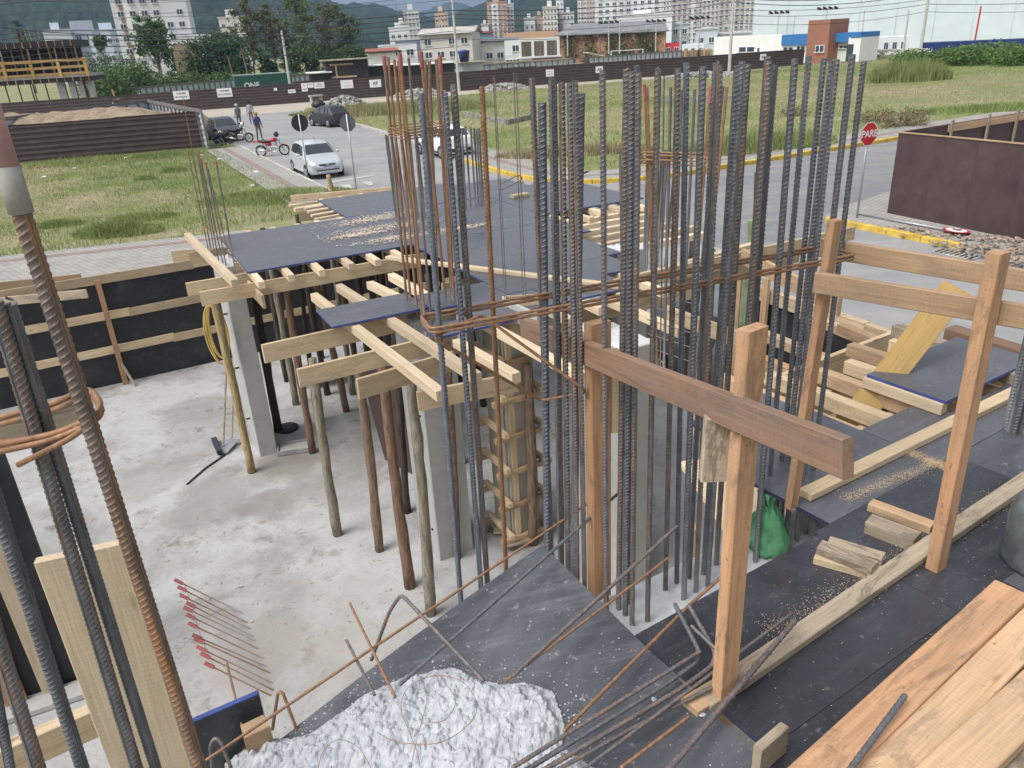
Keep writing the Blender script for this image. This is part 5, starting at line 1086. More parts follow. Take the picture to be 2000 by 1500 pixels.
# --- people
SKIN=plain('skin',(.30,.17,.11),.6,0,.1,8)
def person(loc,heading,pose,mats,label,hat=None,hatc=None):
    """pose: joint dict; one continuous skinned body, materials by nearest bone"""
    J=pose; ch=[('pelvis','belly'),('belly','chest'),('chest','neck'),('neck','head'),('head','crown')]
    for s in 'LR':
        ch+=[('chest','sh'+s),('sh'+s,'el'+s),('el'+s,'wr'+s),('wr'+s,'pa'+s),('pelvis','hip'+s),('hip'+s,'kn'+s),('kn'+s,'an'+s),('an'+s,'toe'+s)]
    rad=dict(pelvis=.145,belly=.14,chest=.165,neck=.055,head=.088,crown=.085,sh=.072,el=.05,wr=.034,pa=.036,hip=.095,kn=.066,an=.042,toe=.04)
    J=dict(J)
    fing=[]
    for s in 'LR':
        w,e=Vector(J['wr'+s]),Vector(J['el'+s]); d=(w-e).normalized(); J['pa'+s]=tuple(w+d*.07); side=d.cross(Vector((1,0,0))); side=side.normalized() if side.length>.01 else Vector((0,1,0))
        for k in range(5):
            off=side*((k-2)*.018); t=w+d*(.10 if k else .06)+off+(Vector((.03,0,0)) if k==0 else Vector()); t2=t+d*(.05 if k else .03)+Vector((.015,0,0)); J[f'f{k}a'+s]=tuple(t); J[f'f{k}b'+s]=tuple(t2); ch+=[('pa'+s,f'f{k}a'+s),(f'f{k}a'+s,f'f{k}b'+s)]
    names=list(J); idx={n:i for i,n in enumerate(names)}
    me=bpy.data.meshes.new('body'); me.from_pydata([J[n] for n in names],[(idx[a],idx[b]) for a,b in ch],[]); ob=bpy.data.objects.new('body',me); COL.objects.link(ob)
    md=ob.modifiers.new('s','SKIN'); 
    sk=me.skin_vertices[0].data if me.skin_vertices else None
    if sk is None:
        bpy.context.view_layer.objects.active=ob; bpy.ops.mesh.customdata_skin_add() ; sk=me.skin_vertices[0].data
    for n,i in idx.items():
        key=n[:-1] if n[-1] in 'LR' else n; r=.0095 if key[0]=='f' and key[1:2].isdigit() else rad.get(key,.05); sk[i].radius=(r,r*(.8 if key in('chest','belly','pelvis') else 1)); sk[i].use_root=(n=='pelvis')
    ob.modifiers.new('ss','SUBSURF').levels=1; ob.modifiers['ss'].render_levels=1
    dg=bpy.context.evaluated_depsgraph_get(); nm=bpy.data.meshes.new_from_object(ob.evaluated_get(dg)); bpy.data.objects.remove(ob)
    P=[];Lb=[]
    def lab(a,b,t):
        k=a[:2] if a[0]!='f' else 'f'; 
        if 'head' in (a,b) or b=='crown': return 0
        if (a=='neck'): return 0
        if a[:2] in('wr','pa') or a[0]=='f' and a[1:2].isdigit(): return 0
        if a[:2]=='el' and t>.85: return 0
        if a[:2]=='el' and mats.get('short'): return 0
        if a[:2]=='an': return 3
        if a[:2] in('hi','kn') or (a=='pelvis' and b[:3]=='hip') or (a=='pelvis' and t<.35): return 2
        return 1
    for a,b in ch:
        for t in np.linspace(0,1,5): P.append(np.array(J[a])*(1-t)+np.array(J[b])*t); Lb.append(lab(a,b,t))
    P=np.array(P); Lb=np.array(Lb)
    for p in nm.polygons: p.material_index=int(Lb[np.argmin(((P-np.array(p.center))**2).sum(1))]); p.use_smooth=True
    for k in ('skin','shirt','pants','shoes'): nm.materials.append(mats[k])
    o=link('person',nm,None,None,Matrix.Translation(loc)@Matrix.Rotation(heading,4,'Z')); tag(o,label,'person','workers in the street')
    h=Vector(J['crown'])
    m=MB(); m.lathe([(.104,-.06),(.112,.0),(.10,.06),(.05,.105),(.01,.11)],12,Matrix.Translation(h))
    if hat: m.box(h+Vector((.13,0,.0)),(.12,.16,.015))
    m.build('cap' if hat else 'hair',hatc,o,True,local=True)
    fc=MB(); hd=Vector(J['head']); fc.box(hd+Vector((.105,0,-.01)),(.03,.022,.035)); fc.build('nose',SKIN,o,local=True)
    return o
def standing(step=.12,lean=0.0,arm=.1):
    return dict(pelvis=(0,0,.95),belly=(lean*.4,0,1.12),chest=(lean*.8,0,1.36),neck=(lean+.01,0,1.50),head=(lean+.03,0,1.61),crown=(lean+.03,0,1.70),shL=(lean*.8,.18,1.41),shR=(lean*.8,-.18,1.41),elL=(lean*.5-arm*.3,.25,1.13),elR=(lean*.5+arm*.4,-.25,1.13),wrL=(lean*.5-arm*.5+.1,.26,.90),wrR=(lean*.5+arm+.06,-.26,.91),hipL=(0,.095,.90),hipR=(0,-.095,.90),knL=(step*.6+.03,.10,.50),knR=(-step*.3+.03,-.10,.50),anL=(step,.10,.08),anR=(-step,-.10,.08),toeL=(step+.16,.11,.04),toeR=(-step+.16,-.11,.04))
dk=lambda n,c:plain(n,c,.85,0,.15,12)
SH=dk('dark_shoes',(.03,.03,.03)); awayh=math.atan2(SD.y,SD.x)
person(at(508,274),awayh+R(-165),standing(.14,.03),dict(skin=SKIN,shirt=dk('purple_jacket',(.085,.07,.19)),pants=dk('grey_trousers',(.12,.12,.14)),shoes=SH),'worker in purple jacket and tan cap walking past the black motorcycle',True,dk('tan_cap',(.40,.22,.10)))
person(at(470,250),awayh+R(20),standing(.10,.02),dict(skin=SKIN,shirt=dk('black_white_shirt',(.16,.16,.17)),pants=dk('slate_trousers',(.10,.10,.12)),shoes=SH),'worker in dark shirt and white cap walking away beside the graphite car',True,dk('white_cap',(.55,.56,.58)))
person(at(493,243),awayh+R(-10),standing(.08,.0),dict(skin=SKIN,shirt=dk('grey_jersey',(.34,.35,.37)),pants=dk('olive_trousers',(.17,.15,.12)),shoes=SH),'worker in grey and black jersey standing beyond the purple jacket',False,dk('black_hair',(.012,.011,.01)))
sit=dict(pelvis=(0,0,.16),belly=(-.03,0,.33),chest=(-.04,0,.56),neck=(0,0,.70),head=(.03,0,.81),crown=(.03,0,.90),shL=(-.03,.18,.61),shR=(-.03,-.18,.61),elL=(.10,.26,.38),elR=(.12,-.24,.42),wrL=(.28,.16,.40),wrR=(.22,-.05,.66),hipL=(.04,.10,.14),hipR=(.04,-.10,.14),knL=(.36,.17,.40),knR=(.38,-.14,.36),anL=(.62,.15,.07),anR=(.66,-.12,.07),toeL=(.78,.17,.05),toeR=(.82,-.13,.05))
person(at(424,283),R(-35),sit,dict(skin=SKIN,shirt=dk('navy_jacket',(.03,.04,.09)),pants=dk('faded_jeans',(.13,.15,.18)),shoes=SH),'worker in navy jacket sitting on the ground against the fence end',False,dk('black_hair',(.012,.011,.01)))
# --- signs
GREYB=plain('sign_back_grey',(.12,.13,.14),.6,.2,.15,6); BLKB=plain('sign_back_black',(.02,.02,.021),.6,0,.2,6); SRED=plain('sign_red',(.52,.025,.035),.5,0,.08,4); SWHT=plain('sign_white',(.78,.78,.78),.5,0,.05,4)
def signpost(base,top,heading,shape,r,face,back,label,zc):
    root=empty('road_sign',base,heading,label,'sign'); h=(top-base).length
    MB().tube([(0,0,-.05),(0,0,h)],.028,10).build('post',STEEL,root,local=True,smooth=True)
    n=8 if shape=='oct' else 28; a0=math.pi/8 if shape=='oct' else 0
    M=Matrix.Translation((.04,0,zc))@Matrix.Rotation(R(90),4,'Y')
    def disc(nm,rr,x,mat,par,th=.006):
        p=MB(); vs=[Vector((x,rr*math.cos(a0+6.283185*k/n),zc+rr*math.sin(a0+6.283185*k/n))) for k in range(n)]; vb=[v-Vector((th,0,0)) for v in vs]
        p.add(vs+vb,[list(range(n)),list(range(n,2*n))[::-1]]+[(k,n+k,n+(k+1)%n,(k+1)%n) for k in range(n)]); return p.build(nm,mat,par,local=True)
    pl=disc('plate',r,.036,back,root); disc('face',r*.99,.041,SWHT,pl,.003); inner=disc('face_colour',r*.92,.0445,face,pl,.003)
    return root,pl
b=at(1673,432); tp=up(b,1708,240); hh_=(tp-b).length; fc=math.atan2(-b.y,-b.x)+R(50)
root,pl=signpost(b,tp,fc,'oct',.34,SRED,GREYB,'red octagonal PARE stop sign on a thin steel post',hh_-.29)
link('lettering',textmesh('PARE',.26,True),SWHT,pl,Matrix.Translation((.047,0,hh_-.29))@Matrix.Rotation(R(90),4,'Z')@Matrix.Rotation(R(90),4,'X'),True)
b=at(603,351); tp=up(b,588,223); away=math.atan2(b.y,b.x); signpost(b,tp,away,'round',.36,SWHT,BLKB,'round road sign seen from its black back beside the silver car',(tp-b).length-.36)
b=at(699,392); tp=up(b,691,222); away=math.atan2(b.y,b.x); signpost(b,tp,away,'oct',.30,SRED,GREYB,'octagonal road sign seen from its grey back beyond the far deck edge',(tp-b).length-.33)
b0=at(1673,417,.13); b1=at(1850,449,.16); fs_=empty('fallen_sign',b0,0,'round no parking sign with its pole fallen flat beside the brown hoarding','sign')
MB().tube([b0,b1],.03,10).build('post',STEEL,fs_,smooth=True); d_=(b1-b0).normalized(); c_=b1+d_*.25+Vector((0,0,.03))
for nm,rr,z,mat in (('plate',.32,0,SRED),('face',.25,.006,SWHT)): MB().lathe([(rr,0),(rr,.006)],26,Matrix.Translation(c_+Vector((0,0,z)))@Matrix.Rotation(R(5),4,'Y')).build(nm,mat,fs_)
board('slash',c_+Vector((-.2,-.1,.018)),c_+Vector((.2,.1,.0)),.05,.006,SRED,fs_); link('letter',textmesh('E',.3,True),PTXT,fs_,Matrix.Translation(c_+Vector((0,0,.02)))@Matrix.Rotation(R(20),4,'Z'))
# --- brown board hoarding on the corner lot
pA=at(1733,416,.1); pB=at(2000,470,.1); pd=(pB-pA).normalized(); top=up(pA,1763,258).z; bh=empty('plywood_hoarding',pA,0,'brown plywood hoarding of tall smooth sheets on the street corner','hoarding')
s=0
while s<9:
    a=pA+pd*(s+.003); b=pA+pd*(s+1.217); m=(a+b)/2; link('board_panel',boxmesh(1.214,.018,top-.1),PLYV,bh,Matrix.Translation((m.x,m.y,.1+(top-.1)/2))@basis(pd).to_4x4()); s+=1.22
board('top_rail',Vector((pA.x,pA.y,top)),Vector((pA.x,pA.y,top))+pd*9,.07,.035,HARDL,bh)
qn=BD.copy(); 
s=0
while s<14:
    a=pA+qn*s+Vector((0,0,0)); b=pA+qn*(s+1.217); m=(a+b)/2; link('board_panel',boxmesh(1.214,.018,top-.1),PLYV,bh,Matrix.Translation((m.x,m.y,.1+(top-.1)/2))@basis(qn).to_4x4()); s+=1.22
nn=Vector((qn.y,-qn.x,0))
board('back_rail',Vector((pA.x,pA.y,top-.12))+qn*2.2+nn*.03,Vector((pA.x,pA.y,top-.12))+qn*14+nn*.03,.03,.2,HARDL,bh)
for s in (2.3,4.1,5.6,7.5): board('stud',pA+qn*s+nn*.07,Vector((pA.x,pA.y,top+.12))+qn*s+nn*.07,.09,.05,GREYW,bh,nn)
# painted road markings
WP=asphalt('worn_white_paint',(.55,.54,.52),(.42,.41,.39),.8)
def mark(pts): sheet('road_marking',[at(*p) for p in pts],.014,WP)
mark([(640,356),(730,341),(731,344),(641,359.5)]); mark([(663,363),(681,360),(692,368),(684,370)]); mark([(706,356),(724,354),(730,361),(722,363)])
# stump by the deck edge
sb_=at(648,376,ZD-.25); st_=up(sb_,640,341); tag(link('log_prop',logmesh((st_-sb_).length,.045,5),BARK[3],None,Matrix.Translation(sb_)@(st_-sb_).to_track_quat('Z','Y').to_matrix().to_4x4()),'peeled log end sticking up above the far edge boards of the middle deck','log prop')
# litter in the lot
for k,(x,y) in enumerate(((245,308),(145,328),(86,345),(428,310),(395,302),(500,335),(492,362))):
    m=bpy.data.meshes.new_from_object(bpy.data.objects['ground']) if False else rocks[k%9].copy(); m.materials.clear(); o=link('litter_bag',m,SWHT,None,Matrix.Translation(at(x,y,.06))@Matrix.Diagonal((.16,.12,.06,1))); tag(o,'crumpled white plastic litter lying in the vacant lot grass','litter','litter in the vacant lot')
# ------------------------------------------------------------------ small things on the slab
HOSE=plain('yellow_hose',(.50,.36,.10),.5,0,.15,6)
hc=at(430,680,1.6); hb=up(at(509,893,ZF)-FC.u*.06,424,650); pts=[]
for k in range(120):
    t=k/119*6.283*5; r=.14+.03*math.sin(k*.23); pts.append((hb.x+.11*math.cos(t)*(1+.15*math.sin(k*.31)),hb.y+.05*math.sin(t*.5),hb.z+.36*math.sin(t)+.03*math.sin(k*.4)))
tag(MB().tube(pts,.011,6).build('hose',HOSE,None,True),'coil of yellow hose hanging on the concrete corner column','hose')
br=empty('broom',at(432,880,ZF),0,'push broom with dark head leaning on the peeled log prop','broom'); bb=at(436,872,ZF+.05); bt=up(at(450,872,ZF)+Vector((.1,.3,0)),442,720)
MB().tube([bb,bt],.014,7).build('handle',GREYW,br); board('head',at(418,858,ZF+.06),at(430,884,ZF+.06),.07,.06,plain('broom_head',(.03,.035,.05),.8),br); board('bristles',at(420,860,ZF+.02),at(432,886,ZF+.02),.06,.05,plain('broom_bristle',(.05,.055,.07),.9),br)
ho_=empty('hoe',at(445,880,ZF),0,'hoe with worn blade leaning beside the push broom','hoe'); MB().tube([at(452,858,ZF+.05),up(at(460,866,ZF)+Vector((.05,.3,0)),458,702)],.015,7).build('handle',GREYW,ho_); board('blade',at(432,885,ZF+.03),at(456,858,ZF+.06),.16,.008,STEEL,ho_)
tr=empty('mortar_tray',at(577,878,ZF),R(10),'shallow grey mortar tray on the slab behind the corner column','tray'); t_=MB(); t_.box((0,0,.012),(.40,.26,.01)); [t_.box((0,s*.13,.04),(.42,.012,.06)) for s in(-1,1)]; [t_.box((s*.205,0,.04),(.012,.26,.06)) for s in(-1,1)]; t_.build('pan',plain('tray_grey',(.33,.33,.32),.7),tr,local=True); MB().box((0,0,.03),(.38,.24,.02)).build('mortar',COLM,tr,local=True)
bk=at(562,838,ZF); tag(MB().lathe([(.14,0),(.15,.02),(.14,.035),(.02,.04)],18,Matrix.Translation(bk)).build('bucket_lid',BLACKP,None,True),'round black lid lying on the slab behind the corner column','lid')
tag(MB().tube([at(365,946,ZF+.01),at(400,915,ZF+.015),at(440,888,ZF+.01)],.012,6).build('stick',BARK[2],None,True),'dark crooked stick lying on the open slab','stick')
bn=empty('timber_bench',at(665,745,ZF),R(20),'low makeshift timber bench in the shade under the deck','bench'); MB().box((0,0,.30),(1.0,.3,.04)).build('seat',GREYW,bn,local=True)
for s in (-1,1): MB().box((s*.42,0,.14),(.05,.28,.28)).build('leg',GREYW,bn,local=True)
# green bag
gb=at(1502,1074,ZC+.02); m=MB(); prof=[(.02,0),(.075,.0),(.095,.04),(.09,.10),(.08,.15),(.06,.21),(.035,.27),(.02,.31),(.04,.35)]; m.lathe(prof,22,Matrix.Translation(gb)@Matrix.Rotation(R(-6),4,'Y'))
o=m.build('plastic_bag',plain('green_plastic',(.22,.62,.33),.3,0,.4,16,.6),None,True)
for v in o.data.vertices: v.co+=Vector((random.uniform(-1,1),random.uniform(-1,1),random.uniform(-.3,.3)))*.016
o.data.materials[0].node_tree.nodes['Principled BSDF'].inputs['Transmission Weight'].default_value=.55
tag(o,'crumpled green plastic bag slumped among the core bars','bag')
# grey plastic drum at the deck edge
dr=at(1995,1108,ZD); m=MB(); m.lathe([(.155,0),(.165,.02),(.16,.10),(.163,.2),(.15,.26),(.13,.29),(.02,.3)],26,Matrix.Translation(dr+Vector((.11,.02,0)))); o=m.build('wrapped_drum',plain('grey_wrap',(.105,.12,.118),.28,0,.35,14,.6,.3),None,True)
for v in o.data.vertices: v.co+=Vector((random.uniform(-1,1),random.uniform(-1,1),0))*.006
tag(o,'grey plastic wrapped drum standing on the right deck','drum')
# sawdust and shavings
def flakes(name,fn,n,size,mat,label):
    V=[];F=[]
    for k in range(n):
        p=fn(); a=random.uniform(0,6.28); l,w=random.uniform(.4,1.6)*size,random.uniform(.2,.6)*size; d=Vector((math.cos(a),math.sin(a),0)); e=Vector((-d.y,d.x,0)); z=Vector((0,0,random.uniform(.001,.004)))
        b=len(V); V+=[p-d*l-e*w+z,p+d*l-e*w+z*1.3,p+d*l+e*w+z,p-d*l+e*w+z*1.5]; F.append((b,b+1,b+2,b+3))
    return tag(link(name,mesh(V,F),mat),label,'sawdust',None,'stuff')
SAW=plain('sawdust',(.62,.47,.30),.9,0,.2,30); SHAV=plain('wood_shavings',(.70,.58,.43),.9,0,.15,30)
def seam(px0,px1,w,z=ZD+.004):
    a,b=at(*px0,z),at(*px1,z)
    def f():
        t=random.random(); return a.lerp(b,t)+Vector((random.gauss(0,w),random.gauss(0,w),0))
    return f
def mixf(*fs_): return lambda:random.choice(fs_)()
flakes('sawdust',mixf(seam((1590,965),(1990,770),.02),seam((1500,1240),(1990,955),.035),seam((1650,975),(1840,900),.02),seam((1770,880),(1860,920),.02)),9000,.0019,SAW,'pale sawdust drifted along the battens of the right deck')
def anywhere():
    return FR.p(random.uniform(-.1,3.2),random.uniform(-1.0,.0),ZD+.004)
flakes('sawdust',anywhere,500,.002,SAW,'loose sawdust specks scattered over the right deck')
def shv():
    c=random.choice([(745,445,.22),(720,430,.16),(770,465,.16),(700,458,.12),(900,445,.12),(760,420,.2)]); p=at(c[0],c[1],ZD+.005); return p+FM.u*random.gauss(0,c[2]*1.6)+FM.v*random.gauss(0,c[2]*.5)
flakes('wood_shavings',shv,2600,.011,SHAV,'pale wood shavings strewn over the middle formwork sheets')
def flo(): 
    q=at(random.uniform(150,900),random.uniform(760,1250),ZF+.003); return q
flakes('floor_debris',flo,420,.013,GREYW,'wood chips and crumbs scattered on the open slab')
# ------------------------------------------------------------------ background: fences, buildings, trees, hills, lines
def bp(x,y,d,z=None):
    """point at horizontal distance d along the sight line x,y"""
    r=ray(x,y); k=d/math.hypot(r.x,r.y); p=Vector((0,0,CAMH))+r*k
    if z is not None: p.z=z
    return p
def pxm(d): return FPX/d
def onplane(x,y,o,n):
    r=ray(x,y); return Vector((0,0,CAMH))+r*((o-Vector((0,0,CAMH))).dot(n)/r.dot(n))
CORR=plain('brown_corrugated_steel',(.105,.080,.078),.42,.3,.15,2); WHTSHEET=plain('white_sheet_metal',(.52,.56,.60),.5,.2,.1,2); GPOST=plain('grey_fence_timber',(.17,.165,.16),.9,0,.3,4)
def corr(a,b,h,period=.30,depth=.085,z0=.02):
    """horizontally corrugated sheet between a and b"""
    d=(b-a); d.z=0; L=d.length; d.normalize(); n=Vector((d.y,-d.x,0)); prof=[]; z=z0
    while z<z0+h-1e-3:
        for t,o in ((0,0),(.35,0),(.5,1),(.85,1)): 
            zz=min(z+t*period,z0+h); prof.append((zz,o*depth))
        z+=period
    prof.append((z0+h,0)); vs=[]
    for p in (a,b): vs+=[Vector((p.x,p.y,0))+n*o+Vector((0,0,zz)) for zz,o in prof]
    k=len(prof); return mesh(vs,[(i,k+i,k+i+1,i+1) for i in range(k-1)])
def cfence(a,b,h,label,parts=1,mat=CORR,post=True,inner=False):
    root=empty('corrugated_fence',(a.x,a.y,0),0,label,'fence','brown corrugated hoardings'); 
    for k in range(parts):
        p,q=a.lerp(b,k/parts),a.lerp(b,(k+1)/parts); d=(q-p).normalized(); link('sheet',corr(p-d*.02,q+d*.02,h+random.uniform(-.03,.03)),mat,root)
        if post: n=Vector((d.y,-d.x,0)); board('post',Vector((q.x,q.y,0))-n*.06,Vector((q.x,q.y,h+.03))-n*.06,.1,.1,GPOST,root,n)
    return root
FP=lambda px:onplane(px,750-FPX*.45+.058*0,far0,FN) if False else onplane(px,190,far0,FN)
def fpt(px): p=FP(px); return Vector((p.x,p.y,0))
FH=2.02
fx=[-250,60,577,663,748,975,1050,1300,1562]
labs=['brown corrugated hoarding running out left behind the grey fenced lot','brown corrugated hoarding with the two TAPUME boards','brown corrugated hoarding with the small warning boards','brown corrugated gate with the VALENCIA board','brown corrugated hoarding behind the white house pole','short brown corrugated hoarding with a step in its top','brown corrugated hoarding before the brick warehouse','brown corrugated hoarding reaching the white and blue building']
for k in range(8): cfence(fpt(fx[k]),fpt(fx[k+1]),FH+(.0,.0,.18,.18,.02,.12,.05,.0)[k],labs[k],max(1,int((fx[k+1]-fx[k])/90)))
def fboard(x0,y0,x1,y1,label,texts=(),mat=None,off=.12,cat='sign'):
    c=onplane((x0+x1)/2,(y0+y1)/2,far0-FN*off,FN); dpt=(c-Vector((0,0,CAMH))).dot(CF); w=abs(x1-x0)*dpt/FPX*1.03; h=abs(y1-y0)*dpt/FPX
    root=empty('notice_board',c,math.atan2(FD.y,FD.x),label,cat,'notice boards on the far hoarding'); MB().box((0,0,0),(w,.03,h)).build('panel',mat or SWHT,root,local=True)
    for s,sz,dz,mt in texts: link('lettering',textmesh(s,sz*h,True),mt,root,Matrix.Translation((0,-.02,dz*h))@Matrix.Rotation(R(90),4,'X'),True)
    return root
LTX=plain('print_pale_grey',(.42,.43,.46),.6,0,.05,4)
fboard(340,178,368,194,'white TAPUME PROVISÓRIO board above the fence end',(('TAPUME',.30,.2,PTXT),('PROVISÓRIO',.27,-.2,PTXT))); fboard(425,173,452,189,'white TAPUME PROVISÓRIO board over the workers',(('TAPUME',.30,.2,PTXT),('PROVISÓRIO',.27,-.2,PTXT)))
fboard(589,163,600,178,'small upright white warning board with a red symbol',(('R',.35,.2,SRED),('AVISO',.2,-.25,PTXT))); fboard(601,162,612,171,'small red and white warning board',(('PERIGO',.3,.15,SRED),)); fboard(614,161,633,172,'wide white notice board with small print',(('OBRA',.3,.2,PTXT),('ENGENHARIA',.22,-.15,PTXT))); fboard(563,175,577,181.5,'narrow white notice beside the sheet joint',(('ATENÇÃO',.4,0,PTXT),)); fboard(535,172,541,177,'tiny white notice on the brown hoarding')
fboard(666,157,689,172,'white VALENCIA board on the corrugated gate',(('VIVA',.22,.22,LTX),('VALENCIA',.24,-.2,LTX))); fboard(722,156,744,170,'white board with the black AP monogram near the capped bars',(('AP',.62,0,PTXT),)); fboard(1066,136,1082,149,'white VALENCIA board behind the middle bars',(('VIVA',.22,.2,LTX),('VALENCIA',.22,-.2,LTX))); fboard(1163,130,1178,142,'white board with the black AP monogram behind the core bars',(('AP',.62,0,PTXT),)); fboard(1484,106,1497,117,'white board with the AP monogram at the hoarding end',(('AP',.6,0,PTXT),))
# left lot: front fence, inner grey fence, dirt mound
fA=Vector((fenA.x,fenA.y,0)); fB=Vector((fenB.x,fenB.y,0)); fd=(fB-fA).normalized(); cfence(fA-fd*14,fB,2.15,'near brown corrugated fence closing the lot with the earth mound',5,post=False)
pe=up(at(404,287),394,218); board('x',at(404,287),Vector((at(404,287).x,at(404,287).y,2.25)),.12,.12,GREYW,None,(1,0,0)).name='fence_post'; tag(bpy.data.objects['fence_post'],'grey end post of the near brown corrugated fence','post')
gc=bp(288,192,72,0); gl=bp(-120,208,60,0); g2=bp(397,222,53,0)
def innerfence(a,b,h,label,n):
    root=empty('sheet_fence',(a.x,a.y,0),0,label,'fence'); d=(b-a).normalized(); nn_=Vector((d.y,-d.x,0)); L=(b-a).length
    link('sheet',corr(a,b,h,.33,.03),WHTSHEET,root)
    for k in range(n+1): q=a+d*(L*k/n)+nn_*.1; board('post',q,Vector((q.x,q.y,h)),.16,.1,GPOST,root,nn_)
    board('top_rail',Vector((a.x,a.y,h-.05))+nn_*.1,Vector((b.x,b.y,h-.05))+nn_*.1,.06,.22,GPOST,root); board('mid_rail',Vector((a.x,a.y,h*.5))+nn_*.1,Vector((b.x,b.y,h*.5))+nn_*.1,.05,.06,GPOST,root); return root
innerfence(gl,gc,2.3,'pale sheet fence with grey timber posts behind the earth mound',14); innerfence(gc,g2,2.3,'pale sheet fence with close grey posts returning to the near brown fence',14)
heapm=ground_mat('earth_mound',(.34,.27,.19),(.42,.33,.24),(.30,.23,.16),.5)
N=70; vs=[];mc=bp(115,222,64,0)
for i in range(N):
    for j in range(N):
        u,v=(i/(N-1)-.5)*2,(j/(N-1)-.5)*2; x=mc.x+u*9.5; y=mc.y+v*3.6+u*1.5; r=1-max(abs(u)**3,abs(v)**2); xx,yy=np.array([x]),np.array([y]); vs.append((x,y,max(-.1,2.35*max(0,r)**.6*(1+.22*vnoise(xx,yy,.9,2)[0])+.14*vnoise(xx,yy,4,4)[0]*(r>.05)-.02+random.uniform(-.05,.05))))
tag(link('earth_mound',mesh(vs,[(i*N+j,(i+1)*N+j,(i+1)*N+j+1,i*N+j+1) for i in range(N-1) for j in range(N-1)]),heapm),'long mound of loose brown earth inside the fenced lot','earth')
# building under construction on the left
ub=empty('unfinished_building',bp(60,185,100,0),0,'concrete frame under construction with timber guard rails and black forms','building')
ud=FD; un=-FN; e=bp(183,168,98,0); DARKI=plain('painted_interior_shade',(.055,.045,.04),.9,0,.3,1); YP=wood('guard_yellow_pine',(.66,.43,.17),(.5,.3,.1),.1)  # DARKI: dark colour stands in for the shade inside open rooms
def ubox(s0,s1,t0,t1,z0,z1,nm,mat):
    p=e+ud*((s0+s1)/2)+un*(-(t0+t1)/2); return link(nm,boxmesh(s1-s0,t1-t0,z1-z0,.01),mat,ub,Matrix.Translation((p.x,p.y,(z0+z1)/2))@basis(ud).to_4x4())
def uz(px,py): return onplane(px,py,e,FN).z
zb0,zb1,zs1,zr,zt0,zt1=uz(100,162),uz(100,153),uz(100,148),uz(100,117),uz(100,92),uz(100,79)
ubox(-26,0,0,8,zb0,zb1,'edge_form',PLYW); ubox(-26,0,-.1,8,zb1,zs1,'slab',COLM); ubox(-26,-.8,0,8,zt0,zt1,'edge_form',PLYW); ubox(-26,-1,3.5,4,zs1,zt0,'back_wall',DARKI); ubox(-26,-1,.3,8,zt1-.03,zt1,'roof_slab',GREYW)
for k in range(34): ubox(-25.7+k*.77,-25.62+k*.77,-.06,0,zb0,zb1-.02,'form_rib',YP); ubox(-25.9+k*.75,-25.84+k*.75,-.06,0,zt0,zt1,'form_rib',YP)
for k in range(30): ubox(-25.6+k*.84,-25.48+k*.84,.3+(k%3)*.6,.45+(k%3)*.6,zs1,zt0,'prop',(HARDL,GREYW,PINE)[k%3])
for k in range(24): ubox(-25.2+k*1.02,-25.1+k*1.02,2.3,2.45,zs1,zt0,'prop',DARKW)
for z in (zr-.1,(zr+zs1)/2,zs1+.12): ubox(-26,.05,-.2,-.14,z-.13,z+.13,'guard_rail',YP)
for k in range(11): ubox(-25.9+k*2.55,-25.6+k*2.55,-.26,-.2,zb1,zr+.1,'guard_post',YP)
for s0,s1 in ((-16.6,-15.8),(-3.6,-2.9),(-2.5,-1.9),(-1.6,-1.1),(-.7,-.1)): ubox(s0,s1,.6,1.3,0,zb0,'column',COLM)
for k in range(26): ubox(-25+k*.95,-24.9+k*.95,1.0+(k%4),1.1+(k%4),0,zb0,'prop',BARK[2])
for z,zz in ((zt1,zt1+1.2),): 
    for k in range(6): ubox(-6+k*.4,-5.95+k*.4,.5,.55,z,zz+random.uniform(-.4,.3),'rebar',STL[2])
for k in range(2): ubox(-14.5+k*1,-14.35+k*1,.5,.65,zt1,zt1+2.6,'pole',STEEL)
ubox(-26,-9,.8,6,zt1,zt1+.35,'rebar_mat',plain('rusty_mat',(.20,.10,.065),.9,0,.4,3))
# heap of scrap wood
hp=bp(232,180,97,0); V=[]
root=empty('scrap_heap',hp,0,'tangled heap of scrap timber beside the unfinished building','timber heap')
for k in range(90):
    c=hp+Vector((random.gauss(0,1.5),random.gauss(0,1),max(.15,1.7-abs(random.gauss(0,.9))))); d=Vector((random.gauss(0,1),random.gauss(0,.6),random.gauss(0,.25))).normalized()*random.uniform(.5,1.3); board('scrap_board',c-d,c+d,.13,.05,random.choice([GREYW,HARDL,DARKW,PINE]),root)
# ------------------------------------------------------------------ buildings
WIN=plain('window_glass',(.05,.065,.08),.15,0,.2,1,.7); WFR=plain('window_frame_white',(.7,.7,.7),.6); WFD=plain('window_shade',(.30,.31,.33),.7)
wm={}
def wallm(c): 
    c=tuple(min(.80,x*1.05) for x in c); k=tuple(round(x,3) for x in c)
    if k not in wm: wm[k]=plain('render_%d'%len(wm),c,.85,0,.06,.4)
    return wm[k]
_wc={}
def winmesh(w,h):
    k=(round(w,2),round(h,2))
    if k not in _wc:
        m=MB(); m.i=0; m.box((0,.03,0),(w,.14,h)); m.i=1; m.box((0,-.05,0),(w*.86,.04,h*.84)); m.i=0; m.box((0,-.075,0),(w*.07,.03,h*.84)); m.box((0,-.1,-h/2),(w*1.1,.16,.08))
        me=m.mesh(); me.materials.append(WFR); me.materials.append(WIN); _wc[k]=me
    return _wc[k]
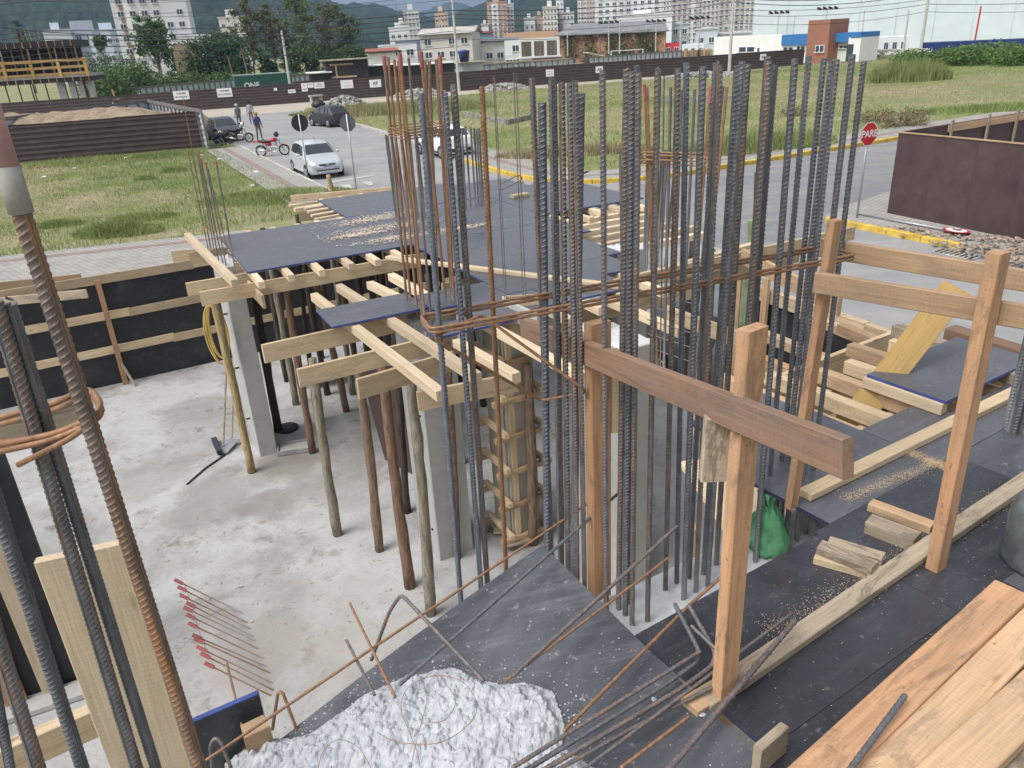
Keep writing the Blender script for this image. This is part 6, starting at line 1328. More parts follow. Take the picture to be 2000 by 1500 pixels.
def block(root,F,u0,u1,v0,v1,z0,z1,mat,nm='wall'):
    c=F.p((u0+u1)/2,(v0+v1)/2); return link(nm,boxmesh(u1-u0,v1-v0,z1-z0,.01),mat,root,Matrix.Translation((c.x,c.y,(z0+z1)/2))@Matrix.Rotation(F.a,4,'Z'))
def wins(root,F,u0,u1,v,z0,z1,nc,nr,w,h,side=None,skip=0):
    for i in range(nc):
        for j in range(nr):
            if skip and random.random()<skip: continue
            u=u0+(u1-u0)*(i+.5)/nc; z=z0+(z1-z0)*(j+.5)/nr
            if side is None: M=Matrix.Translation(Vector((*F.p(u,v).to_tuple()[:2],z)))@Matrix.Rotation(F.a,4,'Z')
            else: M=Matrix.Translation(Vector((*F.p(v,u).to_tuple()[:2],z)))@Matrix.Rotation(F.a+(R(-90) if side<0 else R(90)),4,'Z')
            link('window',winmesh(w,h),None,root,M)
def tower(px0,px1,ptop,d,wallc,label,nc=4,nr=8,yaw=0,dep=14,z0=0,wsz=None,cap=True,band=None,side=2,name='apartment_tower',ztop=None,sidec=None):
    cx=(px0+px1)/2; c=bp(cx,80,d,0); dpt=c.dot(CF)-CAMH*CF.z; w=(px1-px0)*dpt/FPX; ang=math.degrees(math.atan2(c.y,c.x))-90+yaw
    F=Frame(c,ang); F.o=c-F.u*(w/2); H=ztop if ztop else bp(cx,ptop,d).z
    root=empty(name,c,0,label,'building'); block(root,F,0,w,0,dep,z0,H,wallm(wallc))
    if cap: block(root,F,-.25,w+.25,-.25,dep+.25,H,H+.35,wallm(mul(wallc,.85)),'parapet'); block(root,F,w*.3,w*.62,dep*.3,dep*.7,H+.35,H+min(4,H*.16),wallm(wallc),'roof_house')
    if band:
        for (a,b,bc) in band: block(root,F,w*a,w*b,-.12,.0,z0,H-.1,wallm(bc),'facade_band')
    ws=wsz or (min(1.5,w/nc*.5),min(1.3,(H-z0)/nr*.45)); wins(root,F,.03*w,.97*w,-.13 if band else -.02,z0+(H-z0)*.03,z0+(H-z0)*.97,nc,nr,*ws,skip=.06)
    if side: wins(root,F,0,dep,w+.02 if c.x<0 else -.02,z0+(H-z0)*.03,z0+(H-z0)*.97,side,nr,ws[0]*.8,ws[1],side=1 if c.x<0 else -1)
    for j in range(1,nr,3): block(root,F,-.06,w+.06,-.16,-.1 if False else -.14,z0+(H-z0)*j/nr-.06,z0+(H-z0)*j/nr+.06,wallm(mul(wallc,.8)),'floor_band')
    return root,F,w,H
W_=(.62,.63,.64); CREAM=(.62,.57,.47); PINKT=(.55,.40,.34); GREYL=(.50,.52,.55); BLUEG=(.40,.44,.52)
tower(240,372,-70,210,(.60,.61,.62),'tall pale apartment block with a brown stripe behind the feathery tree',6,9,yaw=-6,dep=16,band=[(.10,.15,(.32,.20,.15)),(.16,.26,(.74,.75,.76))],side=0)
block(bpy.data.objects['apartment_tower'],Frame(bp(350,80,205,0),20),0,14,0,8,0,bp(360,68,205).z,wallm((.62,.63,.64)),'annex')
tower(180,250,60,230,(.56,.60,.68),'blue grey low apartment house with grey panels beside the tall pale block',5,3,side=0,band=[(.1,.3,(.30,.34,.42)),(.55,.75,(.30,.34,.42))],name='apartment_house')
tower(92,140,60,260,(.60,.63,.68),'white low house with roof tower behind the unfinished building',3,2,side=0,name='apartment_house'); tower(147,186,40,270,(.45,.48,.60),'lilac box shaped building behind the white low house',2,2,side=0,name='apartment_house',cap=False); tower(205,224,46,280,(.60,.60,.64),'small pale block with flat roof by the tall pale block',1,2,side=0,cap=False,name='apartment_house')
tower(436,484,34,300,(.64,.62,.58),'cream tower with roof tank standing alone before the forested hill',4,4,side=0)
tower(793,823,20,420,(.55,.56,.57),'grey white tower left of the pink one below the hill saddle',4,8,band=[(.0,.2,(.42,.33,.30))]); tower(853,878,24,430,(.60,.45,.36),'pink cream tower with stepped top and a blue sign',4,8); tower(775,800,45,380,(.64,.62,.52),'small cream tower behind the white houses',2,3); tower(762,800,54,330,(.66,.67,.68),'white mid rise house below the small cream tower',3,2,name='apartment_house')
tower(955,993,5,330,(.50,.33,.26),'unfinished brick red tower with white central bays',4,11,band=[(.22,.55,(.66,.66,.66))],side=0); tower(992,1006,8,345,(.58,.62,.68),'slim white tower with balconies right of the brick red tower',2,11,side=0); tower(942,956,48,320,(.60,.60,.62),'pale low block at the foot of the brick red tower',2,2,side=0,name='apartment_house')
tower(1062,1090,14,340,(.66,.65,.58),'cream white stepped tower before the right hill',4,7,side=0); tower(1088,1102,0,352,(.68,.69,.70),'tall white slab behind the cream white stepped tower',2,9,side=0); tower(1100,1122,25,345,(.60,.61,.63),'grey white lower tower beside the stepped one',3,5,side=0); tower(1045,1065,32,360,(.52,.38,.33),'small pink flat roofed block on the right hill foot',3,2,side=0,name='apartment_house'); tower(1025,1046,36,350,(.55,.58,.6),'small grey block with pale roof on the right hill foot',2,2,side=0,name='apartment_house')
tower(1129,1163,-40,320,(.55,.47,.46),'pinkish grey tower left of the big white apartment row',6,14,side=0,band=[(.1,.2,(.68,.68,.68)),(.4,.5,(.68,.68,.68))]); tower(1163,1290,-60,250,(.58,.60,.61),'wide white apartment row above the brick warehouse',9,8,side=0,band=[(.15,.3,(.66,.67,.67)),(.45,.53,(.46,.48,.5)),(.62,.9,(.66,.67,.67))],z0=6); tower(1287,1312,-50,300,(.66,.67,.68),'slim white tower behind the wide apartment row',4,14,side=0); tower(1308,1372,-60,290,(.48,.43,.43),'mauve grey tower with white balconies',6,12,side=0,band=[(.6,.75,(.62,.62,.63))]); tower(1368,1402,-50,280,(.58,.55,.55),'pale mauve tower with a blank side wall',4,12,side=0); tower(1400,1482,-60,275,(.46,.43,.42),'tall taupe towers at the edge of the white warehouse',8,12,side=0,band=[(.3,.4,(.60,.60,.6)),(.6,.75,(.55,.53,.52))])
tower(1205,1310,30,215,(.70,.72,.73),'long white windowless hall behind the brick warehouse',1,1,side=0,name='white_hall',wsz=(.1,.1)); tower(1310,1345,48,230,(.50,.54,.52),'pale green low house behind the red shed',2,2,side=0,name='low_house'); tower(1358,1400,58,215,(.50,.55,.60),'pale blue gabled workshop behind the pole yard',2,1,side=0,name='low_house'); tower(1400,1480,66,225,(.55,.57,.58),'white flat roofed houses behind the pole yard',4,2,side=0,name='low_house'); tower(1290,1318,58,235,(.62,.56,.42),'yellowish low house at the end of the brick warehouse',2,2,side=0,name='low_house')
# big white warehouse on the right
bw,F,w,H=tower(1485,2300,-90,165,(.60,.67,.70),'vast pale blue white warehouse filling the background on the right',1,1,yaw=10,dep=60,cap=False,side=0,wsz=(.1,.1),name='warehouse')
for k in range(12): block(bw,F,w*k/12-.06,w*k/12+.06,-.10,.02,0,H,wallm((.56,.62,.65)),'wall_joint')
block(bw,F,w*.62,w*.66,-.14,-.02,bp(1900,34,165).z-1,bp(1900,22,165).z+1,wallm((.52,.58,.61)),'louvre')
# white, blue and brown service building
sb=empty('service_building',bp(1560,105,128,0),0,'low white building with blue fascia and a brown entrance tower','building'); cS=bp(1690,108,118,0); cE=bp(1388,108,138,0); dS=(cS-cE); wS=dS.length; FS=Frame(cE,math.degrees(math.atan2(dS.y,dS.x)))
def su(px,py=100): q=onplane(px,py,cE,FS.v); return (q-cE).dot(FS.u),q.z
uw0,uw1=0,su(1455)[0]; WH=wallm((.72,.72,.70)); BLU=plain('blue_fascia',(.035,.17,.42),.5,0,.06,1); BRN=plain('brown_cladding',(.30,.135,.085),.6,0,.1,1)
block(sb,FS,0,su(1482)[0],.6,3,0,su(1440,71)[1],WH); block(sb,FS,su(1482)[0],su(1527)[0],.2,3,0,su(1500,69)[1],WH); block(sb,FS,su(1527)[0],su(1592)[0],0,3,0,su(1560,88)[1],WH); block(sb,FS,su(1527)[0],su(1592)[0],-.25,3,su(1560,88)[1],su(1560,67)[1],BLU,'fascia')
block(sb,FS,su(1590)[0],su(1632)[0],-1.6,2,0,su(1612,38)[1],BRN,'entrance_tower'); block(sb,FS,su(1632)[0],su(1660)[0],.4,3,0,su(1645,82)[1],wallm((.62,.68,.62))); block(sb,FS,su(1631)[0],su(1664)[0],-.3,3,su(1645,82)[1],su(1645,64)[1],BLU,'fascia'); block(sb,FS,su(1660)[0],su(1684)[0],-.5,3,0,su(1670,73)[1],WH); block(sb,FS,su(1664)[0],su(1684)[0],-.6,3,su(1670,73)[1],su(1670,63)[1],BLU,'fascia')
for x0,x1,y0,y1,v in ((1437,1470,92,102,.55),(1474,1483,93,102,.55),(1530,1550,92,99,-.02),(1556,1573,90,98,-.02),(1578,1592,91,98,-.02),(1610,1626,87,101,-1.65),(1636,1652,89,95,.35)):
    a,z1=su(x0,y0); b2,z0=su(x1,y1); q=FS.p((a+b2)/2,v,(z0+z1)/2); link('window',winmesh(b2-a,z1-z0),None,sb,Matrix.Translation(q)@Matrix.Rotation(FS.a,4,'Z'))
a,z1=su(1661,86); b2,_=su(1670,110); MB().box((0,0,0),(b2-a,.1,z1)).build('door',WIN,sb,M=Matrix.Translation(FS.p((a+b2)/2,-.56,z1/2))@Matrix.Rotation(FS.a,4,'Z'))
tower(1684,1712,72,128,(.10,.11,.12),'dark glazed porch box beside the white service building',2,1,side=0,dep=5,cap=False,name='porch',wsz=(1.2,2.2)); tower(1708,1772,72,140,(.62,.65,.66),'low pale gatehouse annex against the warehouse',4,1,side=0,dep=6,name='annex_building',cap=False)
# brick warehouse
br_,F,w,H=tower(1090,1297,62,172,(.48,.27,.17),'long old brick warehouse with grey roof and creeping plants',1,1,yaw=-4,dep=16,cap=False,side=0,wsz=(.1,.1),name='brick_warehouse')
brm=paver('brick_wall',(.50,.27,.165),(.44,.23,.14),(.42,.33,.26)); 
m=MB(); z1=H; zr_=bp(1200,52,178).z+.8; q=[F.p(-.6,-.8,z1),F.p(w+.6,-.8,z1-.3),F.p(w-.5,9,zr_),F.p(2.5,9,zr_+.2)]; m.add(q+[p-Vector((0,0,.2)) for p in q],[(0,1,2,3),(7,6,5,4),(0,4,5,1),(1,5,6,2),(2,6,7,3),(3,7,4,0)]); m.build('roof',plain('grey_sheet_roof',(.20,.21,.22),.7,0,.25,.6),br_)
for k in range(8): block(br_,F,w*(k+.06)/8,w*(k+.06)/8+.35,-.14,0,0,H-.05,wallm((.36,.23,.16)),'pilaster')
for k in (0,1,2,4): block(br_,F,w*(k+.45)/8,w*(k+.45)/8+1.6,-.06,0,H*.68,H*.84,wallm((.36,.13,.09)),'vent_panel')
def leaves(name,pts,size,mat,parent=None,label=None,cat=None,flat=.0):
    n=len(pts); a=rng.normal(size=(n,3)); a/=np.linalg.norm(a,axis=1)[:,None]; b=rng.normal(size=(n,3)); b=np.cross(a,b); b/=np.linalg.norm(b,axis=1)[:,None]; s=(size*rng.uniform(.6,1.3,n))[:,None]
    P=np.asarray(pts); V=np.stack([P-a*s*.9,P-b*s*.45,P+a*s*.9,P+b*s*.45],1).reshape(-1,3); me=mesh_np(V,np.arange(4*n).reshape(-1,4),mi=rng.integers(0,len(mat),n))
    for mm in mat: me.materials.append(mm)
    return link(name,me,None,parent)
LEAF=[leafmat('leaf_green',(.115,.185,.06)),leafmat('leaf_dark',(.065,.11,.05)),leafmat('leaf_light',(.13,.19,.055)),leafmat('leaf_olive',(.16,.175,.085)),leafmat('leaf_rust',(.20,.145,.10)),leafmat('leaf_bright',(.12,.23,.05))]
def blob(c,r,n,shell=.55): 
    v=rng.normal(size=(n,3)); v/=np.linalg.norm(v,axis=1)[:,None]; rr=(shell+(1-shell)*rng.random(n))[:,None]; return np.array(c)+v*rr*np.array(r)
# creepers on the brick warehouse
for k,u in enumerate((.12,.3,.5,.62,.78,.88)):
    P=[];uu=w*u
    for q in range(700):
        z=H*random.random()**(1.5 if k%2 else .8); P.append(F.p(uu+random.gauss(0,1.0),-.2+random.uniform(-.25,.05),z))
    o=leaves('creeper',P,.22,[LEAF[1],LEAF[3]],br_)
# row of houses
def house(px0,px1,peave,d,wallc,label,roofc=None,pridge=None,nc=3,nr=2,dep=9,yaw=0,wsz=(1.3,1.1)):
    r,F,w,H=tower(px0,px1,peave,d,wallc,label,nc,nr,yaw=yaw,dep=dep,cap=False,side=0,name='house',wsz=wsz)
    if roofc:
        zr=bp((px0+px1)/2,pridge,d).z; m=MB(); a=[F.p(-.5,-.6,H),F.p(w+.5,-.6,H),F.p(w+.5,dep/2,zr),F.p(-.5,dep/2,zr),F.p(-.5,dep+.6,H),F.p(w+.5,dep+.6,H)]
        m.add(a+[p-Vector((0,0,.15)) for p in a],[(0,1,2,3),(3,2,5,4),(6,9,8,7),(9,10,11,8),(0,3,9,6),(3,4,10,9),(1,7,8,2),(2,8,11,5)]); m.build('roof',plain('roof_%d'%int(px0),roofc,.8,0,.2,1),r); 
        block(r,F,.02,w-.02,dep*.3,dep*.7,H,(H+zr)/2,wallm(wallc),'gable')
    return r,F,w,H
house(717,770,100,135,(.66,.66,.65),'white house with a red tiled roof left of the capped bars',(.30,.10,.07),94,3,1); house(738,812,86,150,(.70,.71,.72),'white two storey house with a dark porch',None,None,3,2); house(772,822,78,165,(.16,.20,.28),'navy blue house behind the white two storey one',None,None,2,2)
house(820,922,66,150,(.55,.52,.49),'large grey gabled house with an open stair and awnings',(.44,.42,.38),52,4,3,yaw=-12); house(920,1010,80,158,(.62,.62,.60),'white house with grey roof and green windows',(.16,.165,.175),74,4,1); house(985,1014,79,150,(.66,.70,.68),'pale green glazed corner house',None,None,2,2,6); house(925,960,64,190,(.22,.36,.50),'light blue house with a red metal roof',(.36,.07,.06),61,2,1); house(985,1090,62,185,(.52,.34,.22),'unplastered brick upper storey under construction',None,None,5,1)
r,F,w,H=house(1013,1092,74,150,(.60,.60,.58),'unplastered frame house with props between white columns',None,None,1,1,8,wsz=(.1,.1))
for z0,z1 in ((H*.42,H*.9),): block(r,F,.3,w-.3,-.03,.02,z0,z1,DARKI,'opening')  # flat dark panel, interior shade painted on the facade
for k in range(26): block(r,F,.4+k*(w-.9)/26,.48+k*(w-.9)/26,-.12,-.04,H*.42,H*.9,GREYW,'prop')
for k in range(4): block(r,F,k*(w-.5)/3,k*(w-.5)/3+.5,-.2,-.05,0,H*.95,wallm((.66,.66,.66)),'column')
block(r,F,w*.32,w+.5,-1.0,-.9,0,H*.35,plain('maroon_panel',(.10,.03,.035),.6,0,.1,1),'panel'); block(r,F,-.3,w+.3,-.4,0,H*.36,H*.42,wallm((.66,.66,.66)),'slab_edge')
tower(1297,1330,84,172,(.50,.05,.07),'red painted shed at the end of the brick warehouse',2,1,side=0,cap=False,dep=5,name='shed'); tower(1333,1375,86,168,(.62,.67,.72),'pale blue white site cabin beside the red shed',3,1,side=0,cap=False,dep=4,name='site_cabin')
# stacked timber by the cabin, goal frame, wall
# site huts behind the hoarding
hutc=plain('black_hut_board',(.035,.035,.038),.7,0,.15,1)
def hut(px0,px1,py,d,mat,label,dep=4,name='site_hut',roof=None,nwin=None):
    c=bp((px0+px1)/2,150,d,0); dpt=c.dot(CF)-CAMH*CF.z; w=(px1-px0)*dpt/FPX; F=Frame(c-FD*w/2,FDEG); H=bp((px0+px1)/2,py,d).z; root=empty(name,c,0,label,'hut'); block(root,F,0,w,0,dep,0,H,mat)
    block(root,F,-.4,w+.4,-.6,dep+.3,H,H+.12,roof or GREYW,'roof'); return root,F,w,H
r,F,w,H=hut(640,721,117,104,hutc,'black two storey site hut with an open timber framed window')
block(r,F,.9,2.9,-.12,.02,H*.55,H*.86,DARKI,'window');  # dark panel, shade inside the open window put into its colour
for a in ((.5,3.3,H*.86,H*.91),(.5,3.6,H*.5,H*.55)): block(r,F,a[0],a[1],-.2,-.08,a[2],a[3],PINE,'window_frame')
block(r,F,1.1,1.3,-.2,-.08,H*.55,H*.86,PINE,'window_frame')
hut(720,772,128,106,hutc,'long low black site hut with a thin white roof',roof=SWHT); hut(770,890,126,108,hutc,'black hoarding hut running behind the capped bars',roof=SWHT); hut(608,642,143,103,hutc,'small black hut under a white lean to roof',roof=SWHT)
r,F,w,H=hut(905,946,122,112,WHTSHEET,'small white cabin under the blue water tank',roof=GREYW)
wt=bp(907,121,110); wt_=empty('water_tank',wt,0,'dark blue plastic water tank on the white cabin','tank'); MB().lathe([(.55,0),(.75,1.1),(.78,1.15),(.78,1.25)],18).build('body',plain('tank_blue',(.03,.05,.16),.5,0,.1,2),wt_,local=True,smooth=True); MB().lathe([(.82,1.25),(.82,1.33),(.2,1.5)],18).build('lid',plain('tank_lid',(.04,.065,.2),.5),wt_,local=True,smooth=True)
# green container
c=bp(512,148,110,0); cn_=empty('shipping_container',c,R(20),'green shipping container with white letters behind the hoarding','container'); CG=plain('container_green',(.025,.10,.075),.6,0,.15,1)
wC=95*110/FPX*1.0; m=MB(); n=40
for k in range(n): m.box((-wC/2+wC*(k+.5)/n,-1.2+(.03 if k%2 else 0),1.35+.2),(wC/n,.08,2.5))
m.box((0,0,1.55),(wC,2.3,2.45)); m.build('body',CG,cn_,local=True); MB().box((0,0,2.85),(wC+.1,2.5,.1)).build('roof',plain('container_roof',(.26,.36,.33),.6),cn_,local=True); MB().box((wC/2-.05,0,1.5),(.12,2.5,2.7)).build('door_end',CG,cn_,local=True); link('lettering',textmesh('ONE',.9,True),SWHT,cn_,Matrix.Translation((-wC*.22,-1.26,1.6))@Matrix.Rotation(R(90),4,'X'),True)
bc=bp(1870,88,100,0); r,F,w,H=tower(1812,1990,80,112,(.015,.03,.13),'long navy blue container half hidden by bushes',1,1,side=0,cap=False,dep=3,name='shipping_container',wsz=(.1,.1)); [link('lettering',textmesh('GRU',.6,True),SWHT,r,Matrix.Translation(F.p(w*t,-.06,H*.62))@Matrix.Rotation(F.a,4,'Z')@Matrix.Rotation(R(90),4,'X')) for t in (.06,.45,.8)]
# sheet fence rows beyond the hoarding
innerfence(bp(262,180,112,0),bp(480,162,120,0),2.2,'white sheet fence with grey posts behind the TAPUME hoarding',20); innerfence(bp(548,160,118,0),bp(622,150,122,0),2.2,'short white sheet fence between the pole and the lean to',8); innerfence(bp(945,135,122,0),bp(1120,122,130,0),2.0,'sheet fence with timber frames behind the middle bars',16); innerfence(bp(1150,122,130,0),bp(1330,108,140,0),2.0,'sheet fence with close posts before the goal frame',20)
# timber racks, lean-to, goal, pallets
rk=empty('timber_rack',bp(1040,128,118,0),R(10),'rough open timber rack roof behind the hoarding','rack')
for x in (-5,-2.5,0,2.5,5):
    for y in (0,2): MB().box((x,y,1.1),(.12,.12,2.2)).build('post',GREYW,rk,local=True)
for y in (0,.5,1,1.5,2): MB().box((0,y,2.25),(11,.12,.08)).build('slat',GREYW,rk,local=True)
lt=empty('lean_to',bp(1160,120,124,0),R(15),'small lean to with a bright white sloping sheet roof','shelter'); MB().box((0,0,2.5),(2.6,2.2,.06),Matrix.Rotation(R(14),3,'Y')).build('roof',SWHT,lt,local=True)
for x in (-1.1,1.1):
    for y in (-.9,.9): MB().box((x,y,1.2),(.1,.1,2.4)).build('post',GREYW,lt,local=True)
MB().box((-1.2,0,1.1),(.1,2,2.2)).build('wall',DARKI,lt,local=True)
gl_=empty('goal_frame',bp(1225,112,150,0),R(12),'white goal frame standing before the brick warehouse','goal'); 
for a,b in (((-3,0,0),(-3,0,2.3)),((3,0,0),(3,0,2.3)),((-3,0,2.3),(3,0,2.3)),((-3,1.2,0),(-3,0,2.3)),((3,1.2,0),(3,0,2.3))): MB().tube([a,b],.06,6).build('bar',SWHT,gl_,local=True)
pg_=empty('timber_pile',bp(1345,105,160,0),R(10),'stacked timber pallets beside the pale site cabin','pallets')
for k in range(14): MB().box((-4+k*.62,0,.7+.1*(k%2)),(.5,1.2,1.3+.2*(k%3))).build('pallet',(HARD,GREYW,HARDL)[k%3],pg_,local=True)
# low field wall remains, rubble heaps, post box by the black car
for a,b,lab in (((905,222),(990,240),'low broken concrete wall in the field, left part'),((990,240),(1040,228),'low broken concrete wall in the field, short return'),((1280,198),(1460,192),'low broken concrete wall behind the core bars')): tag(board('low_wall',at(*a,.25),at(*b,.25),.16,.38,plain('mossy_concrete',(.24,.235,.20),.95,0,.4,2)),lab,'wall')
RW=plain('pale_rubble',(.34,.335,.31),.95,0,.3,2)
for px,py,r_,h_,n,lab in ((675,206,2.0,.9,200,'heap of pale branches and rubble behind the black hatchback'),(820,185,3,.6,220,'grey rubble heap before the hoarding by the capped bars'),(985,174,3,.6,220,'grey rubble heap before the hoarding near the pole'),(1370,150,4.5,.5,300,'long grey rubble heap in the field before the hoarding'),(1730,108,5,.8,240,'pale rubble heap by the street pole'),(1810,68,5,1.6,0,'')):
    if n: c=at(px,py,.1); heap('rubble_heap',(c.x,c.y),r_,h_,n,lab,'rubble',(.12,.34),RW,base=.1,kind='stuff')
mb_=empty('litter_stand',at(620,211,0),R(30),'concrete stand with a dark rubbish bag by the field corner','stand'); MB().box((0,0,1.15),(1.3,.7,.12)).build('top',KERB,mb_,local=True); [MB().box((s*.5,0,.55),(.12,.6,1.1)).build('leg',KERB,mb_,local=True) for s in(-1,1)]
tag(MB().lathe([(.2,0),(.5,.1),(.55,.3),(.3,.55),(.05,.6)],12,Matrix.Translation(at(623,211,1.21))).build('rubbish_bag',BLACKP,None,True),'dark rubbish bag lying on the concrete stand','bag')
# ------------------------------------------------------------------ trees and bushes
def limb(m,a,b,r0,r1,bend=.1):
    a,b=Vector(a),Vector(b); L=(b-a).length; pts=[a.lerp(b,t)+Vector((random.gauss(0,1),random.gauss(0,1),random.gauss(0,.4)))*bend*L*.12*math.sin(3.14*t) for t in(0,.3,.6,1)]; m.tube(pts,[r0,r0*.8+r1*.2,(r0+r1)/2,r1],6)
def tree(px,py,d,ptop,wpx,label,leaf,n=3000,size=.3,trunk=.25,clumps=16,crown0=.4,shape=1.0,sparse=.45,barkm=None,name='tree'):
    b=bp(px,py,d,0); top=bp(px,ptop,d).z; wr=wpx*d/FPX/2; root=empty(name,b,0,label,'tree','trees behind the hoarding'); m=MB(); H=top
    limb(m,(b.x,b.y,-.1),(b.x+random.uniform(-.3,.3),b.y,H*.55),trunk,trunk*.55); ends=[]
    cs=[]
    for k in range(clumps):
        th=random.uniform(0,6.283); rr=wr*math.sqrt(random.random())*.85; zz=H*(crown0+(1-crown0)*random.random()**.8*.95); fall=math.sqrt(max(.08,1-((zz/H-crown0)/(1.02-crown0))**2*shape)); c=Vector((b.x+rr*math.cos(th)*fall,b.y+rr*math.sin(th)*fall*.8,zz)); cs.append(c); 
        st=Vector((b.x,b.y,H*random.uniform(.25,.55))); limb(m,st,c,trunk*.35,trunk*.06,.8)
    m.build('trunk',barkm or BARK[1],root,smooth=True)
    P=np.vstack([blob(c,(wr*sparse*random.uniform(.6,1.3),wr*sparse*random.uniform(.6,1.3),wr*sparse*random.uniform(.45,1.0)),max(20,n//clumps),.05) for c in cs]+[blob((b.x,b.y,H*(1+crown0)/2),(wr,wr*.8,H*(1-crown0)/2),n//4,.1)]); leaves('crown',P,size,leaf,root); return root
tree(305,110,130,28,78,'feathery spreading tree in front of the tall pale block',[LEAF[0],LEAF[2],LEAF[1]],2600,.28,.2,26,.45,1,.30)
tree(42,80,200,38,22,'dark conifer top behind the unfinished building',[LEAF[1]],900,.3,.2,14,.3,1.2,.5); tree(200,100,180,68,22,'small palm like tree before the blue grey house',[LEAF[1],LEAF[0]],700,.4,.15,8,.7,1,.6)
tree(430,150,150,62,120,'broad dark evergreen tree behind the green container',[LEAF[1],LEAF[1],LEAF[0]],7000,.36,.4,34,.15,.9,.42); tree(372,150,155,78,70,'round dark evergreen beside the brown shed',[LEAF[1],LEAF[1]],3500,.36,.3,18,.1,.9,.5)
for px,w_,pt,lab,lf in ((500,70,-8,'tall thin leaved tree with reddish twigs above the container',[LEAF[3],LEAF[4],LEAF[2]]),(545,60,2,'tall airy tree with pale branches behind the concrete pole',[LEAF[3],LEAF[2],LEAF[4]]),(600,80,-12,'tall olive tree with many stems behind the black hut',[LEAF[3],LEAF[0],LEAF[2]]),(650,80,-6,'tall olive green tree above the black hut roof',[LEAF[3],LEAF[0],LEAF[4]]),(690,60,22,'leafy tree at the edge of the tall group',[LEAF[0],LEAF[3]])): tree(px,150,165,pt,w_,lab,lf,2300,.30,.22,26,.25,.7,.26,BARK[0])
for px,pt,w_ in ((470,60,40),(525,90,40),(575,85,50),(620,90,50),(665,100,45),(700,90,40)): tree(px,152,160,pt,w_,'leafy undergrowth tree at the foot of the tall trees',[LEAF[0],LEAF[1]],2000,.32,.12,14,.05,.7,.42,name='small_tree')
def bush(px,py,d,rx,rz,label,mat,n=1600,size=.2,name='bush',group=None):
    b=bp(px,py,d,0); P=[]
    for k in range(9): c=(b.x+random.uniform(-.6,.6)*rx,b.y+random.uniform(-.4,.4)*rx,rz*random.uniform(.25,.6)); P.append(blob(c,(rx*.5,rx*.45,rz*.45),n//9,.5))
    root=empty(name,b,0,label,'bush',group); m=MB()
    for k in range(6): limb(m,(b.x+random.uniform(-.3,.3)*rx,b.y,0),(b.x+random.uniform(-.8,.8)*rx,b.y,rz*.7),.05,.015)
    m.build('stems',BARK[0],root); leaves('foliage',np.vstack(P),size,mat,root); return root
BG='bushes behind the hoarding'
for px,py,d,rx,rz,lb in ((205,165,112,3.5,5,'dense green bush beside the scrap timber heap'),(240,160,116,3.5,5.5,'rounded green bush with vines behind the black board'),(275,158,118,3,5,'round vine covered bush left of the feathery tree'),(320,150,124,4,4,'leafy bush below the feathery tree'),(365,148,128,4,3.6,'leafy scrub behind the white sheet fence'),(405,150,128,3.5,3,'light green scrub left of the container'),(450,145,132,4,3.4,'light green thicket behind the container'),(195,120,140,5,7,'dark bush behind the unfinished building'),(245,125,140,5,6.5,'tall dark hedge mass left of the brown shed')): bush(px,py,d,rx,rz,lb,[LEAF[0],LEAF[2],LEAF[1]],1900,.24,group=BG)
for k in range(26):
    px=330+k*14; b=bp(px,150,138+random.uniform(-6,6),0)
lawn=sheet('lawn',[bp(190,178,108,0),bp(560,158,118,0),bp(640,150,160,0),bp(150,150,170,0)],.02,leafmat('lawn_green',(.12,.27,.045)))
x,y=scatter([(p.x,p.y) for p in (bp(330,165,122,0),bp(620,150,130,0),bp(640,148,160,0),bp(330,150,160,0))],16000); blades('grass',x,y,1.6,.07,[GRASS[1],LEAF[2],LEAF[5]],'tall light green grass thicket behind the hoarding',lean=.4)
tower(335,372,85,150,(.36,.27,.17),'tan tarpaulin covered shed behind the bushes',1,1,side=0,cap=False,dep=6,name='tan_shed',wsz=(.1,.1))
for k,(px,py,d,rx,rz,lb) in enumerate(((1850,118,100,3.5,2.2,'green bush in front of the navy container'),(1900,108,104,4.5,2.6,'tall green bush row over the navy container'),(1950,108,102,4.5,2.4,'dense green bush at the field edge'),(1995,105,98,4,2.4,'bush mass where the field meets the warehouse fence'),(1820,85,105,4,1.8,'low green bush by the street poles'))): bush(px,py,d,rx,rz,lb,[LEAF[2],LEAF[5],LEAF[0]],1500,.2)
bush(1760,240,46,1.6,1.1,'dry brown grey shrub in the field behind the stop sign',[GRASS[3],LEAF[3],BARK[0]],2200,.06,'dry_shrub'); bush(1700,232,48,1.2,.9,'smaller dry shrub beside the grey brown one',[GRASS[3],LEAF[3]],1200,.06,'dry_shrub'); bush(1550,222,52,1.2,.8,'low dry shrub in the field behind the core bars',[GRASS[3],LEAF[3]],900,.06,'dry_shrub')
bush(385,262,56,.6,.9,'small green plant growing over the corrugated fence end',[LEAF[2],LEAF[5]],400,.12,'weed')
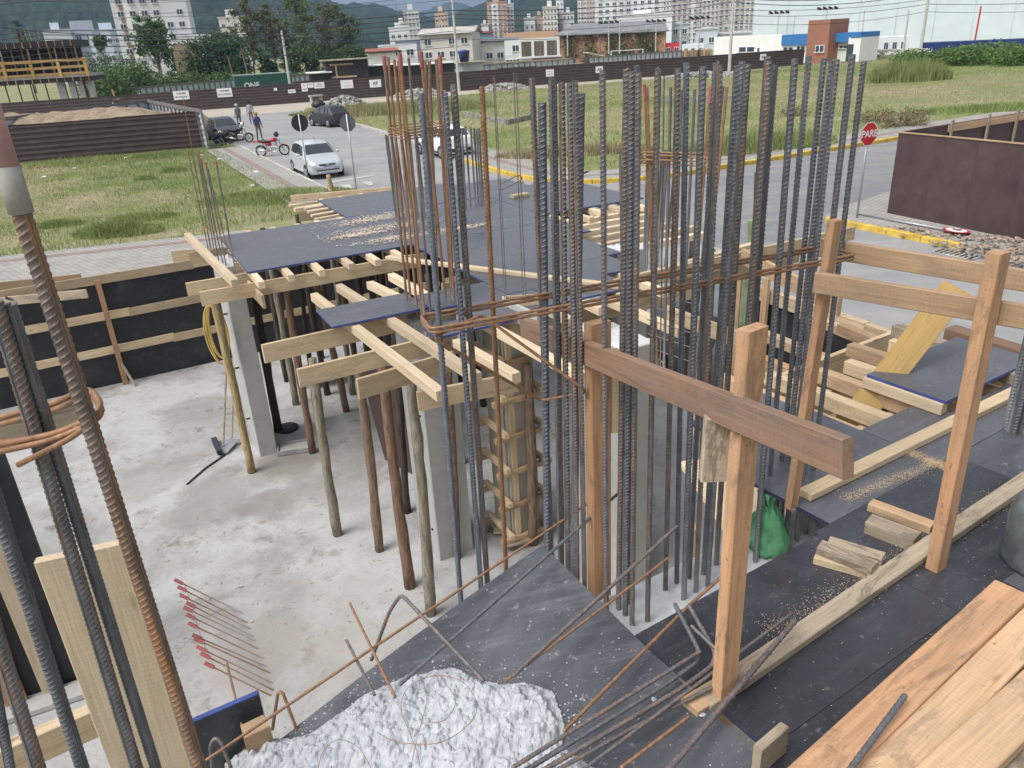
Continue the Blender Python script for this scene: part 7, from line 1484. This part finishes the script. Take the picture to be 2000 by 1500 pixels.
# ------------------------------------------------------------------ hills
FOREST=NT('forest_hill'); co=FOREST.co(rand=False); a=FOREST.noise(co,.035,6,.7); b=FOREST.noise(co,.12,5,.7); col=FOREST.ramp(a,[(.35,(.022,.042,.024)),(.65,(.055,.085,.040))]); col=FOREST.mix(.7,col,FOREST.ramp(b,[(.35,g(.35)),(.65,g(1.1))]),'MULTIPLY'); FOREST.bump(b,1.0,6); FOREST=FOREST.out(col,.95,0,.1)
def hill(sky,d0,d1,name='hill',seed=1):
    xs=np.arange(sky[0][0],sky[-1][0],8); ys=np.interp(xs,[p[0] for p in sky],[p[1] for p in sky]); rows=46; V=[]
    for j in range(rows+6):
        t=min(1,j/rows); d=d0+(d1-d0)*t if j<=rows else d1+(j-rows)*120
        for x,y in zip(xs,ys):
            hz=bp(x,y,d1).z; q=bp(x,80,d,0); k=(t**.85) if j<=rows else 1-.12*(j-rows)
            nz=vnoise(np.array([q.x]),np.array([q.y]),.01,seed)[0]*.10*hz*math.sin(math.pi*min(1,t))+ (vnoise(np.array([q.x]),np.array([q.y]),.09,seed+1)[0]*4+random.uniform(-3,3.5))*(t>.02)
            V.append((q.x,q.y,hz*k+nz-2))
    n=len(xs); o=link(name,mesh(V,[(i*n+j,i*n+j+1,(i+1)*n+j+1,(i+1)*n+j) for i in range(rows+5) for j in range(n-1)],smooth=True),FOREST); o['kind']='structure'
hill([(-700,-60),(-200,-130),(200,-150),(480,-95),(560,-50),(620,-15),(665,5),(720,6),(745,7),(790,19),(830,26),(900,55),(960,80)],700,1500,seed=3)
hill([(700,60),(800,30),(835,20),(865,8),(890,3),(912,6),(940,18),(1000,30),(1200,40)],2400,3000,seed=5)
hill([(780,75),(860,50),(900,26),(925,12),(950,3),(985,-14),(1040,-40),(1150,-60),(1400,-55),(1800,-40),(2600,-20)],800,1350,seed=8)
tw=bp(772,17,1500); tag(MB().tube([tw-Vector((0,0,14)),tw+Vector((0,0,10))],[2,1],6).build('radio_mast',STEEL,None),'thin mast on the ridge of the left hill','mast')
# ------------------------------------------------------------------ poles and overhead lines
POLEC=plain('pole_concrete',(.50,.49,.46),.9,0,.15,2); WIREM=plain('cable_black',(.02,.022,.028),.6,0,.1,2)
poles=[]
def pole(px,py,d,h,label,arm=True,lean=0,mat=POLEC,r=.2,lamp=False):
    b=bp(px,py,d,0); root=empty('utility_pole',b,R(26),label,'pole','utility poles'); m=MB(); n=4
    m.tube([(0,0,-.1),(lean,0,h)],[r,r*.55],8); m.build('shaft',mat,root,local=True)
    if arm:
        for z in (h-.4,h-1.5): MB().box((lean,0,z),(.12,2.2,.12)).build('crossarm',GREYW,root,local=True)
        for y in (-1,-.35,.35,1): MB().lathe([(.05,0),(.07,.08),(.04,.2)],7,Matrix.Translation((lean,y,h-.34))).build('insulator',plain('insulator',(.25,.2,.18),.4),root,local=True)
    if lamp: MB().tube([(lean,0,h*.75),(lean-.3,-1.6,h*.82),(lean-.35,-2.4,h*.84)],.05,6).build('lamp_arm',STEEL,root,local=True); MB().box((lean-.35,-2.6,h*.84),(.25,.7,.14)).build('lamp_head',plain('lamp_blue_grey',(.25,.35,.48),.5),root,local=True)
    return b
PT=dict(a=pole(566,162,103,7.6,'concrete pole with stepped holes standing by the green container',False,.0),b=pole(897,181,96,11.5,'tall concrete street pole between the capped bars and the field'),c=pole(1424,142,99,11.0,'concrete street pole with a lamp arm behind the core bars',lamp=True),d=pole(1797,105,112,11.5,'concrete street pole beside the field bushes',lamp=True),e=pole(1762,112,108,5.8,'shorter concrete pole beside the street pole',False,r=.16))
for px,py,d,h,lb in ((461,155,112,5.2,'grey timber pole leaning by the white sheet fence'),(490,158,112,6.0,'dark timber pole before the green container'),(372,150,125,4.5,'thin timber pole by the tan shed')): pole(px,py,d,h,lb,False,-.5,DARKW,.12)
def flood(px,py,d,h,lb,lamps=True):
    b=bp(px,py,d,0); root=empty('floodlight_mast',b,R(10),lb,'mast','pitch floodlights'); MB().tube([(0,0,0),(0,0,h)],[.14,.09],7).build('mast',POLEC,root,local=True)
    MB().tube([(0,0,0),(0,0,1.6)],.16,7).build('dark_base',BLACKP,root,local=True)
    if lamps:
        for k in (-1.6,-.55,.55,1.6): MB().box((k,0,h+.15),(.7,.35,.3),Matrix.Rotation(R(25),3,'Y')).build('lamp',DARKM,root,local=True)
        MB().box((0,0,h-.05),(4,.1,.1)).build('bar',DARKM,root,local=True)
for px,py,pt,lp,lb in ((1109,118,52,False,'pale pitch pole at the left end of the brick warehouse'),(1189,116,45,True,'pitch floodlight before the middle of the brick warehouse'),(1210,112,38,False,'grey pole beside the pitch floodlight'),(1280,112,42,True,'pitch floodlight at the right end of the brick warehouse'),(1328,108,30,False,'grey pole beside the red shed'),(1364,104,36,True,'pitch floodlight behind the site cabin'),(1518,70,26,True,'floodlight above the white service building'),(1612,60,18,True,'floodlight above the brown entrance tower'),(1549,70,30,False,'thin mast behind the white service building'),(1683,70,20,False,'timber mast behind the blue fascia')): d=160; flood(px,py,d,bp(px,pt,d).z,lb,lp)
MB()
rp=bp(1905,75,140,0); tag(MB().tube([rp,Vector((rp.x,rp.y,bp(1918,12,140).z))],.12,6).build('red_pole',SRED,None),'slim red and white pole in front of the warehouse','pole')
def line(pts,r,label,sag=.5,grp='overhead lines'):
    Q=[]
    for a,b in zip(pts,pts[1:]):
        for k in range(12): t=k/12; Q.append(a.lerp(b,t)-Vector((0,0,4*sag*t*(1-t))))
    Q.append(pts[-1]); return tag(MB().tube(Q,r,5).build('overhead_cable',WIREM,None),label,'cable',grp)
pb,pc,pdd=PT['b'],PT['c'],PT['d']; pl_=pb-FD*42+FN*2; pl2=pl_-FD*42; pr_=pdd+FD*40
rows=[(11.3,.022,-.9),(11.2,.022,0),(11.2,.022,.9),(10.2,.02,-.5),(9.6,.02,.5),(8.5,.045,-.2),(8.1,.04,.2),(7.7,.04,0),(6.9,.028,0),(6.4,.028,.1),(5.6,.025,.2)]
for k,(h,r_,o) in enumerate(rows):
    off=FN*o; line([Vector((p.x,p.y,h))+off for p in (pl2,pl_,pb,pc,pdd,pr_)],r_,'thick black overhead cable strung between the street poles' if r_>.03 else 'thin overhead wire strung between the street poles',.45+.12*(k%4))
line([bp(-100,44,75),bp(500,66,95),bp(900,72,100)],.03,'black cable crossing low before the forested hill',.6); line([bp(-100,107,80),bp(470,107,100),bp(900,90,105)],.03,'black cable passing in front of the green bushes',.4); line([bp(-100,78,80),bp(470,80,100),bp(900,70,100)],.02,'thin cable passing the feathery tree',.5)
# ------------------------------------------------------------------ haze
hz=MB().box((0,1900,100),(5400,4300,204)).build('haze',None); hz['kind']='stuff'; hz['label']='thin bluish air between the street and the hills'
t=bpy.data.materials.new('air'); t.use_nodes=True; nt=t.node_tree; nt.nodes.clear(); o=nt.nodes.new('ShaderNodeOutputMaterial'); v=nt.nodes.new('ShaderNodeVolumePrincipled'); v.inputs['Color'].default_value=(.45,.66,1.0,1); v.inputs['Density'].default_value=.00022; v.inputs['Anisotropy'].default_value=.2; nt.links.new(v.outputs[0],o.inputs['Volume']); hz.data.materials.append(t)
